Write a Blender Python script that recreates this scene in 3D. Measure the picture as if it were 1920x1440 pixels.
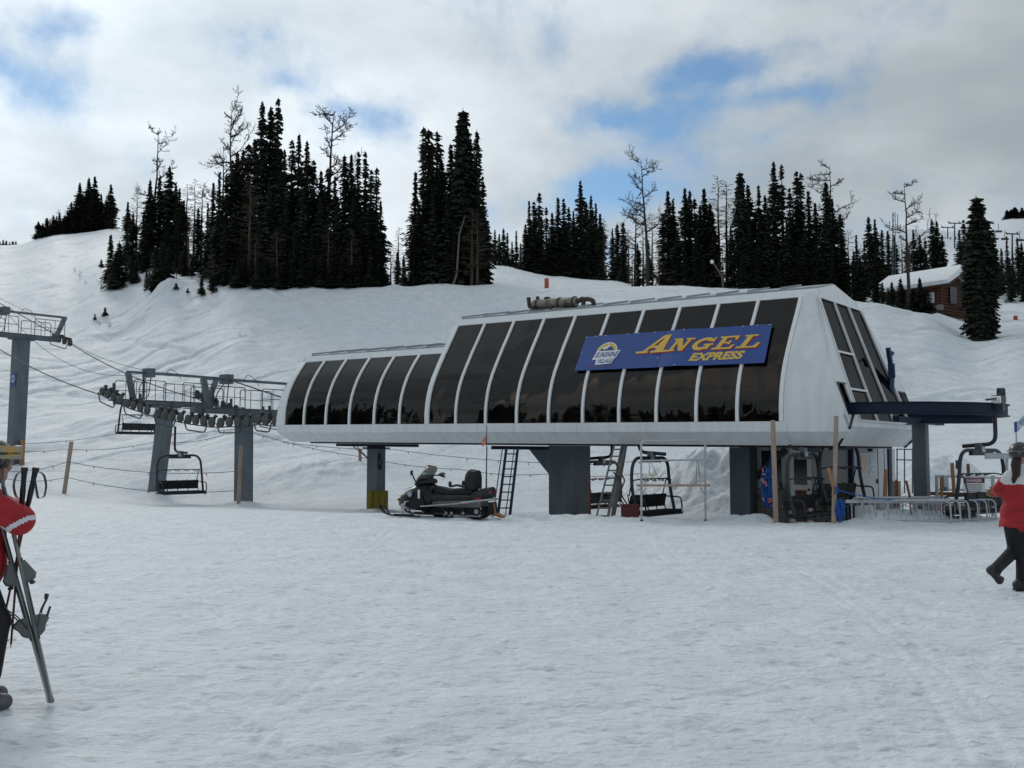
import bpy, bmesh, math, random
import numpy as np
from mathutils import Vector, Matrix
from mathutils.geometry import tessellate_polygon

R = math.radians
scene = bpy.context.scene
col = scene.collection
for o in list(bpy.data.objects): bpy.data.objects.remove(o)

# ---------------------------------------------------------------- camera
EYE, FPX = 1.65, 1900.0                     # eye height (m); focal length in pixels of the 1920 px photograph
PITCH = math.atan(130.0 / FPX)              # horizon 130 px below the picture centre
cam_d = bpy.data.cameras.new('camera'); cam = bpy.data.objects.new('camera', cam_d); col.objects.link(cam)
cam.location = (0, 0, EYE); cam.rotation_euler = (math.pi/2 + PITCH, 0, 0)
cam_d.sensor_width = 36.0; cam_d.lens = 36.0 * FPX / 1920.0
cam_d.clip_start = 0.05; cam_d.clip_end = 6000
scene.camera = cam
scene.view_settings.view_transform = 'Standard'; scene.view_settings.look = 'None'
scene.view_settings.exposure = 0.0; scene.view_settings.gamma = 1.0
scene.view_settings.use_curve_mapping = False

_c, _s = math.cos(PITCH), math.sin(PITCH)
def ray(px, py):
    a, b = (px - 960) / FPX, (720 - py) / FPX
    return (a, _c - b*_s, _s + b*_c)
def at(px, py, Y):                          # the point of a pixel's direction at depth Y
    d = ray(px, py); k = Y / d[1]
    return Vector((d[0]*k, Y, EYE + d[2]*k))
def dirv(px, py): return Vector(ray(px, py)).normalized()

# ---------------------------------------------------------------- sky and sun (thin overcast, sun behind the hill to the left)
SUN_AZ, SUN_EL = -28.0, 33.0
world = bpy.data.worlds.new('World'); scene.world = world; world.use_nodes = True
def build_world():
    nt = world.node_tree; N = nt.nodes; L = nt.links; N.clear()
    def nd(t, **k):
        n = N.new(t)
        for a, b in k.items(): setattr(n, a, b)
        return n
    def math_(op, a, b=None, c=None, clamp=False):
        n = nd('ShaderNodeMath', operation=op); n.use_clamp = clamp
        for i, q in enumerate((a, b, c)):
            if q is None: continue
            if isinstance(q, (int, float)): n.inputs[i].default_value = q
            else: L.new(q, n.inputs[i])
        return n.outputs[0]
    def vmath(op, a, b=None):
        n = nd('ShaderNodeVectorMath', operation=op)
        for i, q in enumerate((a, b)):
            if q is None: continue
            if isinstance(q, (tuple, Vector)): n.inputs[i].default_value = tuple(q)
            else: L.new(q, n.inputs[i])
        return n
    def mixc(f, a, b):
        n = nd('ShaderNodeMix', data_type='RGBA'); L.new(f, n.inputs[0])
        for i, q in ((6, a), (7, b)):
            if isinstance(q, tuple): n.inputs[i].default_value = q
            else: L.new(q, n.inputs[i])
        return n.outputs[2]
    def smooth(x, lo, hi, a=0.0, b=1.0):
        n = nd('ShaderNodeMapRange', interpolation_type='SMOOTHSTEP'); L.new(x, n.inputs[0])
        for i, q in enumerate((lo, hi, a, b)): n.inputs[i+1].default_value = q
        return n.outputs[0]
    sky = nd('ShaderNodeTexSky', sky_type='NISHITA', sun_disc=False)
    sky.sun_elevation = R(SUN_EL); sky.sun_rotation = R(SUN_AZ); sky.altitude = 2200; sky.air_density = 1.0; sky.dust_density = 0.6
    skyc = nd('ShaderNodeMix', data_type='RGBA', blend_type='MULTIPLY'); skyc.inputs[0].default_value = 1
    L.new(sky.outputs[0], skyc.inputs[6]); skyc.inputs[7].default_value = (0.092, 0.108, 0.108, 1)
    tc = nd('ShaderNodeTexCoord'); D = tc.outputs['Generated']
    nrm = vmath('NORMALIZE', D).outputs[0]
    sep = nd('ShaderNodeSeparateXYZ'); L.new(nrm, sep.inputs[0])
    zc = math_('ADD', math_('MAXIMUM', sep.outputs[2], 0.0), 0.22)
    comb = nd('ShaderNodeCombineXYZ')
    L.new(math_('DIVIDE', sep.outputs[0], zc), comb.inputs[0]); L.new(math_('DIVIDE', sep.outputs[1], zc), comb.inputs[1])
    P = comb.outputs[0]
    def noise(vec, scale, det, rough=0.55, dist=0.0, off=(0, 0, 0)):
        a = vmath('ADD', vec, off).outputs[0]
        n = nd('ShaderNodeTexNoise'); L.new(a, n.inputs['Vector'])
        n.inputs['Scale'].default_value = scale; n.inputs['Detail'].default_value = det
        n.inputs['Roughness'].default_value = rough; n.inputs['Distortion'].default_value = dist
        return n.outputs[0]
    big = noise(P, 0.75, 5, 0.5, 0.0, (3.1, 1.7, 0))
    med = noise(P, 2.3, 8, 0.56, 0.0, (0.4, 7.7, 2))
    det = noise(nrm, 9.0, 8, 0.6, 0.15, (5, 2, 1))
    # holes of blue between the clouds (direction, half-widths, strength)
    wv = nd('ShaderNodeTexNoise'); L.new(nrm, wv.inputs['Vector']); wv.inputs['Scale'].default_value = 7; wv.inputs['Detail'].default_value = 6
    wof = vmath('SCALE', vmath('SUBTRACT', wv.outputs['Color'], (0.5, 0.5, 0.5)).outputs[0]); wof.inputs[3].default_value = 0.085
    wn = vmath('ADD', nrm, wof.outputs[0]).outputs[0]
    holes = None
    for (px, py, a, b, s) in ((10, 130, .042, .022, .58), (110, 25, .036, .014, .50), (-60, 20, .05, .03, .32), (1335, 122, .046, .015, .55), (1165, 200, .055, .011, .50),
                              (1480, 180, .050, .011, .50), (1120, 360, .050, .018, .34), (520, 152, .022, .012, .30), (715, 235, .030, .018, .28), (1270, 235, .028, .014, .42), (640, 210, .02, .012, .2), (1600, 210, .04, .01, .25)):
        d0 = dirv(px, py)
        q = vmath('MULTIPLY', vmath('SUBTRACT', wn, d0).outputs[0], (1/a, 1/0.25, 1/b)).outputs[0]
        l2 = vmath('DOT_PRODUCT', q, q).outputs['Value']
        g = math_('MULTIPLY', math_('POWER', 2.718, math_('MULTIPLY', l2, -0.7)), s)
        holes = g if holes is None else math_('ADD', holes, g)
    dens = math_('ADD', math_('MULTIPLY', big, 0.9), math_('MULTIPLY', med, 1.1))
    dens = math_('ADD', dens, math_('MULTIPLY', det, 1.5))
    dens = math_('SUBTRACT', math_('ADD', dens, -1.00), holes)
    cover = smooth(dens, 0.10, 0.74)
    # cloud brightness: thick parts grey, thin parts white, brighter toward the veiled sun
    sd = Vector((math.sin(R(SUN_AZ))*math.cos(R(SUN_EL)), math.cos(R(SUN_AZ))*math.cos(R(SUN_EL)), math.sin(R(SUN_EL))))
    sdot = math_('MAXIMUM', vmath('DOT_PRODUCT', nrm, sd).outputs['Value'], 0.0)
    glow = math_('ADD', math_('MULTIPLY', math_('POWER', sdot, 7.0), 0.88), math_('MULTIPLY', math_('POWER', sdot, 2.0), 0.06))
    thick = smooth(math_('ADD', math_('MULTIPLY', noise(P, 0.95, 6, 0.5, 0.0, (9, 4, 0)), 0.65), math_('MULTIPLY', noise(P, 3.0, 6, 0.55, 0.0, (2, 2, 5)), 0.35)), 0.36, 0.66)
    base = mixc(thick, (0.655, 0.71, 0.75, 1), (0.385, 0.44, 0.475, 1))
    hz = smooth(sep.outputs[2], 0.0, 0.30, 0.10, 0.0)
    gl = math_('ADD', math_('ADD', glow, hz), 0.86)
    cl = vmath('SCALE', base); L.new(gl, cl.inputs[3])
    out = mixc(cover, skyc.outputs[2], cl.outputs[0])
    bg = nd('ShaderNodeBackground'); L.new(out, bg.inputs[0]); bg.inputs[1].default_value = 1.0
    wo = nd('ShaderNodeOutputWorld'); L.new(bg.outputs[0], wo.inputs[0])
build_world()
sun_d = bpy.data.lights.new('sun', 'SUN'); sun = bpy.data.objects.new('sun', sun_d); col.objects.link(sun)
sun_d.energy = 0.8; sun_d.angle = R(14); sun_d.color = (1.0, 0.955, 0.89)
sun.rotation_euler = (R(90 - SUN_EL), 0, R(180 - SUN_AZ)); sun.location = (-40, 60, 80)

# ---------------------------------------------------------------- helpers
def tag(o, label=None, cat=None, group=None, kind=None):
    if label: o['label'] = label
    if cat: o['category'] = cat
    if group: o['group'] = group
    if kind: o['kind'] = kind
    return o
def empty(name, loc=(0, 0, 0), rz=0.0):
    o = bpy.data.objects.new(name, None); col.objects.link(o)
    o.location = loc; o.rotation_euler = (0, 0, rz); o.empty_display_size = 0.2
    return o
def thing(name, label, cat, loc=(0, 0, 0), rz=0.0, group=None):
    return tag(empty(name, loc, rz), label, cat, group)
def link(name, me, parent=None, world=True):
    o = bpy.data.objects.new(name, me); col.objects.link(o)
    if parent:
        o.parent = parent
        if world and parent.type == 'EMPTY':
            o.matrix_parent_inverse = Matrix.Translation(parent.location).inverted()
    return o
def copy_tree(o, parent=None):
    c = o.copy(); col.objects.link(c); c.parent = parent
    for ch in KIDS.get(o.name, []): copy_tree(ch, c)
    return c
KIDS = {}
def V(*a): return Vector(a if len(a) > 1 else a[0])

class MB:
    def __init__(s): s.v = []; s.f = []; s.mi = []; s.cm = 0
    def _add(s, vs, fs):
        b = len(s.v); s.v += [tuple(p) for p in vs]; s.f += [tuple(b+i for i in f) for f in fs]; s.mi += [s.cm]*len(fs)
        return s
    def hexa(s, p):      # 8 corners: bottom 0-3 ccw, top 4-7
        return s._add(p, [(3, 2, 1, 0), (4, 5, 6, 7), (0, 1, 5, 4), (1, 2, 6, 5), (2, 3, 7, 6), (3, 0, 4, 7)])
    def box(s, c, size, rz=0.0, M=None):
        hx, hy, hz = size[0]/2, size[1]/2, size[2]/2
        m = M or Matrix.Rotation(rz, 3, 'Z'); c = Vector(c)
        p = [c + m @ Vector(q) for q in ((-hx, -hy, -hz), (hx, -hy, -hz), (hx, hy, -hz), (-hx, hy, -hz), (-hx, -hy, hz), (hx, -hy, hz), (hx, hy, hz), (-hx, hy, hz))]
        return s.hexa(p)
    def beam(s, p, q, w, h, up=(0, 0, 1)):
        p, q = Vector(p), Vector(q); d = (q-p).normalized(); up = Vector(up)
        if abs(d.dot(up)) > .98: up = Vector((0, 1, 0)) if abs(d.y) < .9 else Vector((1, 0, 0))
        x = d.cross(up).normalized(); y = x.cross(d).normalized()
        a, b = x*(w/2), y*(h/2)
        return s.hexa([p-a-b, p+a-b, q+a-b, q-a-b, p-a+b, p+a+b, q+a+b, q-a+b])
    def tube(s, pts, r, n=8, cap=True, flat=1.0):
        pts = [Vector(p) for p in pts]; k = len(pts)
        rs = r if isinstance(r, (list, tuple)) else [r]*k
        t0 = (pts[1]-pts[0]).normalized()
        up = Vector((0, 0, 1)) if abs(t0.z) < .9 else Vector((1, 0, 0))
        x = t0.cross(up).normalized(); vs = []; fs = []
        for i in range(k):
            if i == 0: t = t0
            elif i == k-1: t = (pts[i]-pts[i-1]).normalized()
            else:
                t = ((pts[i]-pts[i-1]).normalized() + (pts[i+1]-pts[i]).normalized())
                t = t.normalized() if t.length > 1e-6 else (pts[i+1]-pts[i]).normalized()
            x = (x - t*x.dot(t)); x = x.normalized() if x.length > 1e-6 else t.orthogonal().normalized()
            y = t.cross(x)
            for j in range(n):
                a = 2*math.pi*j/n
                vs.append(pts[i] + x*(math.cos(a)*rs[i]) + y*(math.sin(a)*rs[i]*flat))
        for i in range(k-1):
            for j in range(n):
                j2 = (j+1) % n; fs.append((i*n+j, i*n+j2, (i+1)*n+j2, (i+1)*n+j))
        if cap: fs.append(tuple(range(n-1, -1, -1))); fs.append(tuple((k-1)*n+j for j in range(n)))
        return s._add(vs, fs)
    def cyl(s, p, q, r, n=16): return s.tube([p, q], r, n)
    def quad(s, *p): return s._add(p, [tuple(range(len(p)))])
    def prism(s, poly, f0, f1):          # poly: list of 2-D points; f0/f1 map a 2-D point to the two end faces
        n = len(poly); a = [f0(*q) for q in poly]; b = [f1(*q) for q in poly]
        tri = tessellate_polygon([[Vector((q[0], q[1], 0)) for q in poly]])
        fs = [tuple(t) for t in tri] + [tuple(n+i for i in reversed(t)) for t in tri]
        fs += [(i, (i+1) % n, n+(i+1) % n, n+i) for i in range(n)]
        return s._add(a+b, fs)
    def slab(s, grid, nrm, th):          # sheet of points grid[i][j], thickened by th along nrm
        I, J = len(grid), len(grid[0]); nrm = Vector(nrm)*th
        a = [Vector(p) for r_ in grid for p in r_]; b = [p + nrm for p in a]; k = len(a); fs = []
        for i in range(I-1):
            for j in range(J-1):
                q = (i*J+j, i*J+j+1, (i+1)*J+j+1, (i+1)*J+j)
                fs.append(q[::-1]); fs.append(tuple(k+x for x in q))
        rim = [i*J for i in range(I)] + [(I-1)*J+j for j in range(1, J)] + [i*J+J-1 for i in range(I-2, -1, -1)] + [j for j in range(J-2, 0, -1)]
        for i in range(len(rim)):
            x, y = rim[i], rim[(i+1) % len(rim)]; fs.append((x, y, k+y, k+x))
        return s._add(a+b, fs)
    def loft(s, secs, cap=True):
        n = len(secs[0]); vs = [p for c in secs for p in c]; fs = []
        for i in range(len(secs)-1):
            for j in range(n):
                j2 = (j+1) % n; fs.append((i*n+j, i*n+j2, (i+1)*n+j2, (i+1)*n+j))
        if cap: fs.append(tuple(range(n-1, -1, -1))); fs.append(tuple((len(secs)-1)*n+j for j in range(n)))
        return s._add(vs, fs)
    def ball(s, c, r, n=10, m=7):
        c = Vector(c); r = Vector(r) if isinstance(r, (tuple, list, Vector)) else Vector((r, r, r))
        vs = [c+Vector((0, 0, -r.z))]; fs = []
        for i in range(1, m):
            t = math.pi*i/m
            for j in range(n):
                a = 2*math.pi*j/n; vs.append(c + Vector((r.x*math.sin(t)*math.cos(a), r.y*math.sin(t)*math.sin(a), -r.z*math.cos(t))))
        vs.append(c+Vector((0, 0, r.z))); T = len(vs)-1
        for j in range(n):
            j2 = (j+1) % n; fs.append((0, 1+j2, 1+j)); fs.append((T, T-n+j, T-n+j2))
            for i in range(m-2): fs.append((1+i*n+j, 1+i*n+j2, 1+(i+1)*n+j2, 1+(i+1)*n+j))
        return s._add(vs, fs)
    def mesh(s, name, mat, smooth=False):
        me = bpy.data.meshes.new(name); me.from_pydata(s.v, [], s.f)
        for m in (mat if isinstance(mat, (list, tuple)) else [mat]): me.materials.append(m)
        if any(s.mi): me.polygons.foreach_set('material_index', s.mi)
        bm = bmesh.new(); bm.from_mesh(me); bmesh.ops.recalc_face_normals(bm, faces=bm.faces); bm.to_mesh(me); bm.free()
        if smooth:
            me.polygons.foreach_set('use_smooth', [True]*len(me.polygons))
            try: me.set_sharp_from_angle(angle=R(smooth if smooth is not True else 40))
            except Exception: pass
        me.update(); return me
    def build(s, name, mat, parent=None, smooth=False, world=True, bevel=0.0):
        o = link(name, s.mesh(name, mat, smooth), parent, world)
        if bevel:
            b = o.modifiers.new('bevel', 'BEVEL'); b.width = bevel; b.segments = 2; b.limit_method = 'ANGLE'
        if parent: KIDS.setdefault(parent.name, []).append(o)
        return o

def arc(p0, p1, p2, n=6):      # quadratic bend
    p0, p1, p2 = Vector(p0), Vector(p1), Vector(p2)
    return [p0*(1-t)**2 + p1*2*t*(1-t) + p2*t*t for t in [i/n for i in range(n+1)]]
def rounded(pts, rad=0.1, n=5):
    pts = [Vector(p) for p in pts]; out = [pts[0]]
    for i in range(1, len(pts)-1):
        a, b, c = pts[i-1], pts[i], pts[i+1]
        ra = min(rad, (a-b).length*.49, (c-b).length*.49)
        out += arc(b+(a-b).normalized()*ra, b, b+(c-b).normalized()*ra, n)
    return out + [pts[-1]]
def sag(p, q, s, n=16):
    p, q = Vector(p), Vector(q)
    return [p.lerp(q, i/n) - Vector((0, 0, s*4*(i/n)*(1-i/n))) for i in range(n+1)]

# ---------------------------------------------------------------- materials
def mat(name, c, rough=.6, metal=0.0, var=0.12, scale=4.0, bump=0.0, bscale=40.0, spec=.5, c2=None, thr=None, stretch=(1, 1, 1), coat=0.0):
    m = bpy.data.materials.new(name); m.use_nodes = True; nt = m.node_tree; N = nt.nodes; L = nt.links
    b = N['Principled BSDF']; b.inputs['Roughness'].default_value = rough; b.inputs['Metallic'].default_value = metal
    b.inputs['Specular IOR Level'].default_value = spec
    if coat: b.inputs['Coat Weight'].default_value = coat
    tc = N.new('ShaderNodeTexCoord'); mp = N.new('ShaderNodeMapping'); mp.inputs['Scale'].default_value = stretch
    L.new(tc.outputs['Object'], mp.inputs[0])
    n = N.new('ShaderNodeTexNoise'); n.inputs['Scale'].default_value = scale; n.inputs['Detail'].default_value = 6; L.new(mp.outputs[0], n.inputs['Vector'])
    r = N.new('ShaderNodeValToRGB'); L.new(n.outputs[0], r.inputs[0])
    lo, hi = (thr if thr else (.3, .7)); r.color_ramp.elements[0].position = lo; r.color_ramp.elements[1].position = hi
    c2 = c2 or tuple(min(1, x*(1+var)) for x in c); c1 = tuple(x*(1-var) for x in c) if thr is None else c
    r.color_ramp.elements[0].color = (*c1, 1); r.color_ramp.elements[1].color = (*c2, 1)
    L.new(r.outputs[0], b.inputs['Base Color'])
    if bump:
        n2 = N.new('ShaderNodeTexNoise'); n2.inputs['Scale'].default_value = bscale; n2.inputs['Detail'].default_value = 5; L.new(mp.outputs[0], n2.inputs['Vector'])
        bp = N.new('ShaderNodeBump'); bp.inputs['Strength'].default_value = min(1, bump); bp.inputs['Distance'].default_value = 0.02
        L.new(n2.outputs[0], bp.inputs['Height']); L.new(bp.outputs[0], b.inputs['Normal'])
    return m
M = {}
M['white'] = mat('white_panel', (.70, .72, .735), .45, var=.075, scale=1.6, stretch=(2.5, 2.5, .22), bump=.10, bscale=3)
M['white_trim'] = mat('white_trim', (.78, .80, .81), .4, var=.05)
M['roof'] = mat('roof_metal', (.30, .34, .36), .45, .3, var=.14, scale=2)
M['steel'] = mat('galvanised_steel', (.115, .14, .16), .55, .25, var=.22, scale=2.2, bump=.1, bscale=15, stretch=(1, 1, .4))
M['steel_dark'] = mat('dark_steel', (.045, .052, .06), .55, .3, var=.25, scale=6)
M['sheave'] = mat('sheave_rubber', (.075, .08, .08), .7, var=.25, scale=8)
M['navy'] = mat('navy_paint', (.007, .013, .036), .6, var=.2, scale=5, spec=.3)
M['blue'] = mat('blue_paint', (.008, .04, .11), .45, var=.2, scale=4)
M['black'] = mat('black_plastic', (.012, .012, .013), .38, var=.3, scale=5)
M['rubber'] = mat('black_rubber', (.014, .014, .015), .8, var=.3, scale=12, bump=.2)
M['chair'] = mat('chair_tube', (.028, .032, .036), .5, .2, var=.2)
M['pad'] = mat('seat_pad', (.010, .010, .012), .7, var=.25, scale=8, bump=.15)
M['alu'] = mat('aluminium', (.42, .44, .46), .42, .55, var=.12, scale=6)
M['alu_dark'] = mat('weathered_ladder', (.15, .14, .13), .6, .3, var=.2, scale=6)
M['pipe'] = mat('white_pipe', (.40, .42, .44), .5, .1, var=.14, scale=7)
M['wood'] = mat('weathered_wood', (.34, .265, .22), .85, var=.22, scale=3, stretch=(6, 6, .6), bump=.3, bscale=12)
M['wood_brown'] = mat('brown_board', (.16, .055, .025), .7, var=.3, scale=3, stretch=(5, 5, .8))
M['wood_tan'] = mat('tan_board', (.33, .17, .075), .7, var=.25, scale=3, stretch=(5, 5, .8))
M['red'] = mat('red_paint', (.10, .012, .014), .6, var=.2)
M['orange'] = mat('orange_plastic', (.68, .20, .11), .6, var=.15)
M['olive'] = mat('olive_pad', (.20, .165, .022), .8, var=.2, scale=6, bump=.3, bscale=9)
M['rope'] = mat('steel_rope', (.05, .052, .055), .6, .3)
M['rope_blue'] = mat('blue_rope', (.012, .10, .36), .8, var=.25, scale=30)
M['rope_teal'] = mat('fence_rope', (.06, .11, .16), .8, var=.25, scale=30)
M['sign_blue'] = mat('sign_blue', (.018, .066, .27), .45, var=.07, scale=2)
M['yellow'] = mat('sign_yellow', (.68, .46, .075), .5, var=.05)
M['letter_red'] = mat('letter_red', (.30, .012, .02), .5, var=.05)
M['sign_white'] = mat('sign_white', (.75, .76, .77), .5, var=.04)
M['beam_yellow'] = mat('beam_yellow', (.50, .38, .03), .5, var=.1)
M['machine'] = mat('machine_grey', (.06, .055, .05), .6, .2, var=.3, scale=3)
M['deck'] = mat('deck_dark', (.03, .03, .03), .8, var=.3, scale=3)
M['muffler'] = mat('muffler_metal', (.26, .24, .20), .5, .5, c2=(.10, .075, .055), thr=(.45, .75), scale=4)
M['pipe_rust'] = mat('rusty_pipe', (.07, .055, .045), .7, .3, var=.35, scale=9)
M['hut'] = mat('hut_wall', (.50, .52, .54), .7, var=.07, scale=1.2, stretch=(1, 1, .3))
M['stone'] = mat('stone', (.20, .185, .165), .9, var=.35, scale=7, bump=.6, bscale=20)
M['mortar'] = mat('mortar', (.13, .125, .12), .95, var=.2, scale=12)
M['dark_glass'] = mat('dark_window', (.012, .013, .015), .08, spec=.6, var=.1)
M['poster_a'] = mat('poster_blue', (.20, .38, .55), .6, c2=(.6, .68, .72), thr=(.42, .6), scale=14)
M['poster_b'] = mat('poster_map', (.45, .32, .25), .6, c2=(.62, .58, .55), thr=(.42, .62), scale=12)
M['log'] = mat('cabin_log', (.080, .028, .014), .75, var=.3, scale=2.0, stretch=(.5, .5, 5))
M['log_dark'] = mat('cabin_log_dark', (.05, .02, .011), .8, var=.3)
M['bark'] = mat('bark', (.036, .030, .026), .95, var=.35, scale=6, bump=.4, bscale=14, stretch=(3, 3, .8))
M['bark_pale'] = mat('bark_pale', (.13, .115, .10), .95, var=.3, scale=6, bump=.4, bscale=14)
M['twig'] = mat('larch_twig', (.075, .055, .042), .9, var=.25, scale=3)
M['stripe'] = mat('reflective_stripe', (.62, .63, .65), .5, var=.05)
M['jacket'] = mat('red_jacket', (.34, .012, .018), .75, var=.22, scale=7, bump=1.0, bscale=9, stretch=(1, 1, 1.7))
M['jacket_white'] = mat('white_jacket', (.60, .60, .60), .75, var=.06, scale=7, bump=.9, bscale=9)
M['pants'] = mat('dark_trousers', (.012, .011, .015), .85, var=.3, scale=8, bump=1.0, bscale=9, stretch=(1, 1, 1.6))
M['skin'] = mat('skin', (.42, .22, .15), .55, var=.1, scale=9)
M['lips'] = mat('lips', (.30, .09, .08), .5)
M['hair'] = mat('dark_hair', (.018, .010, .010), .5, var=.4, scale=20, stretch=(8, 8, 1), bump=.6, bscale=30)
M['boot'] = mat('boot', (.02, .02, .022), .5, var=.2)
M['boot_grey'] = mat('boot_grey', (.10, .10, .11), .5, var=.2)
M['glove'] = mat('tan_glove', (.20, .12, .055), .75, var=.2)
M['glove_black'] = mat('black_glove', (.015, .015, .016), .75, var=.2)
M['helmet'] = mat('helmet', (.02, .02, .022), .3, c2=(.16, .13, .10), thr=(.52, .6), scale=14)
M['helmet_plain'] = mat('helmet_plain', (.03, .028, .03), .3, c2=(.2, .19, .18), thr=(.6, .68), scale=18)
M['goggle_strap'] = mat('goggle_strap', (.50, .20, .02), .6, c2=(.06, .05, .03), thr=(.45, .55), scale=22)
M['goggle_lens'] = mat('goggle_lens', (.03, .22, .26), .1, c2=(.5, .28, .05), thr=(.4, .65), scale=9, spec=.8)
M['ski_dark'] = mat('ski_top', (.03, .032, .036), .35, c2=(.22, .23, .23), thr=(.50, .58), scale=9, stretch=(1, 1, .25))
M['ski_grey'] = mat('ski_side', (.07, .08, .078), .35, .3, c2=(.22, .24, .23), thr=(.4, .6), scale=6, stretch=(1, 1, .2))
M['binding'] = mat('binding_grey', (.10, .105, .11), .4, .2, var=.2)
M['lamp_amber'] = mat('amber_lens', (.55, .22, .01), .2)
M['lamp_clear'] = mat('clear_lens', (.75, .75, .72), .12)
M['lamp_red'] = mat('red_lens', (.45, .012, .012), .2)
M['black_gloss'] = mat('black_gloss', (.008, .0085, .009), .28, var=.2, spec=.35)
M['tunnel'] = mat('tunnel_metal', (.20, .19, .175), .5, .4, var=.25, scale=5)

def glass_mat(name, tint, refl=.9, rough=.03, dirt=.0):
    m = bpy.data.materials.new(name); m.use_nodes = True; nt = m.node_tree; N = nt.nodes; L = nt.links; N.clear()
    tr = N.new('ShaderNodeBsdfTransparent'); tr.inputs[0].default_value = (*tint, 1)
    gl = N.new('ShaderNodeBsdfGlossy'); gl.inputs['Roughness'].default_value = rough; gl.inputs[0].default_value = (refl, refl, refl, 1)
    fr = N.new('ShaderNodeFresnel'); fr.inputs[0].default_value = 1.58
    tc = N.new('ShaderNodeTexCoord'); n = N.new('ShaderNodeTexNoise'); n.inputs['Scale'].default_value = .7; n.inputs['Detail'].default_value = 2; L.new(tc.outputs['Object'], n.inputs[0])
    bp = N.new('ShaderNodeBump'); bp.inputs['Strength'].default_value = .5; bp.inputs['Distance'].default_value = .06; L.new(n.outputs[0], bp.inputs['Height'])
    L.new(bp.outputs[0], gl.inputs['Normal']); L.new(bp.outputs[0], fr.inputs['Normal'])
    mx = N.new('ShaderNodeMixShader'); L.new(fr.outputs[0], mx.inputs[0]); L.new(tr.outputs[0], mx.inputs[1]); L.new(gl.outputs[0], mx.inputs[2])
    o = N.new('ShaderNodeOutputMaterial')
    if dirt:
        df = N.new('ShaderNodeBsdfDiffuse'); df.inputs[0].default_value = (.5, .49, .47, 1)
        n3 = N.new('ShaderNodeTexNoise'); n3.inputs['Scale'].default_value = 2.5; n3.inputs['Detail'].default_value = 8; L.new(tc.outputs['Object'], n3.inputs[0])
        mr = N.new('ShaderNodeMapRange'); mr.inputs[1].default_value = .35; mr.inputs[2].default_value = .8; mr.inputs[3].default_value = dirt*.4; mr.inputs[4].default_value = dirt*1.8; L.new(n3.outputs[0], mr.inputs[0])
        m2 = N.new('ShaderNodeMixShader'); L.new(mr.outputs[0], m2.inputs[0]); L.new(mx.outputs[0], m2.inputs[1]); L.new(df.outputs[0], m2.inputs[2]); L.new(m2.outputs[0], o.inputs[0])
    else: L.new(mx.outputs[0], o.inputs[0])
    return m
M['tint'] = glass_mat('bronze_tinted_glass', (.40, .33, .25), .62, .02, .008)
M['tint_end'] = glass_mat('grey_tinted_glass', (.34, .31, .28), .30, .03, .004)
M['screen'] = glass_mat('windshield', (.80, .82, .84), .9, .08, .85)

def needle_mat(name, c, c2):
    m = mat(name, c, .85, c2=c2, thr=(.35, .65), scale=1.3, spec=.2)
    return m
M['needle'] = needle_mat('fir_needles', (.018, .026, .018), (.038, .048, .031))
M['needle_brown'] = needle_mat('fir_needles_brownish', (.035, .032, .022), (.06, .055, .04))
# ---------------------------------------------------------------- terrain
_perm = np.random.RandomState(7).permutation(4096)
def vnoise(x, y, seed=0):
    xi = np.floor(x).astype(np.int64); yi = np.floor(y).astype(np.int64); fx = x-xi; fy = y-yi
    fx = fx*fx*fx*(fx*(fx*6-15)+10); fy = fy*fy*fy*(fy*(fy*6-15)+10)
    def h(a, b): return _perm[(_perm[(a + seed*131) & 4095] + b) & 4095] / 4095.0
    return (h(xi, yi)*(1-fx) + h(xi+1, yi)*fx)*(1-fy) + (h(xi, yi+1)*(1-fx) + h(xi+1, yi+1)*fx)*fy - 0.5
def fbm(x, y, oct=4, seed=0, gain=.5):
    s = 0; a = 1.0
    for i in range(oct): s = s + a*vnoise(x*2**i, y*2**i, seed+i); a *= gain
    return s
def sstep(a, b, x):
    t = np.clip((x-a)/(b-a), 0, 1); return t*t*(3-2*t)

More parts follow.
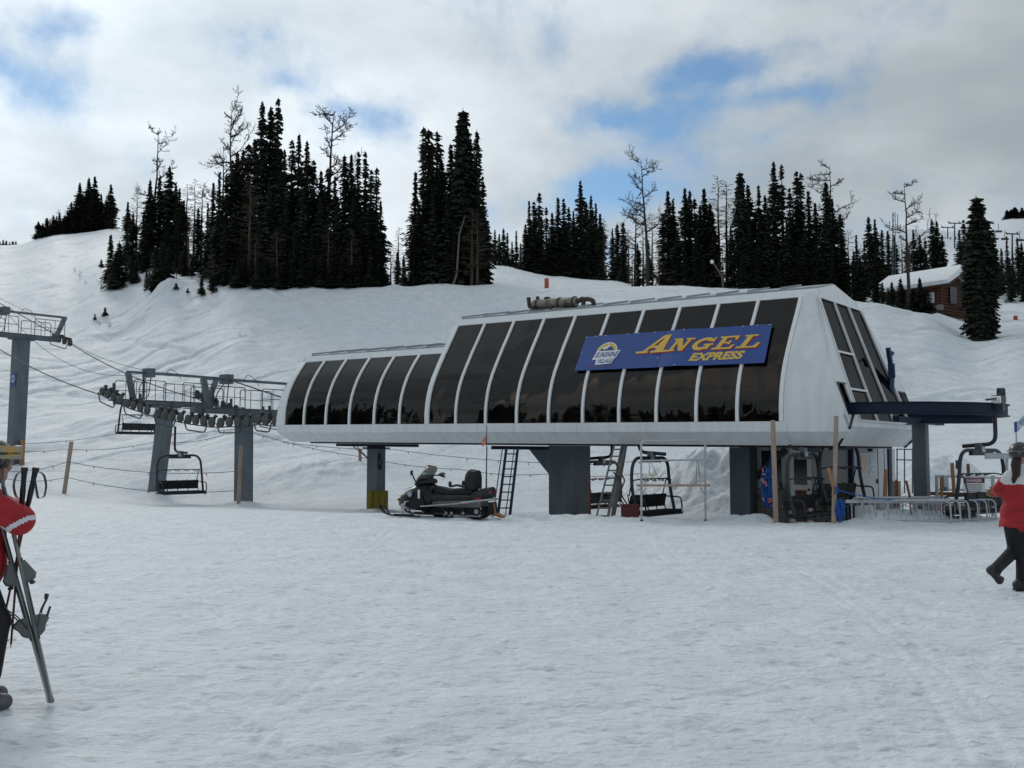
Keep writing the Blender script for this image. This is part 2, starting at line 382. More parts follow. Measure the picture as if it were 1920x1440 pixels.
# profiles of the snow along some directions of the photograph: (depth in m, height in m) or (depth, 'y' row)
def _z(px, Y, py): return at(px, py, Y).z
PROF = {
 -300: [(26, 0), (45, .2), (56, 1.5), (70, 5.2), (90, 11.5), (120, 21), (160, 32), (200, 42.5), (260, 45), (420, 45)],
    0: [(26, 0), (45, -.1), (55, 1.07), (70, 'y', 765), (90, 'y', 655), (120, 'y', 560), (160, 'y', 495), (200, 'y', 466), (260, 44.5), (420, 45)],
  110: [(26, 0), (45, -.15), (54, .95), (70, 'y', 765), (90, 'y', 650), (112, 'y', 555), (155, 'y', 478), (195, 'y', 446), (260, 45), (420, 45)],
  200: [(26, 0), (45, -.3), (52, .8), (70, 'y', 760), (90, 'y', 635), (110, 'y', 525), (150, 'y', 465), (190, 'y', 437), (260, 45), (420, 45)],
  330: [(26, 0), (44, -.5), (52, .6), (70, 'y', 735), (87, 'y', 600), (96, 'y', 532), (115, 'y', 506), (150, 'y', 470), (190, 34), (420, 38)],
  450: [(26, 0), (44, -.55), (50, .5), (70, 'y', 710), (84, 'y', 600), (93, 'y', 536), (110, 'y', 528), (150, 23.5), (420, 30)],
  740: [(27.5, 0), (34, -.4), (40, -.55), (46, .1), (50, 1.0), (58, 'y', 800), (70, 'y', 690), (82, 'y', 592), (92, 'y', 538), (110, 18.6), (150, 21), (300, 'y', 515), (420, 62)],
  850: [(27, 0), (30, -.35), (40, -.55), (46, .2), (51, 1.3), (58, 'y', 795), (70, 'y', 690), (82, 'y', 590), (92, 'y', 534), (110, 18.6), (150, 21), (300, 'y', 515), (420, 62)],
  930: [(26.2, 0), (28, -.35), (40, -.6), (45, .2), (51, 1.4), (58, 'y', 795), (70, 'y', 690), (82, 'y', 592), (92, 'y', 536), (103, 'y', 530), (122, 'y', 517), (148, 'y', 499), (200, 34), (300, 'y', 505), (420, 62)],
 1050: [(26.1, 0), (27.5, -.45), (40, -.6), (45, .3), (51, 1.4), (58, 'y', 795), (70, 'y', 690), (82, 'y', 596), (92, 'y', 543), (105, 'y', 540), (150, 'y', 523), (200, 32), (420, 40)],
 1150: [(26.0, 0), (27.2, -.5), (38, -.6), (44, .3), (51, 1.6), (58, 'y', 790), (70, 'y', 690), (82, 'y', 597), (92, 'y', 545), (105, 'y', 541), (140, 'y', 530), (200, 30), (420, 36)],
 1270: [(26.0, 0), (27.2, -.5), (37, -.6), (43, .4), (51, 1.8), (58, 'y', 790), (70, 'y', 690), (82, 'y', 600), (92, 'y', 548), (105, 'y', 538), (150, 22), (200, 26), (420, 32)],
 1400: [(25.6, 0), (26.8, -.45), (37, -.5), (43, .6), (51, 2.2), (60, 'y', 770), (72, 'y', 670), (84, 'y', 590), (94, 'y', 550), (108, 'y', 543), (150, 24), (420, 34)],
 1540: [(24.2, 0), (25.0, -.35), (34, -.4), (42, .8), (50, 2.2), (60, 'y', 760), (72, 'y', 660), (84, 'y', 590), (94, 'y', 560), (110, 'y', 552), (150, 26), (250, 48), (420, 90)],
 1640: [(25.0, 0), (26.0, -.3), (34, -.2), (42, 1.0), (55, 3.6), (72, 'y', 645), (90, 'y', 573), (112, 'y', 566), (150, 27), (250, 50), (400, 'y', 450), (500, 90)],
 1720: [(25.5, 0), (26.5, -.2), (34, -.1), (42, 1.0), (60, 4.8), (76, 'y', 632), (90, 'y', 590), (112, 'y', 577), (150, 26.5), (250, 'y', 510), (400, 'y', 440), (500, 92)],
 1835: [(26, 0), (28, -.15), (33, 0), (40, .9), (60, 4.9), (84, 'y', 636), (100, 'y', 612), (130, 'y', 588), (170, 'y', 548), (260, 'y', 482), (400, 'y', 432), (500, 'y', 428)],
 1920: [(26, 0), (28, -.15), (33, 0), (40, .9), (60, 5.2), (84, 'y', 622), (110, 'y', 598), (150, 'y', 568), (190, 'y', 530), (280, 'y', 470), (400, 'y', 415), (480, 'y', 412)],
 2250: [(26, 0), (33, .2), (40, 1.0), (60, 5.2), (84, 12), (110, 17), (150, 25), (190, 33), (280, 57), (400, 93), (480, 100)],
}
_ykn = np.concatenate([np.linspace(0, 60, 481), np.exp(np.linspace(math.log(60.2), math.log(4000), 500))])
def _pchip(xs, ys, x):
    xs = np.array(xs, float); ys = np.array(ys, float); h = np.diff(xs); d = np.diff(ys)/h; m = np.zeros(len(xs))
    m[0], m[-1] = 0, 0
    for i in range(1, len(xs)-1):
        if d[i-1]*d[i] > 0:
            w1, w2 = 2*h[i]+h[i-1], h[i]+2*h[i-1]; m[i] = (w1+w2)/(w1/d[i-1]+w2/d[i])
    i = np.clip(np.searchsorted(xs, x)-1, 0, len(xs)-2); t = np.clip((x-xs[i])/h[i], 0, 1)
    return ys[i]*(1+2*t)*(1-t)**2 + h[i]*m[i]*t*(1-t)**2 + ys[i+1]*t*t*(3-2*t) + h[i]*m[i+1]*t*t*(t-1)
_sk, _pk = [], []
for px in sorted(PROF):
    k = PROF[px]; xs = [0, 12, 20] + [q[0] for q in k] + [4000]
    ys = [0, 0, 0] + [(_z(px, q[0], q[2]) if q[1] == 'y' else q[1]) for q in k]; ys.append(ys[-1])
    _sk.append((px-960)/FPX); _pk.append(_pchip(xs, ys, _ykn))
_sk = np.array(_sk); _pk = np.array(_pk)
# mounds and banks: x, y, radius x, radius y, height
MOUNDS = [(at(1425, 960, 25.2).x, 25.3, .55, .5, .16), (at(1625, 960, 24.6).x, 24.7, .9, .55, .20), (at(1700, 960, 24.9).x, 25.0, .9, .5, .22), (at(1790, 960, 25).x, 25.3, 1.2, .5, .12),
          (at(1365, 900, 36).x, 36.3, 2.0, 2.2, 1.9), (at(1310, 900, 38).x, 38.5, 2.5, 2.0, 1.0), (at(1225, 900, 39).x, 39, 2.6, 1.6, .6),
          (at(560, 880, 49).x, 49, 3.4, 2.6, .40), (at(640, 880, 49.5).x, 50, 2.4, 2.0, .25), (at(1735, 900, 37).x, 37, 1.6, 2.0, .9), (at(1690, 900, 36).x, 35.5, .9, 1.5, .7),
          (at(310, 530, 95).x, 95, 1.2, 1.2, .8), (at(300, 937, 46.6).x, 46.2, 1.0, .8, .22), (at(457, 948, 42.8).x, 42.4, .9, .7, .20), (at(705, 958, 38).x, 37.6, .9, .6, .16), (at(1062, 972, 26.3).x, 26.2, 1.3, .35, .10), (at(1393, 975, 26).x, 26.0, .8, .4, .10), (at(1790, 900, 36).x, 36, 1.5, 1.5, .6)]
TRK = [('y', -1.2, -.12, .010, .22, .035, .020), ('y', 2.4, .16, -.004, .24, .035, .020), ('y', -4.6, .22, -.006, .22, .035, .018), ('x', 15.5, .10, .012, .25, .05, .022), ('x', 19.5, -.06, .006, .9, .10, .030), ('x', 21.5, .03, .004, 1.0, .12, .03), ('x', 9.0, .32, .0, .22, .03, .022),
       ('x', 6.2, .55, .02, .20, .03, .022), ('y', .6, .42, -.012, .22, .035, .018), ('x', 12.4, -.22, .015, .24, .04, .02), ('y', -7.5, .20, .012, .3, .06, .024), ('x', 17.4, .18, -.01, .24, .04, .02), ('y', 5.0, -.35, .012, .22, .035, .02), ('x', 23.3, -.02, -.002, .5, .09, .03)]
def terrain(x, y, detail=True):
    x = np.asarray(x, float); y = np.asarray(y, float)
    r = np.hypot(x, y); ang = np.abs(np.arctan2(x, y))
    front = (y > .1) & (np.abs(x) <= .72*np.maximum(y, .1))
    s = np.where(front, x/np.maximum(y, .1), np.sign(x)*.72); Y = np.where(front, y, r*math.cos(math.atan(.72)))
    fade = 1 - sstep(R(50), R(110), ang)
    si = np.clip(np.searchsorted(_sk, s)-1, 0, len(_sk)-2); t = np.clip((s-_sk[si])/(_sk[si+1]-_sk[si]), 0, 1); t = t*t*(3-2*t)
    yi = np.clip(np.searchsorted(_ykn, Y)-1, 0, len(_ykn)-2); q = np.clip((Y-_ykn[yi])/(_ykn[yi+1]-_ykn[yi]), 0, 1)
    z = (_pk[si, yi]*(1-q)+_pk[si, yi+1]*q)*(1-t) + (_pk[si+1, yi]*(1-q)+_pk[si+1, yi+1]*q)*t
    z = z*fade
    for (mx, my, a, b, h) in MOUNDS: 
        e = ((x-mx)/a)**2 + ((y-my)/b)**2
        z = z + h*np.exp(-e)*(1 + (.35*fbm(x*1.7, y*1.7, 3, 30) if detail else 0))
    # broad unevenness
    slope = sstep(44, 62, Y)
    z = z + slope*fade*(.42*fbm(x/9, y/9, 3, 3) + .22*fbm(x/2.6+.3*y/2.6, y/3.4, 4, 9))*np.clip(70/np.maximum(Y, 70), .5, 1)
    z = z + (1-slope)*.05*fbm(x/4, y/4, 3, 4)*sstep(8, 18, Y)
    if detail:
        lip = np.exp(-((Y-25.6)/1.0)**2)*sstep(-3, 0, x)
        z = z + lip*.13*fbm(x*2.2, y*2.2, 4, 12)
        near = 1 - sstep(20, 45, Y)
        cl = fbm(x*1.6, y*1.9, 4, 17, .6)                       # scuffed, wind-combed foreground
        z = z + near*(.013*cl + .018*np.maximum(fbm(x*4.2, y*4.5, 3, 21, .6)-.08, 0)*2.0 - .035*np.maximum(fbm(x*2.6, y*4.2, 3, 25)-.16, 0)*2 + .007*fbm(x*8, y*8, 2, 71))
        # tracks pressed into the flat: pairs of ski lines and a few snowmobile runs
        for (ax_, a, b, c, gap, wd, dp_) in TRK:
            p, q = (y, x) if ax_ == 'y' else (x, y)
            dl_ = (q-(a+b*p+c*p*p))/np.sqrt(1+(b+2*c*p)**2); brk = np.clip(fbm(x/2.5, y/2.5, 2, 80)*3+.8, 0, 1)
            for g_ in (-gap/2, gap/2): z = z + near*.42*dp_*brk*(-np.exp(-((dl_-g_)/wd)**2) + .5*np.exp(-((dl_-g_-wd*2)/wd)**2))
        # ski tracks traversing the slope
        for k, (dx, dy, f, a) in enumerate(((.90, .43, .30, .17), (.80, -.60, .28, .15), (.97, .25, .50, .10), (.60, .80, .22, .14), (.93, -.36, .36, .11), (.75, .66, .42, .12))):
            u = (x*dx + y*dy)/26; w = (-x*dy + y*dx)*f + 1.2*fbm(x/15, y/15, 2, 40+k)
            n_ = vnoise(u, w, 50+k); ln_ = np.clip(1-np.abs(n_)/.075, 0, 1)
            z = z + slope*fade*a*(-ln_ + .55*np.clip(1-np.abs(n_-.12)/.07, 0, 1))*np.clip(fbm(x/11, y/11, 2, 60+k)*1.6+.55, 0, 1)
    return z
def gz(x, y): return float(terrain(np.array([x]), np.array([y]), False)[0])

def build_ground():
    rs = np.concatenate([np.exp(np.linspace(math.log(2.2), math.log(34), 430)), np.exp(np.linspace(math.log(34.2), math.log(105), 420)), np.exp(np.linspace(math.log(105.6), math.log(220), 90)), np.exp(np.linspace(math.log(223), math.log(4200), 60))])
    aa = np.concatenate([np.linspace(-31.5, 31.5, 640), np.linspace(33, 327, 90)])
    A = np.radians(aa); nr, na = len(rs), len(aa)
    X = np.outer(rs, np.sin(A)); Yg = np.outer(rs, np.cos(A)); Z = terrain(X, Yg)
    vs = np.stack([X, Yg, Z], -1).reshape(-1, 3); vs = np.vstack([vs, [[0, 0, 0]]])
    i = np.arange(nr-1)[:, None]*na; j = np.arange(na)[None, :]; j2 = (j+1) % na
    q = np.stack([i+j, i+na+j, i+na+j2, i+j2], -1).reshape(-1, 4)
    c = len(vs)-1; tri = np.array([(c, k, (k+1) % na) for k in range(na)])
    me = bpy.data.meshes.new('snow_ground')
    me.vertices.add(len(vs)); me.vertices.foreach_set('co', vs.ravel())
    loops = np.concatenate([q[:, ::-1].ravel(), tri[:, ::-1].ravel()]); nl = len(loops)
    me.loops.add(nl); me.loops.foreach_set('vertex_index', loops)
    st = np.concatenate([np.arange(len(q))*4, len(q)*4+np.arange(len(tri))*3])
    me.polygons.add(len(st)); me.polygons.foreach_set('loop_start', st)
    me.update(calc_edges=True); me.validate()
    me.polygons.foreach_set('use_smooth', np.ones(len(me.polygons), bool))
    if me.polygons[0].normal.z < 0: me.flip_normals()
    m = bpy.data.materials.new('snow'); m.use_nodes = True; nt = m.node_tree; N = nt.nodes; L = nt.links; b = N['Principled BSDF']
    b.inputs['Roughness'].default_value = .62; b.inputs['Specular IOR Level'].default_value = .25
    tc = N.new('ShaderNodeTexCoord'); O = tc.outputs['Object']
    def noise(sc, det, stretch=(1, 1, 1), rot=0):
        mp = N.new('ShaderNodeMapping'); mp.inputs['Scale'].default_value = stretch; mp.inputs['Rotation'].default_value = (0, 0, rot); L.new(O, mp.inputs[0])
        n = N.new('ShaderNodeTexNoise'); n.inputs['Scale'].default_value = sc; n.inputs['Detail'].default_value = det; n.inputs['Roughness'].default_value = .6; L.new(mp.outputs[0], n.inputs[0]); return n.outputs[0]
    cr = N.new('ShaderNodeValToRGB'); L.new(noise(1.3, 8), cr.inputs[0]); cr.color_ramp.elements[0].position = .34; cr.color_ramp.elements[1].position = .6
    cr.color_ramp.elements[0].color = (.68, .725, .765, 1); cr.color_ramp.elements[1].color = (.775, .82, .86, 1)
    # thin brown dirt trodden into the snow in scattered flecks
    dr = N.new('ShaderNodeValToRGB'); L.new(noise(5.5, 7, (1, 2.2, 1)), dr.inputs[0]); dr.color_ramp.elements[0].position = .55; dr.color_ramp.elements[1].position = .68
    dr.color_ramp.elements[0].color = (1, 1, 1, 1); dr.color_ramp.elements[1].color = (.68, .67, .65, 1)
    mx = N.new('ShaderNodeMix'); mx.data_type = 'RGBA'; mx.blend_type = 'MULTIPLY'; mx.inputs[0].default_value = 1; L.new(cr.outputs[0], mx.inputs[6]); L.new(dr.outputs[0], mx.inputs[7])
    L.new(mx.outputs[2], b.inputs['Base Color'])
    def add(a, bq, k):
        n = N.new('ShaderNodeMath'); n.operation = 'MULTIPLY_ADD'; L.new(bq, n.inputs[0]); n.inputs[1].default_value = k; L.new(a, n.inputs[2]); return n.outputs[0]
    h = noise(22, 6); h = add(h, noise(5.5, 8, (1, 1.5, 1)), 4.2); h = add(h, noise(.9, 6, (1, 2.0, 1), R(24)), 2.2); h = add(h, noise(11, 6, (1, 1.3, 1)), 2.4)
    bp = N.new('ShaderNodeBump'); bp.inputs['Strength'].default_value = .55; bp.inputs['Distance'].default_value = .026; L.new(h, bp.inputs['Height']); L.new(bp.outputs[0], b.inputs['Normal'])
    me.materials.append(m); M['snow'] = m
    o = link('snow_ground', me); tag(o, kind='structure'); return o
build_ground()
M['snow_cap'] = mat('snow_cap', (.78, .80, .83), .65, var=.04, scale=3, bump=.3, bscale=10)
# ---------------------------------------------------------------- lift station
TH, SL = 0.651976, 0.01206
HX, HY, HZ0 = 6.792, 25.554, 2.50
CA, SA = math.cos(TH), math.sin(TH)
HW = 6.1                                     # hull width
def HP(u, v, z): return Vector((HX - CA*u + SA*v, HY + SA*u + CA*v, z + SL*u))   # u along the lift (uphill), v across, z up
def onv(px, py, v):                          # pixel -> (u, z) in the vertical plane at v
    d = ray(px, py); ox, oy = HX + SA*v, HY + CA*v
    # k*d.x = ox - CA*u ; k*d.y = oy + SA*u
    k = (ox*SA + oy*CA)/(d[0]*SA + d[1]*CA); u = (k*d[1]-oy)/SA
    return u, EYE + k*d[2] - SL*u
AX = Vector((-CA, SA, 0)); BX = Vector((SA, CA, 0))
ST = thing('lift_station', 'long white chairlift station with curved bands of dark tinted glass on thick legs', 'lift station', HP(9, 3, -.5))
mull_px = [531, 569, 610, 654, 700.5, 748, 800, 854, 910, 968, 1028, 1092, 1160, 1230, 1305, 1382, 1463]
MU = sorted(onv(x, 795 - 8*(x-531)/932, 0)[0] for x in mull_px)     # u of the 17 mullions, near to far
MU[0] = 0.0
UT = MU[10]                                  # where the tall part ends
TALL = [(0, 2.46), (.0, 2.80), (.035, 3.1), (.10, 3.4), (.20, 3.7), (.34, 4.0), (.55, 4.36), (.82, 4.80), (1.14, 5.28), (1.47, 5.80)]
LOW = [(0, 2.46), (.01, 2.80), (.045, 3.12), (.115, 3.42), (.225, 3.72), (.37, 4.02), (.55, 4.30), (.76, 4.58), (.98, 4.84)]
def off(prof, d):                            # profile pushed outwards by d
    out = []
    for i in range(len(prof)):
        a = prof[max(0, i-1)]; b = prof[min(len(prof)-1, i+1)]; t = Vector((b[0]-a[0], b[1]-a[1])).normalized()
        out.append((prof[i][0]-t.y*d, prof[i][1]+t.x*d))
    return out
def strip(mb, prof, u0, u1, d0, d1, mirror=False):     # solid strip following a profile between u0 and u1
    a = off(prof, d0); b = off(prof, d1); f = (lambda v: HW-v) if mirror else (lambda v: v)
    secs = []
    for p, q in zip(a, b): secs.append([HP(u0, f(p[0]), p[1]), HP(u1, f(p[0]), p[1]), HP(u1, f(q[0]), q[1]), HP(u0, f(q[0]), q[1])])
    return mb.loft(secs)
for i in range(16):
    prof = TALL if i < 10 else LOW
    u0, u1 = MU[i]+.038, MU[i+1]-.038
    if i == 9: u1 -= .05
    if i == 10: u0 += .06
    strip(MB(), prof, u0, u1, -.035, -.05).build('glass_panel', M['tint'], ST, smooth=30)
for i in range(17):
    prof = TALL if i <= 10 else LOW
    w = .042 if i not in (0, 10, 16) else (.055, .085, .08)[(0, 10, 16).index(i)]
    strip(MB(), prof, MU[i]-w, MU[i]+w, -.05, .018).build('mullion', M['white_trim'], ST, smooth=30)
# rear side: wider panes
for a, b, prof in ((MU[0], MU[2], TALL), (MU[2], MU[4], TALL), (MU[4], MU[6], TALL), (MU[6], MU[8], TALL), (MU[8], MU[10], TALL), (MU[10], MU[12], LOW), (MU[12], MU[14], LOW), (MU[14], MU[16], LOW)):
    strip(MB(), prof, a+.05, b-.05, -.035, -.05, True).build('glass_panel', M['tint'], ST, smooth=30)
for i in range(0, 17, 2):
    strip(MB(), TALL if i <= 10 else LOW, MU[i]-.05, MU[i]+.05, -.05, .03, True).build('mullion', M['white_trim'], ST, smooth=30)
# skirt below the glass: upright band and tapered band, in panels with open joints
UE = -1.72; UF = MU[16]+.32                  # ends of the hull at the widest level
joints = [UE, MU[0]-.15, MU[3]+.3, MU[5]+.2, MU[7]+.1, MU[10], MU[12]+.5, MU[14]+.3, UF]
for side in (False, True):
    f = (lambda v: HW-v) if side else (lambda v: v)
    for k in range(len(joints)-1):
        a, b = joints[k]+.004, joints[k+1]-.004
        if k == 0: up = [(-.02, 2.19), (-.02, 2.32)]
        else: up = [(-.02, 2.19), (-.02, 2.455)]
        m = MB(); m.hexa([HP(a, f(-.02), up[0][1]), HP(b, f(-.02), up[0][1]), HP(b, f(.03), up[0][1]), HP(a, f(.03), up[0][1]), HP(a, f(-.02), up[1][1]), HP(b, f(-.02), up[1][1]), HP(b, f(.03), up[1][1]), HP(a, f(.03), up[1][1])])
        m.build('skirt_panel', M['white'], ST)
        a2 = a + (.42 if k == 0 else 0); b2 = b - (.42 if k == len(joints)-2 else 0)
        m = MB(); m.hexa([HP(a2, f(.33), 1.85), HP(b2, f(.33), 1.85), HP(b2, f(.38), 1.85), HP(a2, f(.38), 1.85), HP(a, f(-.012), 2.186), HP(b, f(-.012), 2.186), HP(b, f(.04), 2.186), HP(a, f(.04), 2.186)])
        m.build('skirt_panel', M['white'], ST)
    # white band above the glass
    for (pr, ua, ub) in ((TALL, -.42, UT+.10), (LOW, UT+.10, UF-.25)):
        tv, tz = pr[-1]
        m = MB(); m.hexa([HP(ua, f(tv+.02), tz+.004), HP(ub, f(tv+.02), tz+.004), HP(ub, f(tv+.09), tz-.02), HP(ua, f(tv+.09), tz-.02), HP(ua, f(tv+.12), tz+.22), HP(ub, f(tv+.12), tz+.22), HP(ub, f(tv+.20), tz+.22), HP(ua, f(tv+.20), tz+.22)])
        m.build('eaves_band', M['white_trim'], ST)
# far end mouth
for side in (False, True):
    m = MB()
    f = (lambda v: HW-v) if side else (lambda v: v)
    pr = [(.0, 2.3)] + LOW + [(1.1, 5.05)]
    for i in range(len(pr)-1):
        (v0, z0), (v1, z1) = pr[i], pr[i+1]
        k0 = .30*(1-((z0-2.3)/2.8)) + .06; k1 = .30*(1-((z1-2.3)/2.8)) + .06
        m.hexa([HP(MU[16]+.092, f(v0), z0), HP(MU[16]+k0+.07, f(v0), z0), HP(MU[16]+k0+.07, f(v0+.10), z0), HP(MU[16]+.092, f(v0+.10), z0), HP(MU[16]+.092, f(v1), z1), HP(MU[16]+k1+.07, f(v1), z1), HP(MU[16]+k1+.07, f(v1+.10), z1), HP(MU[16]+.092, f(v1+.10), z1)])
    m.build('end_rim', M['white_trim'], ST)

# roofs in sheets with raised seams
def roof(ua, ub, v0, z0, zr, n):
    vm = HW/2
    for k in range(n):
        a = ua + (ub-ua)*k/n; b = ua + (ub-ua)*(k+1)/n
        dz = .006*(k % 2)
        for f in ((lambda v: v), (lambda v: HW-v)):
            m = MB(); m.hexa([HP(a+.01, f(v0), z0+dz), HP(b-.01, f(v0), z0+dz+.004), HP(b-.01, f(vm), zr+dz+.004), HP(a+.01, f(vm), zr+dz), HP(a+.01, f(v0), z0+.05+dz), HP(b-.01, f(v0), z0+.054+dz), HP(b-.01, f(vm), zr+.05+dz+.004), HP(a+.01, f(vm), zr+.05+dz)])
            m.build('roof_sheet', M['roof'], ST)
        m = MB(); m.beam(HP(b-.02, v0, z0+.085+dz), HP(b-.02, vm, zr+.085+dz), .05, .05); m.build('roof_seam', M['roof'], ST)
roof(-.30, UT-.1, 1.62, 6.02, 6.29, 13)
roof(UT+.12, UF-.5, 1.16, 5.06, 5.36, 7)
m = MB(); vm = HW/2
m.prism([(1.47, 4.9), (HW-1.47, 4.9), (HW-1.66, 6.0), (vm, 6.28), (1.66, 6.0)], lambda v, z: HP(UT+.0, v, z), lambda v, z: HP(UT+.05, v, z)); m.build('step_wall', M['white'], ST)
# near end: sloping face with three columns of glass
def UEZ(z): return UE + max(0, z-2.32)*(1.30/3.68)         # end face leans back
def EP(v, z, d=0.0): return HP(UEZ(z)-d, v, z)
def pv(z):
    for i in range(len(TALL)-1):
        if TALL[i][1] <= z <= TALL[i+1][1]:
            t = (z-TALL[i][1])/(TALL[i+1][1]-TALL[i][1]); return TALL[i][0]+t*(TALL[i+1][0]-TALL[i][0])
    return TALL[0][0] if z < TALL[0][1] else TALL[-1][0] + (z-TALL[-1][1])*.62
GB, GT = 2.52, 5.74
def gl(z): return 0.96 + (z-GB)/(GT-GB)*.46
def gr(z): return HW-0.96 - (z-GB)/(GT-GB)*.40
# front corner cheek between last mullion and the end face
zs = [2.32, 2.46, 2.8, 3.1, 3.4, 3.7, 4.0, 4.36, 4.8, 5.28, 5.8, 6.0]
for f in ((lambda v: v), (lambda v: HW-v)):
    g = [[HP(-.062, f(pv(z)), z), EP(f(pv(z)), z)] for z in zs]
    m = MB(); m.slab(g, (BX if f(0) == 0 else -BX), .05); m.build('corner_panel', M['white'], ST, smooth=30)
    # end face strip between corner and glass, with the slot where the rail comes out
    def piece(z0, z1, va0, va1, vb0, vb1, nm='end_panel'):
        m = MB(); m.hexa([EP(f(va0), z0), EP(f(vb0), z0), EP(f(vb0), z0, -.05), EP(f(va0), z0, -.05), EP(f(va1), z1), EP(f(vb1), z1), EP(f(vb1), z1, -.05), EP(f(va1), z1, -.05)]); m.build(nm, M['white'], ST)
    OL0, OL1 = 2.62, 3.42
    piece(2.32, OL0, pv(2.32), pv(OL0), gl(2.32)-.05, gl(OL0)-.05)
    piece(OL0, OL1, pv(OL0), pv(OL1), .24, .26); piece(OL0, OL1, .86, .86, gl(OL0)-.05, gl(OL1)-.05)
    piece(OL1, 4.3, pv(OL1), pv(4.3), gl(OL1)-.05, gl(4.3)-.05)
    piece(4.3, GT+.05, pv(4.3), pv(GT+.05), gl(4.3)-.05, gl(GT+.05)-.05)
    m = MB(); m.beam(EP(f(.25), OL0, .012), EP(f(.27), OL1, .012), .035, .03, AX); m.beam(EP(f(.27), OL1, .014), EP(f(.86), OL1, .014), .035, .03, AX)
    m.build('opening_trim', M['black'], ST)
m = MB(); m.hexa([EP(gl(2.32)-.05, 2.32), EP(gr(2.32)+.05, 2.32), EP(gr(2.32)+.05, 2.32, -.05), EP(gl(2.32)-.05, 2.32, -.05), EP(gl(GB)-.05, GB-.03), EP(gr(GB)+.05, GB-.03), EP(gr(GB)+.05, GB-.03, -.05), EP(gl(GB)-.05, GB-.03, -.05)]); m.build('end_panel', M['white'], ST)
m = MB(); m.prism([(pv(5.79), 5.79), (HW-pv(5.79), 5.79), (HW-1.60, 6.0), (HW/2+.1, 6.33), (1.60, 6.0)], lambda v, z: EP(v, z), lambda v, z: EP(v, z, -.05)); m.build('gable_panel', M['white'], ST)
m = MB(); m.prism([(1.60, 6.0), (HW/2+.1, 6.33), (HW-1.60, 6.0)], lambda v, z: EP(v, z, -.052), lambda v, z: HP(-.1, v, z)); m.build('gable_cap', M['white_trim'], ST)
def cv(j, z): return gl(z) + (gr(z)-gl(z))*j/3
bars = [3.30, 4.28]
for j in range(3):
    lv = [GB] + (bars if j == 0 else []) + [GT]
    for z0, z1 in zip(lv[:-1], lv[1:]):
        m = MB(); m.hexa([EP(cv(j, z0), z0, -.03), EP(cv(j+1, z0), z0, -.03), EP(cv(j+1, z0), z0, -.045), EP(cv(j, z0), z0, -.045), EP(cv(j, z1), z1, -.03), EP(cv(j+1, z1), z1, -.03), EP(cv(j+1, z1), z1, -.045), EP(cv(j, z1), z1, -.045)]); m.build('end_pane', M['tint_end'], ST)
for j in range(4):
    m = MB(); m.beam(EP(cv(j, GB-.03), GB-.03, .0), EP(cv(j, GT+.05), GT+.05, .0), .042, .06, AX); m.build('mullion', M['white_trim'], ST)
for z in bars:
    m = MB(); m.beam(EP(cv(0, z), z, .004), EP(cv(1, z), z, .004), .05, .05, AX); m.build('glazing_bar', M['white_trim'], ST)
m = MB(); m.beam(EP(gl(GB)-.05, GB-.03, .006), EP(gr(GB)+.05, GB-.03, .006), .05, .06, AX); m.build('glazing_bar', M['white_trim'], ST)
m = MB(); m.beam(EP(gl(GT)-.02, GT+.025, .008), EP(gr(GT)+.02, GT+.025, .008), .05, .05, AX); m.build('glazing_bar', M['white_trim'], ST)
# end skirt, in slanted panels
ev = [-.0, .9, 2.4, 3.7, 5.0, HW]
for k in range(5):
    a, b = ev[k]+.006, ev[k+1]-.006
    la = .33+a*(HW-.66)/HW; lb = .33+b*(HW-.66)/HW
    m = MB(); m.hexa([HP(UE+.42, la, 1.852), HP(UE+.42, lb, 1.852), HP(UE+.47, lb, 1.852), HP(UE+.47, la, 1.852), HP(UE, a, 2.315), HP(UE, b, 2.315), HP(UE+.05, b, 2.315), HP(UE+.05, a, 2.315)]); m.build('skirt_panel', M['white'], ST)
for f in ((lambda v: v), (lambda v: HW-v)):       # black seal along the opening and the skirt corner
    m = MB()
    m.beam(EP(f(.62), 2.66, .02), HP(UE-.02, f(-.02), 2.30), .05, .05, AX); m.beam(HP(UE-.02, f(-.02), 2.31), HP(UE+.41, f(.32), 1.84), .06, .06, AX)
    m.build('corner_seal', M['black'], ST)
for f in ((lambda v: v), (lambda v: HW-v)):
    m = MB(); m.hexa([HP(.15, f(.12), 2.4), HP(.2, f(.12), 2.4), HP(.2, f(1.3), 2.4), HP(.15, f(1.3), 2.4), HP(.15, f(.3), 3.9), HP(.2, f(.3), 3.9), HP(.2, f(1.3), 3.9), HP(.15, f(1.3), 3.9)]); m.build('shade_backing', M['black'], ST)  # added black panels that stop light showing through and keep the rail openings dark
# soffit and underside beams
m = MB(); m.hexa([HP(UE+.5, 1.15, 1.80), HP(UF-.5, 1.15, 1.80), HP(UF-.5, HW-1.15, 1.80), HP(UE+.5, HW-1.15, 1.80), HP(UE+.5, 1.15, 1.86), HP(UF-.5, 1.15, 1.86), HP(UF-.5, HW-1.15, 1.86), HP(UE+.5, HW-1.15, 1.86)]); m.build('soffit', M['deck'], ST)
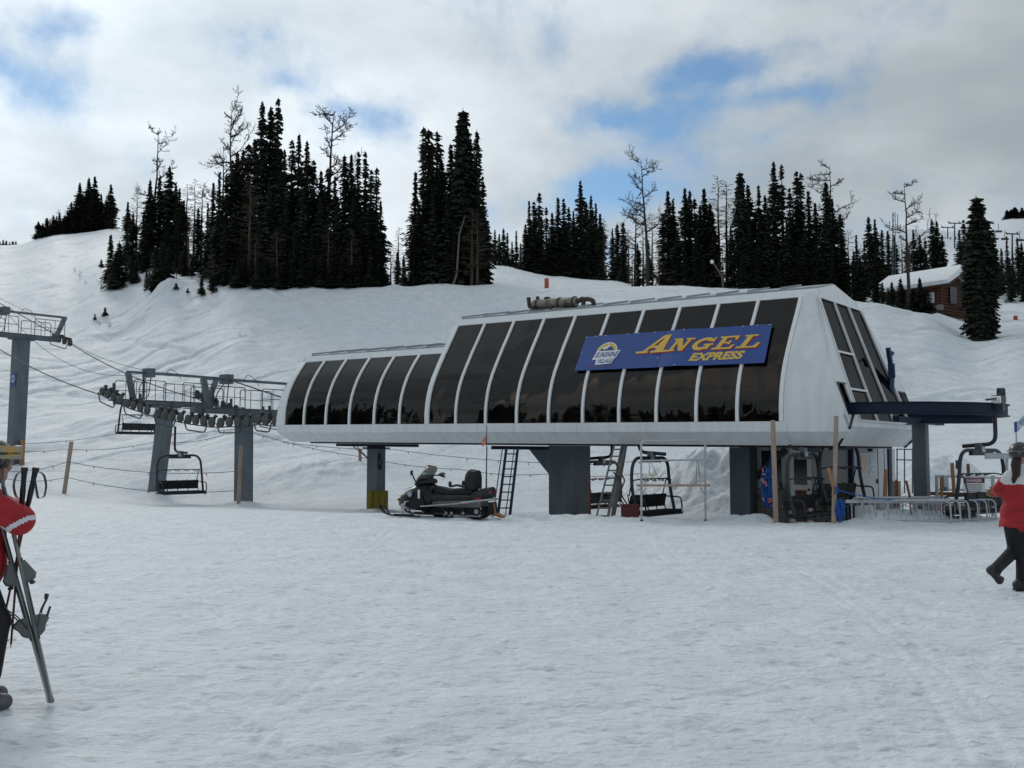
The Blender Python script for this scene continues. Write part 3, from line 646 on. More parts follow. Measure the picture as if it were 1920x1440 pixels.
# inside: decks, rails with tyres, bullwheel, frames, yellow crane beam
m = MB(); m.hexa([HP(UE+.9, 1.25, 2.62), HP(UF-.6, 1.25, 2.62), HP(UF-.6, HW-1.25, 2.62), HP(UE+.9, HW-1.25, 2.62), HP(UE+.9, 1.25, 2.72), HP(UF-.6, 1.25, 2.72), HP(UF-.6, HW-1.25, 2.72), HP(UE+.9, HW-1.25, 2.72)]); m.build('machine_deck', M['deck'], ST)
for v in (1.28, HW-1.28):
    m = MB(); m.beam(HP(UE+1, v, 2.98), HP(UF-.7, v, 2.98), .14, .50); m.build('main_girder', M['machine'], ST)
for v in (.62, HW-.62):
    n = 26
    for k in range(n):
        u = MU[1]*.3 + (UF-1.2)*k/(n-1)*.97
        m = MB(); m.cyl(HP(u, v-.09, 3.05), HP(u, v+.09, 3.05), .23, 14); m.build('drive_tyre', M['rubber'], ST, smooth=30)
    m = MB(); m.beam(HP(.2, v+(.22 if v < 3 else -.22), 3.05), HP(UF-.6, v+(.22 if v < 3 else -.22), 3.05), .08, .22); m.build('tyre_girder', M['machine'], ST)
m = MB(); c = HP(3.6, HW/2, 3.15); m.tube([c + Vector((math.cos(t)*2.15, math.sin(t)*2.15, 0)) for t in [2*math.pi*i/40 for i in range(41)]], .10, 8, False)
for t in range(8): m.beam(c, c + Vector((math.cos(t*math.pi/4)*2.1, math.sin(t*math.pi/4)*2.1, 0)), .10, .10)
m.cyl(c+Vector((0, 0, -.3)), c+Vector((0, 0, .5)), .3, 14); m.build('bullwheel', M['machine'], ST, smooth=30)
for u in (MU[7]+.4, MU[4]+.3, MU[2]):
    for v in (1.75, HW-1.75):
        m = MB(); m.beam(HP(u, v, 2.72), HP(u, v+(.25 if v < 3 else -.25), 5.9), .22, .16); m.build('roof_post', M['machine'], ST)
m = MB(); m.box(HP(MU[6], HW/2, 3.35), (2.6, 1.1, 1.25), -TH); m.box(HP(MU[8], HW/2, 3.2), (1.2, .9, .9), -TH); m.build('gearbox', M['machine'], ST, bevel=.05)
m = MB()
for u in (MU[11]+.2, MU[12]+.4, MU[13]+.4, MU[15]):
    m.beam(HP(u, 1.5, 2.72), HP(u, 1.9, 4.7), .14, .10); m.beam(HP(u, HW-1.5, 2.72), HP(u, HW-1.9, 4.7), .14, .10)
m.tube(rounded([HP(MU[11], 2.0, 3.7), HP(MU[9], 2.0, 3.75), HP(MU[7], 2.0, 3.75)], .2), .025, 6)
for k in range(9): m.tube([HP(MU[7]+k*.55, 2.0, 2.72), HP(MU[7]+k*.55, 2.0, 3.75)], .02, 5)
m.build('inner_frame', M['machine'], ST)
for (ua, ub, v, z) in ((MU[1]-.8, MU[3]-.2, 1.66, 5.62), (MU[5]-.6, MU[7]-.3, 1.66, 5.62), (MU[9]-.1, MU[10]+.3, 1.60, 4.95)):
    m = MB(); m.beam(HP(ua, v, z), HP(ub, v, z), .07, .10); m.build('crane_beam', M['beam_yellow'], ST)
m = MB(); m.beam(HP(MU[0], HW/2, 5.98), HP(UT, HW/2, 5.98), .25, .25)
for k in range(8):
    u = MU[0]+.3+k*(UT-.6)/7; m.beam(HP(u, 1.7, 5.93), HP(u, HW-1.7, 5.93), .10, .12)
m.build('roof_frame', M['machine'], ST)
# legs
def leg(u, v, w, d, zb, zt, nm='station_leg'):
    m = MB()
    m.hexa([HP(u-w/2, v-d/2, zb), HP(u+w/2, v-d/2, zb), HP(u+w/2, v+d/2, zb), HP(u-w/2, v+d/2, zb), HP(u-w/2, v-d/2, zt), HP(u+w/2, v-d/2, zt), HP(u+w/2, v+d/2, zt), HP(u-w/2, v+d/2, zt)])
    return m
uA = onv(705, 900, 3.05)[0]; uB = onv(1068, 900, 3.05)[0]; uC = onv(1394, 900, 3.05)[0]
m = leg(uA, 3.05, .62, .36, -1.2, 1.70); m.beam(HP(uA-.30, 2.85, -1), HP(uA-.30, 2.85, 1.7), .05, .10, BX); m.build('station_leg', M['steel'], ST)
m = MB(); m.beam(HP(uA-1.95, 3.05, 1.745), HP(uA+1.95, 3.05, 1.745), .5, .10); m.beam(HP(uA-.42, 3.05, 1.64), HP(uA+.42, 3.05, 1.64), .62, .06); m.build('leg_cap_beam', M['navy'], ST)
m = leg(uB, 3.05, 1.08, .82, -1.2, 1.795); m.build('station_leg', M['steel'], ST)
m = MB(); m.prism([(uB+.54, 1.66), (uB+1.42, 1.66), (uB+.54, .78)], lambda u, z: HP(u, 2.75, z), lambda u, z: HP(u, 3.3, z)); m.build('leg_bracket', M['steel'], ST)
m = MB(); m.beam(HP(uB+.2, 3.0, 1.71), HP(uB+2.95, 3.0, 1.71), .7, .12); m.build('leg_cap_beam', M['navy'], ST)
m = leg(uC, 3.05, .62, .5, -1.2, 1.795); m.build('station_leg', M['steel'], ST)
m = MB(); m.beam(HP(uC-.05, 3.36, .75), HP(uC-1.15, 3.36, 1.72), .14, .16); m.build('leg_brace', M['steel_dark'], ST)
m = MB()
for k in range(9): m.tube([HP(uA-.36, 2.85, 1.45-.0*k)+Vector((.06*math.sin(t)+.03*k/9, 0, -.62*abs(math.sin(t/2))*(.75+.03*k))) for t in [2*math.pi*i/10 for i in range(11)]], .014, 5, False)
m.build('cable_coil', M['black'], ST)
# thin drop rod near the ladder and inclined stays at the first leg
m = MB(); a = at(913, 838, 29.5); b = at(910, 966, 26.8); m.tube([a, b], .018, 6); m.build('drop_rod', M['steel_dark'], ST)
m = MB(); m.tube([HP(uA+1.2, 3.0, 1.70), HP(uA+.3, 2.9, 1.25)], .02, 6); m.tube([HP(uA+1.0, 3.0, 1.70), HP(uA+.3, 2.95, 1.22)], .015, 6); m.build('stay', M['steel_dark'], ST)

# turnaround rail with its post
ZR = 2.78
TR = thing('turnaround_rail', 'dark blue curved steel rail looping out of the station end on one grey post', 'rail', HP(-2.5, 3.05, -.3))
cR, rR = HW/2, HW/2-.58
uc = -2.05
path = [HP(-.6, .58, ZR), HP(-1.4, .58, ZR)] + [HP(uc - rR*math.sin(t)*1.02, cR - rR*math.cos(t), ZR) for t in [math.pi*i/26 for i in range(27)]] + [HP(-1.4, HW-.58, ZR), HP(-.6, HW-.58, ZR)]
def ribbon(path, w, z0, z1, nm, mt, par):
    n = len(path); g = []
    secs = []
    for i in range(n):
        t = (path[min(n-1, i+1)]-path[max(0, i-1)]); s = Vector((t.y, -t.x, 0)).normalized()*w/2; p = path[i]
        secs.append([p+s+Vector((0, 0, z0)), p-s+Vector((0, 0, z0)), p-s+Vector((0, 0, z1)), p+s+Vector((0, 0, z1))])
    mb = MB(); mb.loft(secs); return mb.build(nm, mt, par, smooth=30)
ribbon(path, .04, -.13, .13, 'rail_web', M['navy'], TR)
ribbon(path, .14, .132, .150, 'rail_flange', M['navy'], TR)
ribbon(path, .14, -.150, -.132, 'rail_flange', M['navy'], TR)
uE = onv(1728, 900, 3.05)[0]
m = MB(); p = HP(uE, 3.05, 0); m.beam(p+Vector((0, 0, -1)), p+Vector((0, 0, ZR-.36)), .34, .30, BX); m.beam(p+Vector((0, 0, ZR-.355)), p+Vector((0, 0, ZR-.33)), .62, .5, BX); m.build('rail_post', M['steel'], TR)
m = MB(); m.beam(HP(uE, 1.0, ZR-.26), HP(uE, HW-1.0, ZR-.26), .16, .14); m.beam(HP(uE+.3, 3.05, ZR-.26), HP(uc-rR*.9, 3.05, ZR-.26), .16, .14); m.build('rail_crossbeam', M['navy'], TR)
q = at(1670, 757, 28.6)
m = MB(); m.beam(q, at(1672, 706, 28.6), .12, .10); m.beam(at(1672.5, 708, 28.6), at(1671, 682, 28.5), .18, .14); m.beam(at(1670, 682, 28.5), at(1665, 652, 28.4), .11, .10); m.beam(at(1668, 668, 28.5), at(1674, 660, 28.5), .10, .10); m.build('rail_bracket', M['blue'], TR)

# roof exhaust
EX = thing('exhaust_muffler', 'large rusty metal muffler with bent pipes lying on the station roof', 'muffler', HP(5.6, 2.2, 6.05))
y0 = onv(1050, 572, 2.3)
def ex(px, py): 
    u, z = onv(px, py, 2.3); return HP(u, 2.3, z)
m = MB(); a, b = ex(1000, 571), ex(1082, 566); ax = (b-a).normalized()
m.tube([a, a+ax*.05, b-ax*.05, b], [.12, .165, .165, .12], 16); m.build('muffler_body', M['muffler'], EX, smooth=30)
m = MB()
for t in (.12, .62, .95): c = a.lerp(b, t); m.tube([c-ax*.03, c+ax*.03], .19, 14)
m.build('clamp_band', M['pipe_rust'], EX, smooth=30)
m = MB(); m.tube(rounded([ex(991, 558), ex(993, 577), ex(1003, 574)], .12), .07, 10); m.build('tail_pipe', M['pipe_rust'], EX, smooth=40)
m = MB(); m.tube(rounded([ex(1080, 565), ex(1100, 560), ex(1113, 563), ex(1114, 580)], .25), .075, 10); m.tube(rounded([ex(1078, 567), ex(1095, 558), ex(1093, 580)], .12), .07, 10); m.build('inlet_pipe', M['pipe_rust'], EX, smooth=40)
m = MB(); m.tube([ex(1008, 566), ex(1008, 556)], .06, 8); m.ball(ex(1026, 559), (.12, .06, .05)); m.build('drain_cap', M['pipe_rust'], EX, smooth=40)
m = MB()
for x in (1006, 1040, 1076):
    p = ex(x, 578); m.box(p+Vector((0, 0, -.03)), (.10, .5, .12), -TH)
m.build('saddle', M['pipe_rust'], EX)

# ---------------------------------------------------------------- name board on the glass
def onsurf(px, py, d=.10):                   # where a pixel's line of sight meets the sloping glass, d in front of it
    lo = None
    best = None
    for v in np.linspace(-.4, 1.8, 441):
        u, z = onv(px, py, v); e = abs(v - (pv(z) - d))
        if best is None or e < best[0]: best = (e, u, v, z)
    return HP(*best[1:])
BC = [onsurf(1077, 695, .06), onsurf(1433, 680, .06), onsurf(1448, 607, .06), onsurf(1099, 631, .06)]    # bl br tr tl
bn = ((BC[1]-BC[0]).cross(BC[3]-BC[0])).normalized()
if bn.dot(-BX) < 0: bn = -bn
def BP(s, t, d=0.0):
    bow = .035*math.sin(math.pi*min(1, max(0, (s-.46)/.2)))
    p = BC[0]*(1-s)*(1-t) + BC[1]*s*(1-t) + BC[2]*s*t + BC[3]*(1-s)*t
    return p + bn*(d + bow)
SG = thing('name_board', 'blue board reading ANGEL EXPRESS in yellow letters across the station glass', 'sign', BC[0])
for (s0, s1) in ((0, .462), (.464, 1)):
    m = MB(); m.slab([[BP(s0+(s1-s0)*i/12, j/4, -.012) for j in range(5)] for i in range(13)], bn, .012); m.build('board_half', M['sign_blue'], SG, smooth=30)
BW = (BC[1]-BC[0]).length; BH = (BC[3]-BC[0]).length
def board_poly(polys, mt, nm, d):
    m = MB()
    for k, pl in enumerate(polys):
        tri = tessellate_polygon([[Vector((q[0], q[1], 0)) for q in pl]])
        dd = d + .0006*(k % 6)
        m._add([BP(q[0], q[1], dd) for q in pl], [tuple(t) for t in tri])
    return m.build(nm, mt, SG)
def ring(cx, cy, r0, r1, a0, a1, n=22, sy=1.0):
    P = [(cx+r1*math.cos(R(a0+(a1-a0)*i/n)), cy+sy*r1*math.sin(R(a0+(a1-a0)*i/n))) for i in range(n+1)]
    return P + [(cx+r0*math.cos(R(a0+(a1-a0)*i/n)), cy+sy*r0*math.sin(R(a0+(a1-a0)*i/n))) for i in range(n, -1, -1)]
def rect(a, b, c, d): return [(a, b), (c, b), (c, d), (a, d)]
LET = {
 'A': [[(.52, 1), (.80, 1), (.98, .08), (.64, .08)], [(.52, 1), (.66, 1), (.30, .10), (.14, .10)], rect(.30, .28, .80, .42), rect(-.08, 0, .40, .12), rect(.50, 0, 1.12, .12)],
 'N': [rect(.12, .1, .30, .9), [(.10, 1), (.38, 1), (.92, 0), (.66, 0)], rect(.74, .1, .90, .92), rect(-.04, 0, .44, .13), rect(-.04, .88, .30, 1), rect(.60, .88, 1.06, 1)],
 'G': [ring(.5, .5, .27, .5, 38, 335), [(.56, .50), (1.06, .50), (1.06, .38), (.56, .38)], rect(.74, .06, .94, .40), [(.80, .64), (.98, .64), (.98, 1), (.88, .96)]],
 'E': [rect(.12, .1, .36, .9), rect(-.04, 0, .90, .13), rect(-.04, .87, .88, 1), rect(.36, .44, .68, .56), [(.76, .0), (.96, 0), (1.0, .34), (.84, .30)], [(.74, 1), (.92, 1), (.94, .68), (.80, .70)], rect(.58, .36, .70, .64)],
 'L': [rect(.16, .1, .42, .9), rect(-.02, 0, .94, .13), rect(-.02, .88, .64, 1), [(.78, 0), (1.0, 0), (1.04, .40), (.86, .36)]],
}
def word(s, x, y, w, h, gap, shear, first=1.0):
    out = []
    for i, ch in enumerate(s):
        k = first if i == 0 else 1.0
        for pl in LET[ch]: out.append([(x + (q[0]*w*k + shear*q[1]*h*k*BH/BW), y + q[1]*h*k) for q in pl])
        x += w*k + gap
    return out
aw = word('ANGEL', .335, .40, .098, .34, .020, .55, 1.40)
board_poly([[(q[0]+.006, q[1]-.028) for q in pl] for pl in aw], M['letter_red'], 'letter_shadow', .003)
board_poly(aw, M['yellow'], 'lettering', .008)
def text_polys(body, x0, x1, y0, y1, shear, nm, mt, d, bold=.03):
    cu = bpy.data.curves.new('txt', 'FONT'); cu.body = body; cu.offset = bold; cu.resolution_u = 3
    o = bpy.data.objects.new('txt', cu); col.objects.link(o)
    dg = bpy.context.evaluated_depsgraph_get(); me = bpy.data.meshes.new_from_object(o.evaluated_get(dg))
    bpy.data.objects.remove(o)
    xs = [v.co.x for v in me.vertices]; ys = [v.co.y for v in me.vertices]
    ax_, bx_, ay, by_ = min(xs), max(xs), min(ys), max(ys)
    P = []
    for v in me.vertices:
        t = (v.co.y-ay)/(by_-ay); P.append((x0 + (v.co.x-ax_)/(bx_-ax_)*(x1-x0) + shear*t, y0 + t*(y1-y0)))
    F = [tuple(p.vertices) for p in me.polygons]; bpy.data.meshes.remove(me)
    return P, F
def board_text(body, x0, x1, y0, y1, shear, nm, mt, d, bold=.03):
    P, F = text_polys(body, x0, x1, y0, y1, shear, nm, mt, d, bold); m = MB(); m._add([BP(a, b, d) for a, b in P], F); return m.build(nm, mt, SG)
board_text('EXPRESS', .625, .885, .12, .335, .018, 'lettering', M['yellow'], .006, .045)
# emblem: sun arc, mountain, two words
board_poly([ring(.155, .50, .0, .060, 0, 180, 24, BW/BH)], M['sign_white'], 'emblem', .002)
board_poly([ring(.155, .50, .030, .054, 8, 172, 24, BW/BH)], M['yellow'], 'emblem', .004)
board_poly([[(.105, .50), (.125, .60), (.138, .66), (.148, .63), (.160, .73), (.172, .65), (.185, .62), (.205, .50)]], M['sign_blue'], 'emblem', .006)
board_poly([[(.128, .60), (.138, .66), (.146, .63), (.160, .73), (.168, .66), (.160, .64), (.154, .58), (.148, .60), (.140, .56)]], M['sign_white'], 'emblem', .008)
board_poly([[(.085, .28), (.222, .32), (.236, .53), (.098, .53)], [(.112, .13), (.205, .16), (.216, .32), (.110, .30)]], M['sign_white'], 'emblem', .010)
board_text('SUNSHINE', .095, .222, .345, .495, .010, 'lettering', M['sign_blue'], .013, .02)
board_text('VILLAGE', .118, .203, .175, .300, .008, 'lettering', M['sign_blue'], .013, .02)
board_poly([rect(.075+k*.012, .07, .083+k*.012, .085) for k in range(12)], M['letter_red'], 'small_print', .004)
m = MB()
for (s, t) in ((.006, .97), (.06, .985), (.12, .985), (.25, .985), (.31, .985), (.40, .985), (.56, .985), (.86, .985), (.93, .985), (.99, .975), (.01, .5), (.462, .60), (.46, .42), (.458, .25), (.56, .02)):
    m.box(BP(s, t, .005), (.035, .02, .02), -TH)
m.build('mounting_clip', M['sign_white'], SG)
# ---------------------------------------------------------------- lift towers
def ladder_mb(p, q, w, side, n, r=.016, rung=.012):
    p, q, side = Vector(p), Vector(q), Vector(side).normalized()*w/2
    m = MB(); m.tube([p-side, q-side], r, 6); m.tube([p+side, q+side], r, 6)
    for k in range(n):
        c = p.lerp(q, (k+.5)/n); m.tube([c-side, c+side], rung, 5)
    return m
def sheave(px, py, v, par, r=.20):
    u, z = onv(px, py, v)
    return wheel(HP(u, v, z), par, r)
def wheel(c, par, r=.20):
    m = MB(); a = BX*.05
    m.tube([c-a*1.3, c-a*.9, c-a*.35, c+a*.35, c+a*.9, c+a*1.3], [r*.78, r, r*.86, r*.86, r, r*.78], 18)
    m.cyl(c-a*1.6, c+a*1.6, r*.28, 8)
    return m.build('sheave', M['sheave'], par, smooth=40)
def tower(name, label, pb, pt, w, ua, za, arm_top, arm_v=(.9, 5.1)):
    T = thing(name, label, 'lift tower', (pb.x, pb.y, pb.z))
    m = MB(); m.beam(pb-(pt-pb).normalized()*.8, pt, w, w*.95, BX); m.build('column', M['steel'], T)
    m = MB(); m.beam(HP(ua, .45, za), HP(ua, arm_v[1]+.15, za), .30, .26); m.beam(HP(ua, 2.4, za-.16), HP(ua, 3.7, za-.16), .42, .08); m.build('crossarm', M['steel'], T)
    # lifting frame above the arm
    for v, dv in ((arm_v[0], .30), (arm_v[1], .50)):
        m = MB(); s = 1 if v < 3 else -1
        m.beam(HP(ua, v, za+.13), HP(ua, v+dv*(1 if v > 3 else -1), za+arm_top), .20, .20, BX); m.build('frame_post', M['steel'], T)
    m = MB(); m.beam(HP(ua, arm_v[0]-.36, za+arm_top), HP(ua, arm_v[1]+.58, za+arm_top), .11, .11); m.build('frame_rail', M['steel'], T)
    m = MB(); c = HP(ua, 2.1, za+arm_top+.02); m.box(c, (.5, .38, .40), -TH)
    m.build('junction_box', M['alu_dark'] if False else M['steel'], T, bevel=.02)
    m = MB(); m.tube(rounded([c+Vector((-.1, 0, -.2)), c+Vector((-.45, -.05, -.7)), c+Vector((-.3, -.1, -1.25)), c+Vector((.05, -.1, -1.1)), c+Vector((.1, 0, -.2))], .35), .022, 6)
    m.tube(rounded([c+BX*.9+Vector((0, 0, .02)), c+BX*1.1+Vector((0, 0, .3)), c+BX*1.6+Vector((0, 0, .0)), c+BX*1.7+Vector((0, 0, -.2))], .2), .014, 5); m.build('hoist_cable', M['black'], T)
    # catwalk rails
    m = MB()
    for du in (-.75, .75):
        for v0, v1 in ((.9, 2.5), (3.4, 5.1)):
            m.tube(rounded([HP(ua+du, v0, za+.1), HP(ua+du, v0, za+.98), HP(ua+du, v1, za+.98), HP(ua+du, v1, za+.1)], .12), .02, 6)
            m.tube([HP(ua+du, v0, za+.55), HP(ua+du, v1, za+.55)], .015, 5)
            for k in (1, 2): v = v0+(v1-v0)*k/3; m.tube([HP(ua+du, v, za+.1), HP(ua+du, v, za+.98)], .015, 5)
        m.beam(HP(ua+du*.9, .6, za+.06), HP(ua+du*.9, 5.2, za+.06), .3, .03)
    m.build('catwalk', M['steel_dark'], T)
    # ladder on the uphill side
    d = (pt-pb); s = AX*.32 + BX*-.05
    base = pb + AX*(w/2+.20) - BX*.05; top = pt + AX*(w/2+.18) - BX*.05 + Vector((0, 0, .3))
    ladder_mb(base, top, .30, BX*.25+AX, max(6, int(d.length/.27))).build('ladder', M['steel_dark'], T)
    return T
GROUP_T = 'lift towers beside the station'
uT1 = onv(306, 850, 3.05)[0]; uT2 = onv(458, 850, 3.05)[0]; uT3 = onv(38, 750, 3.05)[0]
u1, z1 = onv(312, 757, 3.05); u2, z2 = onv(458, 772, 3.05); u3, z3 = onv(40, 631, 3.05)
b1 = HP(*[onv(291, 937, 3.05)[0], 3.05, onv(291, 937, 3.05)[1]]); b2 = HP(onv(457, 948, 3.05)[0], 3.05, onv(457, 948, 3.05)[1]); b3 = HP(onv(28, 872, 3.05)[0], 3.05, onv(28, 872, 3.05)[1])
T1 = tower('lift_tower', 'steel lift tower leaning slightly, its foot behind the chair hanging above the snow', b1, HP(u1, 3.05, z1-.2), .56, u1, z1, 1.35, (1.35, 5.3))
T2 = tower('lift_tower', 'upright steel lift tower nearest the station, behind a leaning wooden stake', b2, HP(u2, 3.05, z2-.2), .56, u2, z2, 1.32, (1.25, 5.0))
T3 = tower('lift_tower', 'tall steel lift tower with round blue sign, farthest up the lift line', b3, HP(u3, 3.05, z3-.2), .70, u3, z3, 1.30, (.9, 5.0))
for t in (T1, T2, T3): t['group'] = GROUP_T
near = [(192, 734), (202, 739), (213, 744), (225, 749), (239, 756), (250, 760), (263, 764), (276, 769), (296, 775), (309, 778), (323, 780), (338, 783), (353, 786), (367, 788), (382, 790), (397, 792)]
near2 = [(414, 792), (430, 791), (446, 791), (463, 791), (484, 786), (498, 788), (517, 790)]
VN, VF = .35, 5.35
pts1 = []
for k, p in enumerate(near + near2):
    u, z = onv(p[0], p[1], VN); pts1.append((u, z)); wheel(HP(u, VN, z), T1 if k < 12 else T2, .19)
    wheel(HP(u, VF, z+.05), T1 if k < 12 else T2, .19)
def train(par, idx, v, s):
    m = MB()
    for a in range(0, len(idx), 4):
        g = idx[a:a+4]
        if len(g) < 2: continue
        P = [HP(pts1[i][0], v+s*.13, pts1[i][1]+.13) for i in g]
        for i in range(len(P)-1): m.beam(P[i], P[i+1], .05, .15)
        for i in g: m.beam(HP(pts1[i][0], v+s*.13, pts1[i][1]+.12), HP(pts1[i][0]-.08, v+s*.13, pts1[i][1]+.30), .04, .10); m.ball(HP(pts1[i][0]-.1, v+s*.10, pts1[i][1]+.24), (.10, .08, .06), 6, 5)
        c = P[0].lerp(P[-1], .5); m.beam(c, c+Vector((0, 0, .42)), .10, .12)
    m.build('sheave_frame', M['steel_dark'], par)
    m = MB()
    for a in range(0, len(idx), 4):
        g = idx[a:a+4]
        if len(g) < 2: continue
        p, q = HP(pts1[g[0]][0], v-s*.2, pts1[g[0]][1]), HP(pts1[g[-1]][0], v-s*.2, pts1[g[-1]][1])
        m.tube(rounded([p+Vector((0, 0, -.05)), p.lerp(q, .12)+Vector((0, 0, -.42)), p.lerp(q, .88)+Vector((0, 0, -.42)), q+Vector((0, 0, -.05))], .12), .028, 6)
    m.build('rope_catcher', M['steel_dark'], par)
for v, s in ((VN, 1), (VF, -1)):
    for q in range(0, 23, 4): train(T1 if q < 12 else T2, list(range(q, min(q+4, 23))), v, s)
u3n, z3n = onv(120, 634, VF)
for v in (VN, VF):
    for k in range(4):
        wheel(HP(u3+(-.9+.6*k), v, z3+.02-.12+.13*k-.1), T3, .19)
    m = MB(); m.beam(HP(u3-1.0, v, z3-.02), HP(u3+1.0, v, z3+.38), .08, .16); m.beam(HP(u3, v, z3+.1), HP(u3, v, z3+.3), .2, .3); m.build('sheave_frame', M['steel_dark'], T3)
    m = MB(); m.tube(rounded([HP(u3-1.0, v-.2, z3-.25), HP(u3-.8, v-.2, z3-.55), HP(u3+.8, v-.2, z3-.2), HP(u3+1, v-.2, z3+.1)], .12), .026, 6); m.build('rope_catcher', M['steel_dark'], T3)
# blue disc sign on the far tower
c = at(50, 667, b3.y-1.0)
c = b3.lerp(HP(u3, 3.05, z3), .66) - BX*.40 + AX*-.15
m = MB(); m.box(c, (.50, .02, .72), -TH+math.pi/2*0); m.build('number_sign', M['sign_blue'], T3)
fx = Vector((CA, -SA, 0))
m = MB(); m.tube([c-BX*.016+fx*.19*math.cos(t)+Vector((0, 0, .05+.19*math.sin(t))) for t in [2*math.pi*i/20 for i in range(21)]], .016, 5, False)
P, F = text_polys('2', -.09, .09, -.10, .20, 0, '', None, 0, .01); m._add([c-BX*.02+fx*a+Vector((0, 0, b)) for a, b in P], F); m.build('number_mark', M['sign_white'], T3)
m = MB(); p = b3 + Vector((.1, -.1, 0)); m.tube([p+BX*.1-AX*.45+Vector((0, 0, -.3)), p+BX*.1-AX*.42+Vector((0, 0, 1.35))], .13, 10); m.build('crash_pad', M['wood_tan'], T3, smooth=40)
# haul rope: both strands
HR = MB()
for v, dz in ((VN, 0), (VF, .05)):
    far = HP(u3+45, v, z3+17); a = HP(u3, v, z3+.12); 
    strand = [far, a.lerp(far, .5)-Vector((0, 0, .6)), a] + sag(a, HP(pts1[0][0], v, pts1[0][1]-.17+dz), .35, 10)[1:] + [HP(u, v, z-.19+dz) for u, z in pts1[1:]] + [HP(MU[16], v, 2.95), HP(4.0, v, 3.05)]
    HR.tube(strand, .026, 6)
tag(HR.build('haul_rope', M['rope']), 'two dark steel haul ropes rising from the station to the upper left', 'cable')
def cable(px, label, nm='signal_cable', r=.012):
    m = MB(); m.tube(px, r, 5); return tag(m.build(nm, M['rope']), label, 'cable')
top3 = HP(u3, 2.1, z3+1.35); top1 = HP(u1, 2.1, z1+1.40); top2 = HP(u2, 2.1, z2+1.36)
cable([at(-120, 500, 70)] + sag(HP(u3, 3.4, z3+1.36), HP(u1, 3.2, z1+1.42), .7, 12) + [HP(u2, 3.3, z2+1.37)], 'thin upper signal cable strung above the tower frames')
cable([at(-140, 545, 60)] + sag(top3, top1, 1.3, 14), 'sagging signal cable meeting the box on the leaning tower')
cable([top2, HP(MU[16]+.1, 1.2, 3.2)], 'dark cable slanting from the nearest tower box into the station mouth', r=.03)

# ---------------------------------------------------------------- chairs
def make_chair(label, loc, rz, hang=2.80, hy=-.42):
    C = thing('lift_chair', label, 'lift chair', loc, rz, 'chairs of the lift')
    B = lambda m, n, k, **q: m.build(n, M[k], C, world=False, **q)
    m = MB(); m.tube(rounded([(0, hy, hang), (0, hy, 1.76), (0, -hy, 1.70)], .22), .050, 10); B(m, 'hanger', 'chair', smooth=40)
    bail = rounded([(-1.04, .12, .10), (-1.08, -.06, .85), (-.98, -.05, 1.60), (.98, -.05, 1.60), (1.08, -.06, .85), (1.04, .12, .10)], .38, 7)
    m = MB(); m.tube(bail, .046, 10); m.beam((-.5, -.05, 1.55), (.5, -.05, 1.55), .10, .16); B(m, 'bail', 'chair', smooth=40)
    m = MB(); m.box((0, -.02, 1.65), (.24, .16, .26)); B(m, 'clamp', 'steel', bevel=.02)
    for k in range(4):
        x = -.735+.49*k
        m = MB(); m.box((x, .16, .10), (.470, .50, .10)); B(m, 'seat_pad', 'pad', bevel=.03)
        m = MB(); m.box((x, -.15, .40), (.470, .08, .36), M=Matrix.Rotation(R(-12), 3, 'X')); B(m, 'back_pad', 'pad', bevel=.025)
    m = MB()
    for x in (-.98, -.49, 0, .49, .98): m.tube(rounded([(x, -.22, .60), (x, -.13, .08), (x, .40, .03), (x, .43, .10)], .1, 3), .018, 6)
    m.tube([(-1.0, .40, .035), (1.0, .40, .035)], .024, 6); m.tube([(-1.02, -.10, .06), (1.02, -.10, .06)], .024, 6); B(m, 'seat_frame', 'chair')
    for s in (-1, 1):
        m = MB(); m.tube(rounded([(s*1.03, -.12, .50), (s*1.03, .34, .48), (s*1.03, .38, .12), (s*1.03, .02, .06)], .09, 4), .022, 7); B(m, 'armrest', 'chair')
    m = MB(); m.tube(rounded([(-.94, -.20, .56), (-.96, -.1, .98), (-.90, .10, 1.02), (.90, .10, 1.02), (.96, -.1, .98), (.94, -.20, .56)], .14, 5), .018, 7)
    for x in (-.62, -.2, .25, .65): m.tube(rounded([(x-.1, .10, 1.02), (x-.06, .24, .97), (x+.1, .24, .97), (x+.12, .10, 1.02)], .05, 3), .014, 6)
    B(m, 'safety_bar', 'chair')
    m = MB(); m.box((.1, .075, 1.65), (.16, .02, .20)); m.box((-.0, -.105, 1.65), (.16, .02, .20)); B(m, 'number_plate', 'alu')
    return C
def chair_px(px, py, v, rz, label, z=None, **k):
    u, zz = onv(px, py, v); p = HP(u, v, zz); return make_chair(label, p, rz, **k)
RZN = math.atan2(-CA, -SA); RZF = RZN + math.pi         # facing downhill / uphill
chair_px(337, 927, .5, RZN, 'empty black chair hanging low in front of the leaning lift tower')
u, z = onv(258, 815, VF); make_chair('empty black chair on the far rope, farthest left of the station', HP(u, VF, z), RZF, hang=3.0)
chair_px(1224, 966, .6, RZN, 'black chair behind the white pipe scaffold under the station')
chair_px(1128, 955, 4.6, RZF, 'black chair partly hidden by the thick middle leg and slanting ladder')
chair_px(1512, 972, .35, RZN, 'black chair between the two wooden posts beneath the station end')
chair_px(1580, 948, 2.3, RZN-.15, 'black chair in front of the hut wall with the posters')
fw = (AX*.96+BX*.27).normalized(); p = HP(-4.45, 2.47, 0) + fw*.42; p.z = at(1835, 966, p.y).z
c7 = make_chair('black chair on the outer curve of the blue rail, beside the woman in red', p, math.atan2(-fw.x, fw.y), hang=2.72)
g = p + Vector((-fw.x*.42, -fw.y*.42, 2.72))-BX*.0-AX*.1
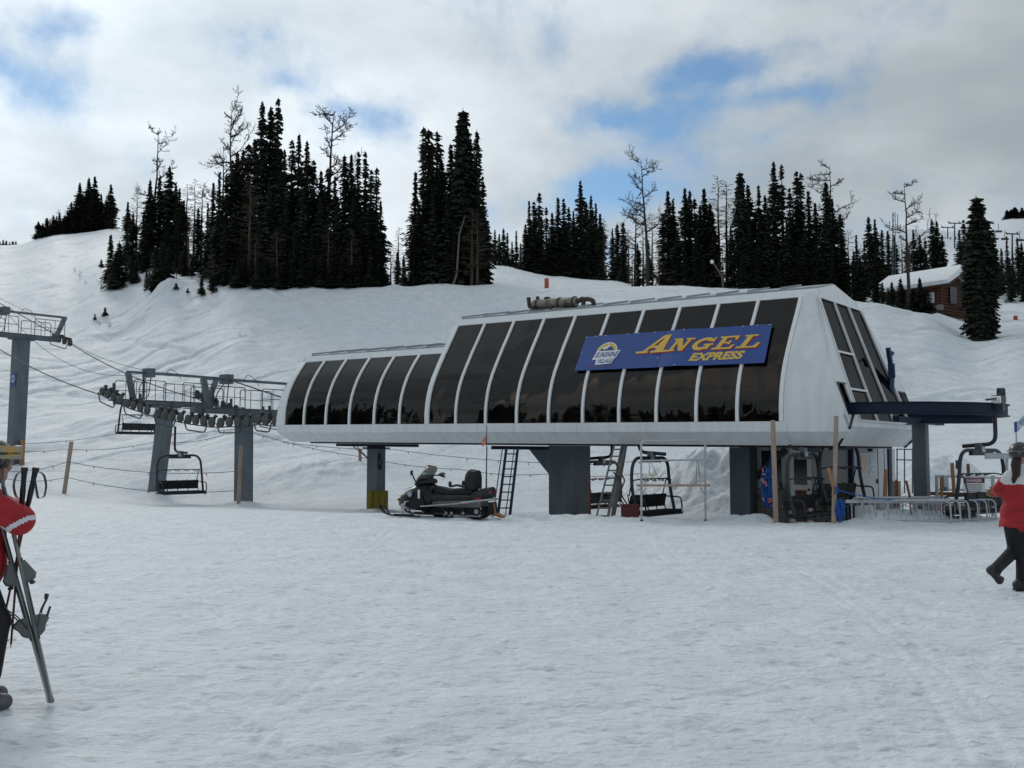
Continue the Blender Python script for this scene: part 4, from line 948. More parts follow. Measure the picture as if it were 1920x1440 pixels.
m = MB(); m.box(g+Vector((0, 0, .12)), (.42, .24, .18), -TH+R(90)); m.box(g+Vector((0, 0, .0)), (.26, .22, .34), -TH+R(90)); m.beam(g+Vector((0, 0, .1)), g+BX*.20+Vector((.0, 0, .36)), .08, .10); m.beam(g-BX*.2+Vector((0, 0, .14)), g-BX*.75+AX*.1+Vector((0, 0, .08)), .10, .04)
for q in (.24, .29, .34): m.tube([g+BX*.18+Vector((-.06, 0, q)), g+BX*.18+Vector((.10, 0, q))], .07, 8)
o = m.build('grip', M['steel_dark'], None); o.parent = c7; o.matrix_parent_inverse = (Matrix.Translation(c7.location) @ Matrix.Rotation(c7.rotation_euler.z, 4, 'Z')).inverted()
m = MB(); m.tube([g+BX*.32-fx*.1+Vector((0, 0, .14)), g+BX*.32+fx*.1+Vector((0, 0, .14))], .10, 14); m.tube([g-BX*.26-fx*.1+Vector((0, 0, .10)), g-BX*.26+fx*.1+Vector((0, 0, .10))], .09, 14)
o2 = m.build('grip_roller', M['sign_white'], None); o2.parent = c7; o2.matrix_parent_inverse = o.matrix_parent_inverse.copy()

# ---------------------------------------------------------------- operator hut under the station end
ZF = -.45
HT = thing('operator_hut', 'small white operator hut with door, stone base and poster board under the station', 'hut', HP(.8, 4.6, ZF))
u0h, u1h, v0h, v1h, zt = -.55, 2.75, 3.45, 7.4, 1.80
def wallbox(ua, ub, va, vb, za, zb, nm, mt, bevel=0): 
    m = MB(); m.hexa([HP(ua, va, za), HP(ub, va, za), HP(ub, vb, za), HP(ua, vb, za), HP(ua, va, zb), HP(ub, va, zb), HP(ub, vb, zb), HP(ua, vb, zb)]); return m.build(nm, M[mt], HT, bevel=bevel)
wallbox(u0h, u1h, v0h, v1h, ZF-.3, zt, 'wall', 'hut')
wallbox(u0h-.08, u0h+.05, v0h-.09, v0h+.02, ZF-.3, zt-.003, 'corner_post', 'navy')
wallbox(u0h-.05, u0h-.004, v1h-.75, v1h-.45, ZF-.3, zt-.003, 'corner_post', 'navy')
# door on the long side with two dark panes
wallbox(.55, 1.18, v0h-.05, v0h-.004, ZF, zt-.02, 'door', 'white_trim')
wallbox(.68, 1.05, v0h-.07, v0h-.052, .75, 1.62, 'door_pane', 'dark_glass'); wallbox(.70, 1.03, v0h-.07, v0h-.052, -.28, .60, 'door_pane', 'wood_brown')
m = MB(); m.ball(HP(.62, v0h-.09, .62), .035); m.build('door_handle', M['steel_dark'], HT)
wallbox(1.45, 2.04, v0h-.03, v0h-.004, .72, 1.70, 'dark_window', 'dark_glass')
# stone facing: single stones
rnd = random.Random(5)
def stones(ua, ub, v, za, zb):
    wallbox(ua-.0, ub, v, v0h-.003, za, zb, 'stone_base', 'mortar')
    z = za
    while z < zb-.04:
        h = rnd.uniform(.07, .13); h = min(h, zb-z); u = ua
        while u < ub-.03:
            w = rnd.uniform(.12, .30); w = min(w, ub-u)
            j = lambda: rnd.uniform(-.012, .012)
            m = MB(); d = v - rnd.uniform(.01, .05)
            m.hexa([HP(u+.008, d, z+.006+j()*.4), HP(u+w-.008+j(), d+j(), z+.006), HP(u+w-.006, v+.02, z+.004), HP(u+.006, v+.02, z+.004), HP(u+.01, d+j(), z+h-.008), HP(u+w-.012, d+j(), z+h-.008+j()*.5), HP(u+w-.006, v+.02, z+h-.005), HP(u+.006, v+.02, z+h-.005)])
            m.build('stone', M['stone'], HT); u += w
        z += h
stones(1.28, 2.7, v0h-.10, ZF-.2, .62)
stones(-.42, .48, v0h-.10, ZF-.2, .62)
# end wall: panel joints, door leaf, poster board
for v in (5.75, 6.35): wallbox(u0h-.012, u0h-.003, v-.012, v+.012, ZF, zt-.01, 'wall_joint', 'steel_dark')
pb = wallbox(u0h-.04, u0h-.004, v0h+.15, v0h+1.95, 1.02, 1.66, 'poster_board', 'alu')
for (a, b, mt) in ((.20, .62, 'poster_a'), (.68, 1.42, 'poster_b'), (1.48, 1.90, 'poster_a')):
    m = MB(); a += v0h; b += v0h; m.hexa([HP(u0h-.048, a, 1.06), HP(u0h-.042, a, 1.06), HP(u0h-.042, b, 1.06), HP(u0h-.048, b, 1.06), HP(u0h-.048, a, 1.62), HP(u0h-.042, a, 1.62), HP(u0h-.042, b, 1.62), HP(u0h-.048, b, 1.62)]); m.build('poster', M[mt], HT)
m = MB(); m.box(HP(u0h-.03, v0h+2.15, .85), (.05, .08, .12), -TH); m.build('door_handle', M['steel_dark'], HT)
m = MB(); m.box(HP(u0h-.06, v0h+1.5, 1.75), (.12, .10, .08), -TH); m.build('wall_lamp', M['black'], HT)
# window ledge bottle
m = MB(); p = HP(1.42, v0h-.16, .62); m.tube([p, p+Vector((0, 0, .12)), p+Vector((0, 0, .15)), p+Vector((0, 0, .22))], [.045, .045, .02, .018], 10)
tag(m.build('bottle', mat('bottle_plum', (.05, .01, .05), .3)), 'small dark bottle standing on the stone ledge of the hut', 'bottle')

# ---------------------------------------------------------------- gear around the station
def simple(nm, m, mt, label, cat, group=None, **k): return tag(m.build(nm, M[mt], None, **k), label, cat, group)
# leg pad
LP = HP(uA, 3.05, 0)
m = MB(); c = at(709, 940, LP.y-.55); zb = gz(c.x, c.y)
for k in range(3):
    x = c.x-.26+.24*k; m.tube([(x, c.y+.02*k, zb-.15), (x, c.y+.02*k, zb+.62), (x, c.y+.02*k, zb+.68)], [.15, .15, .11], 10)
m.box((c.x-.02, c.y+.02, zb+.28), (.74, .22, .8)); simple('crash_pad', m, 'olive', 'olive yellow foam crash pad wrapped round the foot of the left leg', 'pad', smooth=40)
# blue-black ladder with loop handrail
LA = thing('access_ladder', 'upright dark ladder with loop handrail right of the snowmobile', 'ladder', at(952, 971, 26.4))
pb_, pt_ = at(944, 973, 26.4), at(960, 842, 27.6)
m = MB()
sd = Vector((1, 0, 0))
for s in (-.155, .155): m.beam(pb_+sd*s, pt_+sd*s, .075, .09, (0, 1, 0))
m.build('stile', M['navy'], LA)
for k in range(9):
    c = pb_.lerp(pt_, (k+.35)/9); m = MB(); m.beam(c-sd*.13, c+sd*.13, .05, .03); m.build('rung', M['navy'], LA)
m = MB()
for s in (-.26, .06): m.tube(rounded([pt_+sd*s+Vector((0, -.25, 0)), pb_+sd*(s+.0)+Vector((-.02, -.3, .02)), pb_+sd*(s+.12)+Vector((0, -.3, .0)), pb_+sd*(s+.14)+Vector((0, -.05, .05))], .1), .014, 6)
m.build('handrail', M['navy'], LA)
# slanting double ladder
LB = thing('slanting_ladder', 'grey metal ladder with channel sides leaning up into the station', 'ladder', at(1130, 975, 26.6))
pA, pB = at(1128, 975, 26.5), at(1162, 836, 28.5)
m = MB()
for s in (-.155, .155): m.beam(pA+sd*s, pB+sd*s, .04, .08, (0, 1, 0))
m.build('stile', M['alu_dark'], LB)
for k in range(10):
    c = pA.lerp(pB, (k+.5)/10); m = MB(); m.beam(c-sd*.14, c+sd*.14, .05, .04); m.build('rung', M['alu_dark'], LB)
m = MB(); m.beam(at(1148, 975, 27.3), at(1172, 836, 29.0), .10, .22, (0, 1, 0)); m.beam(at(1139, 972, 27.0), at(1166, 836, 28.8), .05, .06); m.build('side_channel', M['alu_dark'], LB)
m = MB(); m.tube(rounded([at(1150, 885, 27.5), at(1168, 905, 27.4), at(1160, 930, 27.3), at(1172, 950, 27.2), at(1182, 968, 27)], .2), .02, 6); m.tube(rounded([at(1165, 890, 27.5), at(1172, 900, 27.4), at(1162, 925, 27.3), at(1176, 945, 27.2), at(1184, 968, 27)], .2), .02, 6); m.build('hanging_cable', M['black'], LB)
m = MB(); p = at(1106, 972, 27.4); m.beam(p, at(1105, 891, 27.4), .06, .06); simple('red_post', m, 'red', 'thin dark red post at the right edge of the middle leg', 'post')
m = MB(); c = at(1181, 960, 26.9); m.box((c.x, c.y, c.z-.05), (.44, .35, .44)); m.box((c.x, c.y, c.z+.18), (.47, .38, .04)); simple('red_box', m, 'red', 'low red box on the snow behind the left scaffold leg', 'box', bevel=.02)
# scaffold
SC = thing('pipe_scaffold', 'white pipe scaffold frame with a plank shelf standing before the station', 'scaffold', at(1262, 978, 24.9))
Ys = 24.9
z0 = 0.0
def sp(px, py, dy=0.0): return at(px, py, Ys+dy)
m = MB(); m.tube(rounded([sp(1203, 982), sp(1202, 827), sp(1322, 826), sp(1323, 981)], .12), .026, 8); m.tube([sp(1202, 864), sp(1322, 862)], .022, 8); m.build('frame', M['pipe'], SC, smooth=40)
m = MB(); m.tube(rounded([sp(1210, 978, .9), sp(1209, 838, .9), sp(1325, 838, .9), sp(1327, 976, .9)], .12), .02, 8) if False else m.tube([sp(1203, 930), sp(1212, 914, .0)], .016, 6); m.tube([sp(1323, 930), sp(1313, 914)], .016, 6); m.build('brace', M['pipe'], SC)
for dy in (-.14, .14):
    m = MB(); a, b = sp(1194, 910, dy), sp(1330, 910, dy); m.beam(a, b, .26, .05); m.build('plank', M['alu_dark'] if False else M['wood'], SC)
m = MB()
for px in (1203, 1323): m.tube([sp(px, 974), sp(px, 983)], .04, 8); m.tube([sp(px, 980), sp(px-16, 986, -.2)], .014, 6)
m.build('foot', M['steel_dark'], SC)
m = MB(); m.tube([sp(1217, 864), sp(1218, 885)], .006, 4); m.tube([sp(1219, 864), sp(1237, 903)], .006, 4); m.tube([sp(1307, 863), sp(1305, 905)], .006, 4); m.tube([sp(1308, 863), sp(1313, 897)], .006, 4); m.build('hanging_cord', M['black'], SC)
m = MB(); m.tube(rounded([sp(1216, 884), sp(1221, 893), sp(1228, 890)], .06), .016, 6); m.build('hook', M['beam_yellow'], SC)
# wooden posts and ropes
def post(nm, b, t, w, label, mt='wood', group='wooden posts'): 
    m = MB(); d = (Vector(t)-Vector(b)).normalized(); m.tube([Vector(b)-d*.4, Vector(b), Vector(t)-d*.02, Vector(t)], [w/2, w/2, w/2*.96, w/2*.8], 8); return simple(nm, m, mt, label, 'post', group, smooth=50)
post('wooden_post', at(1455, 980, 24.6), at(1449, 788, 24.6), .125, 'tall weathered wooden post in front of the blue rope coil')
post('wooden_post', at(1563, 984, 24.0), at(1568, 780, 24.0), .115, 'tall weathered wooden post with blue rope knotted round it')
m = MB(); r2 = random.Random(3)
for k in range(26):
    cx, cy = 1440+r2.uniform(-5, 5), 915+r2.uniform(-4, 4); w, h = r2.uniform(3, 10), r2.uniform(22, 38); ph = r2.uniform(0, 6)
    dd = r2.uniform(-.14, .1)
    m.tube([at(cx+w*math.cos(t)+2*math.sin(2*t+ph), cy+h*math.sin(t), 26.0+dd+.05*math.sin(3*t+ph)) for t in [2*math.pi*i/14 for i in range(15)]], .014, 5, False)
m.tube([at(1442, 885, 26), at(1444, 862, 26.4), at(1443, 838, 27.2)], .014, 5)
RC = simple('rope_coil', m, 'rope_blue', 'big hanging coil of bright blue rope with orange tags', 'rope')
for k in range(13):
    c = at(1440+r2.uniform(-14, 12), 915+r2.uniform(-34, 34), 25.82); a = r2.uniform(0, 3.1)
    m = MB(); m.box(c, (.03, .010, .09), M=Matrix.Rotation(a, 3, 'Y')); o = m.build('tag', M['orange'], RC)
m = MB()
for k in range(16):
    cx, cy = 1574+r2.uniform(-4, 4), 955+r2.uniform(-5, 5); w, h = r2.uniform(2, 8), r2.uniform(12, 22); dd = r2.uniform(-.05, .12); ph = r2.uniform(0, 6)
    m.tube([at(cx+w*math.cos(t)+2*math.sin(2*t+ph), cy+h*math.sin(t), 23.95+dd) for t in [2*math.pi*i/12 for i in range(13)]], .012, 5, False)
simple('rope_coil', m, 'rope_blue', 'small tangle of blue rope at the foot of the right wooden post', 'rope')
m = MB()
for k in range(4): 
    zz = 912+k*4; c = at(1566.5, zz, 24.0); m.tube([c+Vector((.072*math.cos(t), .072*math.sin(t), .01*math.sin(t))) for t in [2*math.pi*i/12 for i in range(13)]], .013, 5, False)
m.tube([at(1570, 918, 23.93)] + sag(at(1572, 919, 23.95), at(1700, 938, 24.3), .06, 8) + sag(at(1702, 938, 24.3), at(1840, 940, 24.6), .02, 6), .012, 5)
simple('barrier_rope', m, 'rope_blue', 'blue rope stretched from the wooden post along the metal barriers', 'rope')
m = MB(); m.beam(at(1562, 912, 23.85), at(1553, 877, 23.85), .07, .03, (0, 1, 0)); m.beam(at(1560.5, 930, 23.86), at(1562, 912, 23.86), .03, .03, (0, 1, 0)); simple('wooden_paddle', m, 'wood_tan', 'tan wooden slat tied against the right wooden post', 'paddle')

# crowd barriers: nested tube frames
def barrier(pa, pb, h, label, nb=6, lean=0.0):
    T = thing('crowd_barrier', label, 'barrier', pa, 0, 'tubular metal crowd barriers')
    pa, pb = Vector(pa), Vector(pb); L_ = (pb-pa); up = Vector((0, lean, h))
    m = MB(); m.tube(rounded([pa, pa+up, pb+up, pb], .14), .02, 8); m.tube([pa+up*.2, pb+up*.2], .015, 6); m.build('frame', M['alu'], T, smooth=40)
    for k in range(nb):
        m = MB(); a = pa + L_*((k+.5)/nb); m.tube([a+up*.2, a+up*.98], .010, 5); m.build('bar', M['alu'], T)
    return T
for k in range(6):
    pb2 = at(1784+k*17, 978, 24.0+.13*k); pb2.z = -.05
    barrier(pb2+Vector((-2.0+.1*k, .25, 0)), pb2, .58, ['front', 'second', 'third', 'fourth', 'fifth', 'rearmost'][k].join(('', ' of six nested metal barriers below the danger sign')), 5, .06)
for k in range(3):
    a = at(1598+k*22, 978, 24.55+.25*k); a.z = -.05; b = a + Vector((2.0, .15+.1*k, 0))
    barrier(a, b, .62, ['front', 'middle', 'rear'][k] + ' of three low metal barriers right of the wooden posts', 7, .04)
m = MB(); m.beam(at(1585, 940, 24.4), at(1770, 941, 24.5), .06, .08); simple('metal_beam', m, 'alu', 'long pale metal beam lying across the low barriers', 'beam')
m = MB()
for k in range(5): m.tube([at(1640+k*32, 972, 24.9), at(1700+k*26, 945, 24.9+.1*k)], .012, 5); m.tube([at(1634+k*30, 946, 25.1), at(1698+k*24, 970, 25.1+.08*k)], .012, 5)
simple('barrier_braces', m, 'alu', 'crossing thin metal braces among the low barriers', 'brace')
m = MB(); m.box(at(1652, 955, 25.2), (.22, .16, .5)); simple('metal_pedestal', m, 'alu', 'short square metal pedestal among the low barriers', 'pedestal', bevel=.015)
# paddles and boards stuck in the snow
for (a, b, w, mt, lb) in (((1657, 960, 25.6), (1661, 880, 25.6), .09, 'wood_tan', 'tan board standing by the hut end wall'), ((1676, 962, 26.0), (1676, 902, 26.0), .10, 'wood', 'pale board left of the dark red one'), ((1681, 965, 25.9), (1681, 899, 25.9), .05, 'wood_brown', 'dark red board between two pale boards'), ((1686, 962, 26.0), (1686, 902, 26.0), .07, 'wood', 'pale narrow board right of the dark red one')):
    m = MB(); p = at(*a); m.beam(p-Vector((0, 0, .2)), at(*b), w, .03, (0, 1, 0)); simple('standing_board', m, mt, lb, 'board', 'boards stuck in the snow')
m = MB(); m.tube([at(1709, 975, 24.7)-Vector((0, 0, .1)), at(1707, 940, 24.7)], .016, 6); m.beam(at(1706, 932, 24.7), at(1699, 901, 24.7), .05, .03, (0, 1, 0)); m.beam(at(1707, 942, 24.7), at(1706, 930, 24.7), .03, .03, (0, 1, 0)); simple('slow_paddle', m, 'wood_brown', 'dark maroon paddle leaning left of the rail post', 'paddle')
m = MB(); m.box(at(1706.5, 942, 24.6), (.08, .03, .10)); simple('orange_ribbon', m, 'orange', 'orange ribbon tied on the maroon paddle', 'ribbon')
# gate with danger sign
GT_ = thing('metal_gate', 'square tube metal gate carrying the danger sign', 'gate', at(1812, 975, 27.0))
Yg = 27.0
m = MB(); m.beam(at(1756, 893, Yg), at(1872, 896, Yg), .06, .06); m.beam(at(1757, 918, Yg), at(1870, 919, Yg), .05, .05)
for x in (1756.5, 1862): m.beam(at(x, 978, Yg), at(x, 891, Yg), .065, .065, (0, 1, 0))
m.beam(at(1756, 946, Yg), at(1862, 948, Yg), .05, .05); m.build('gate_frame', M['alu'], GT_)
m = MB(); 
for x in (1738, 1815): m.beam(at(x, 925, Yg+.25), at(x+75, 927, Yg+.25), .05, .09)
m.beam(at(1740, 950, Yg+.2), at(1880, 952, Yg+.2), .04, .22); m.build('kick_board', M['wood_brown'], GT_)
DS = thing('danger_sign', 'white sign with DANGER in a dark red header on the gate', 'sign', at(1826, 912, Yg-.06))
a, b = at(1807, 926, Yg-.06), at(1846, 896, Yg-.06)
m = MB(); m.box((a+b)/2, (b.x-a.x, .015, b.z-a.z)); m.build('sign_panel', M['sign_white'], DS)
w_ = b.x-a.x; h_ = b.z-a.z
m = MB(); m.box(((a.x+b.x)/2, Yg-.072, b.z-h_*.16), (w_*.98, .004, h_*.30)); m.build('header', mat('header_black', (.03, .012, .012), .5), DS)
m = MB(); m.ball(((a.x+b.x)/2, Yg-.075, b.z-h_*.16), (w_*.43, .004, h_*.13), 20, 8); m.build('header_oval', M['letter_red'], DS)
P, F = text_polys('DANGER', -w_*.36, w_*.36, 0, h_*.17, 0, '', None, 0, .02)
m = MB(); m._add([Vector(((a.x+b.x)/2+x, Yg-.081, b.z-h_*.245+y)) for x, y in P], F); m.build('lettering', M['sign_white'], DS)
m = MB()
for k in range(4): m.box(((a.x+b.x)/2+.01*(k % 2), Yg-.07, b.z-h_*(.44+.13*k)), (w_*(.74, .66, .78, .6)[k], .003, h_*.045))
m.build('small_print', mat('print_grey', (.12, .12, .14), .6), DS)
m = MB(); m.beam(at(1785, 868, 26.3), at(1789, 925, 26.3), .08, .04, (0, 1, 0)); simple('standing_board', m, 'wood_tan', 'tan board behind the gate under the chair bail', 'board', 'boards stuck in the snow')
m = MB(); m.beam(at(1815, 870, 27.6), at(1818, 925, 27.6), .07, .04, (0, 1, 0)); simple('standing_board', m, 'wood_brown', 'brown stake behind the danger sign', 'board', 'boards stuck in the snow')
CB = thing('control_post', 'orange ribbed post with a pale control box beside the gate', 'post', at(1766, 975, 25.6))
m = MB(); m.beam(at(1766, 980, 25.6), at(1765, 895, 25.6), .06, .06, (0, 1, 0)); m.build('stake', M['wood_tan'], CB)
m = MB(); m.box(at(1773, 906, 25.55), (.13, .10, .40)); m.build('control_box', M['alu'], CB, bevel=.02)
m = MB(); m.box(at(1773, 916, 25.48), (.07, .03, .08)); m.build('switch', M['steel'], CB)
m = MB(); m.box(at(1797, 871, 25.5), (.10, .10, .22)); m.build('plug_box', M['steel'], CB)
# pale board on the right and its stand
m = MB(); a = at(1847, 855, 24.2); m.beam(a, at(1925, 855, 24.2), .04, .14); m.beam(at(1888, 978, 24.25), at(1888, 860, 24.25), .05, .05, (0, 1, 0)); m.beam(at(1925, 978, 24.25), at(1925, 860, 24.25), .05, .05, (0, 1, 0)); simple('signboard_rail', m, 'pipe', 'pale grey rail board at head height behind the woman', 'rail')
BN = thing('banner', 'blue and white feather banner on a thin pole at the right edge', 'banner', at(1910, 970, 22.5))
m = MB(); m.tube([at(1910, 985, 22.5), at(1905, 790, 22.5)], .018, 8); m.build('banner_pole', M['alu'], BN)
m = MB(); m.hexa([at(1902, 811, 22.48), at(1908, 809, 22.48), at(1908, 809, 22.52), at(1902, 811, 22.52), at(1901, 792, 22.48), at(1907, 790, 22.48), at(1907, 790, 22.52), at(1901, 792, 22.52)]); m.build('banner_edge', M['sign_blue'], BN)
m = MB(); m.slab([[at(1909+i*8, 809-i*8+j*0, 22.5), at(1908+i*8, 791-i*8, 22.5)] for i in range(8)], (0, 1, 0), .01); m.build('banner_cloth', mat('banner_cloth', (.22, .30, .42), .7, c2=(.55, .6, .65), thr=(.4, .6), scale=9), BN)
# handrail behind the hut
m = MB(); Yh = 33
for y in (842, 862): m.tube([at(1680, y, Yh), at(1722, y+1, Yh)], .02, 6)
for x in (1682, 1696, 1711, 1722): m.tube([at(x, 925, Yh), at(x, 841, Yh)], .02, 6)
simple('handrail', m, 'steel_dark', 'dark tube handrail behind the hut, left of the rail post', 'handrail')

# rope fence
r3 = random.Random(11)
post('fence_post', at(121, 920, 45.5), at(134, 828, 45.5), .20, 'leaning pale wooden fence stake left of the lift towers', group='fence stakes')
post('fence_post', at(447, 946, 41.9), at(452, 835, 41.9), .17, 'wooden fence stake in front of the nearest lift tower', group='fence stakes')
post('fence_post', at(675, 876, 50), at(675, 842, 50), .16, 'short wooden fence stake left of the padded station leg', group='fence stakes')
def fence_rope(pts, label, s=.15, flags=10):
    P = []
    for a, b in zip(pts[:-1], pts[1:]): P += sag(at(*a), at(*b), s, 8)[(1 if P else 0):]
    m = MB(); m.tube(P, .014, 5); o = simple('fence_rope', m, 'rope_teal', label, 'rope', 'fence ropes with flags')
    for k in range(flags):
        t = (k+.5)/flags*(len(P)-1); i = int(t); c = P[i].lerp(P[min(i+1, len(P)-1)], t-i)
        m = MB(); w = r3.uniform(.018, .03); h = r3.uniform(.07, .14); x = r3.uniform(-.05, .05)
        m.hexa([c+Vector((-w+x, -.01, -h)), c+Vector((w+x, -.01, -h)), c+Vector((w+x, .01, -h)), c+Vector((-w+x, .01, -h)), c+Vector((-w, -.01, 0)), c+Vector((w, -.01, 0)), c+Vector((w, .01, 0)), c+Vector((-w, .01, 0))])
        m.build('flag', M['orange'], o)
fence_rope([(-30, 880, 50), (128, 866, 45.4), (442, 884, 42.2)], 'upper flagged rope through the leaning stake by the lift towers', .25, 6)
fence_rope([(-30, 885, 50), (125, 895, 45.4), (442, 920, 42.2)], 'lower flagged rope through the leaning stake by the lift towers', .30, 6)
fence_rope([(-20, 832, 56), (225, 812, 54), (470, 800, 54)], 'flagged rope crossing the slope high behind the lift towers', .2, 5)
fence_rope([(-20, 838, 56), (120, 842, 54), (292, 828, 54), (420, 815, 54)], 'second flagged rope crossing the slope behind the lift towers', .2, 6)
fence_rope([(470, 810, 48), (673, 856, 50), (860, 880, 47), (1022, 889, 45), (1200, 888, 45), (1372, 878, 45)], 'lower flagged rope behind the snowmobile and legs', .12, 22)
fence_rope([(530, 829, 49), (740, 843, 50), (1022, 868, 47), (1180, 866, 47), (1372, 853, 47)], 'upper flagged rope behind the snowmobile and legs', .10, 20)
fence_rope([(1742, 858, 38), (1800, 884, 36), (1830, 897, 35)], 'short dark rope sagging right of the rail post', .1, 2)
# ---------------------------------------------------------------- snowmobile (local: x forward, y left, z up)
SMp = at(826, 970, 26.3)
SM = thing('snowmobile', 'black touring snowmobile with tall windshield and backrest parked beneath the station', 'snowmobile', (SMp.x, SMp.y, 0.01), math.pi - R(27))
def SB(m, n, k, par=None, **q): return m.build(n, M[k] if isinstance(k, str) else k, par or SM, world=False, **q)
def sect(x, w, z0, z1, top=.6, n=12, zc=None):   # rounded cross-section
    P = []
    for i in range(n):
        a = 2*math.pi*i/n; c, s = math.cos(a), math.sin(a)
        yy = math.copysign(abs(c)**.6, c)*w/2*(1 if s < 0 else (1-(1-top)*abs(s)**1.5)); zz = (z0+z1)/2 + math.copysign(abs(s)**.6, s)*(z1-z0)/2
        P.append(Vector((x, yy, zz)))
    return P
# hood and belly
m = MB(); m.loft([sect(1.22, .16, .34, .44), sect(1.15, .44, .25, .52), sect(1.00, .70, .19, .64, .55), sect(.78, .84, .16, .78, .5), sect(.52, .86, .15, .90, .45), sect(.30, .78, .16, .90, .5), sect(.12, .60, .20, .80, .55)]); SB(m, 'hood', 'black_gloss', smooth=50)
m = MB(); m.loft([sect(.66, .40, .76, .90, .6), sect(.50, .52, .80, 1.00, .6), sect(.30, .44, .84, 1.02, .6), sect(.18, .30, .86, .98, .6)]); SB(m, 'dash_cowl', 'black', smooth=50)
for s in (1, -1):
    m = MB(); m.loft([[Vector((x, s*(y+d), z)) for (x, y, z) in ((1.05, .30, .30), (.55, .43, .22), (.22, .40, .30), (.30, .42, .62), (.62, .42, .66), (.98, .31, .50))] for d in (-.02, .02)]); SB(m, 'side_panel', 'black_gloss', smooth=30)
    m = MB(); m.ball((1.06, s*.19, .55), (.09, .08, .045)); SB(m, 'headlight', 'lamp_clear', smooth=True)
    m = MB(); m.ball((1.17, s*.15, .44), (.05, .10, .04)); SB(m, 'turn_lamp', 'lamp_amber', smooth=True)
    # badge and stripes on the side panel
    c = Vector((.66, s*.447, .60))
    m = MB(); m.tube([c, c+Vector((0, s*.006, 0))], .075, 22); bd = SB(m, 'badge', 'sign_white')
    m = MB(); P, F = text_polys('13', -.038, .038, -.035, .035, 0, '', None, 0, .02); m._add([c+Vector((-s*a*s*1.0 if s > 0 else a, s*.012, b)) for a, b in P], F); SB(m, 'badge_number', 'sign_blue', bd)
    m = MB(); m.tube([c+Vector((0, s*.008, 0))+Vector((.062*math.cos(t), 0, .062*math.sin(t))) for t in [2*math.pi*i/22 for i in range(23)]], .008, 4, False); SB(m, 'badge_ring', 'sign_blue', bd)
    m = MB(); m.beam((.88, s*.405, .70), (.60, s*.44, .78), .012, .022, (0, 1, 0)); SB(m, 'decal', 'stripe')
    m = MB(); m.beam((.84, s*.425, .36), (.70, s*.445, .42), .012, .02, (0, 1, 0)); SB(m, 'decal', 'stripe')
    m = MB(); m.box((.38, s*.45, .60), (.06, .012, .22)); SB(m, 'decal', 'sign_white')
    # ski
    m = MB(); y = s*.50
    sp_ = [(1.52, y, .27), (1.50, y, .20), (1.38, y, .09), (1.22, y, .04), (1.0, y, .02), (.55, y, .02), (.35, y, .035)]
    secs = [[Vector((a, b-.065, c_)), Vector((a, b+.065, c_)), Vector((a, b+.065, c_+.03)), Vector((a, b-.065, c_+.03))] for a, b, c_ in sp_]
    m.loft(secs); m.tube(rounded([(1.50, y, .25), (1.44, y, .30), (1.34, y, .23), (1.24, y, .08)], .06), .016, 6); m.beam((1.1, y, .06), (.5, y, .06), .05, .05); sk = SB(m, 'ski', 'black')
    m = MB(); m.beam((.82, y, .07), (.88, s*.46, .34), .06, .08); m.beam((.90, s*.44, .32), (.72, s*.28, .36), .04, .05); m.beam((.88, s*.45, .26), (.66, s*.25, .24), .035, .035); m.tube([(.86, s*.44, .28), (.80, s*.30, .52)], .035, 8); SB(m, 'ski_leg', 'alu')
# windshield
g = []
for i in range(9):
    a = -1+2*i/8; y = a*.34; back = .16*a*a
    g.append([Vector((.72-back, y*1.02, .86)), Vector((.62-back*1.1, y*1.06, 1.02)), Vector((.47-back*1.1, y*.92, 1.20)), Vector((.38-back*.9, y*.60, 1.33-.05*a*a))])
m = MB(); m.slab(g, (1, 0, .4), .008); SB(m, 'windshield', 'screen', smooth=True)
m = MB(); m.tube([r_[3] for r_ in g], .008, 5); m.tube([r_[0] for r_ in g], .012, 5); SB(m, 'windshield_rim', 'black')
m = MB(); m.tube([(.34, 0, .92), (.24, 0, 1.05)], .03, 8); m.tube(rounded([(.14, .40, 1.03), (.22, .26, 1.08), (.24, 0, 1.06), (.22, -.26, 1.08), (.14, -.40, 1.03)], .1), .017, 8); SB(m, 'handlebar', 'black')
for s in (1, -1):
    m = MB(); m.tube([(.19, s*.30, 1.065), (.13, s*.42, 1.02)], .026, 8); m.tube([(.26, s*.28, 1.06), (.24, s*.42, 1.05)], .01, 5); SB(m, 'hand_grip', 'rubber')
    m = MB(); m.ball((.20, s*.40, 1.10), (.09, .10, .045)); m.beam((.28, s*.28, 1.06), (.20, s*.40, 1.09), .04, .02); SB(m, 'hand_guard', 'steel', smooth=True)
    m = MB(); m.beam((.60, s*.24, .88), (.62, s*.41, 1.12), .035, .035); m.box((.62, s*.42, 1.14), (.07, .05, .13)); SB(m, 'mirror', 'black', bevel=.015)
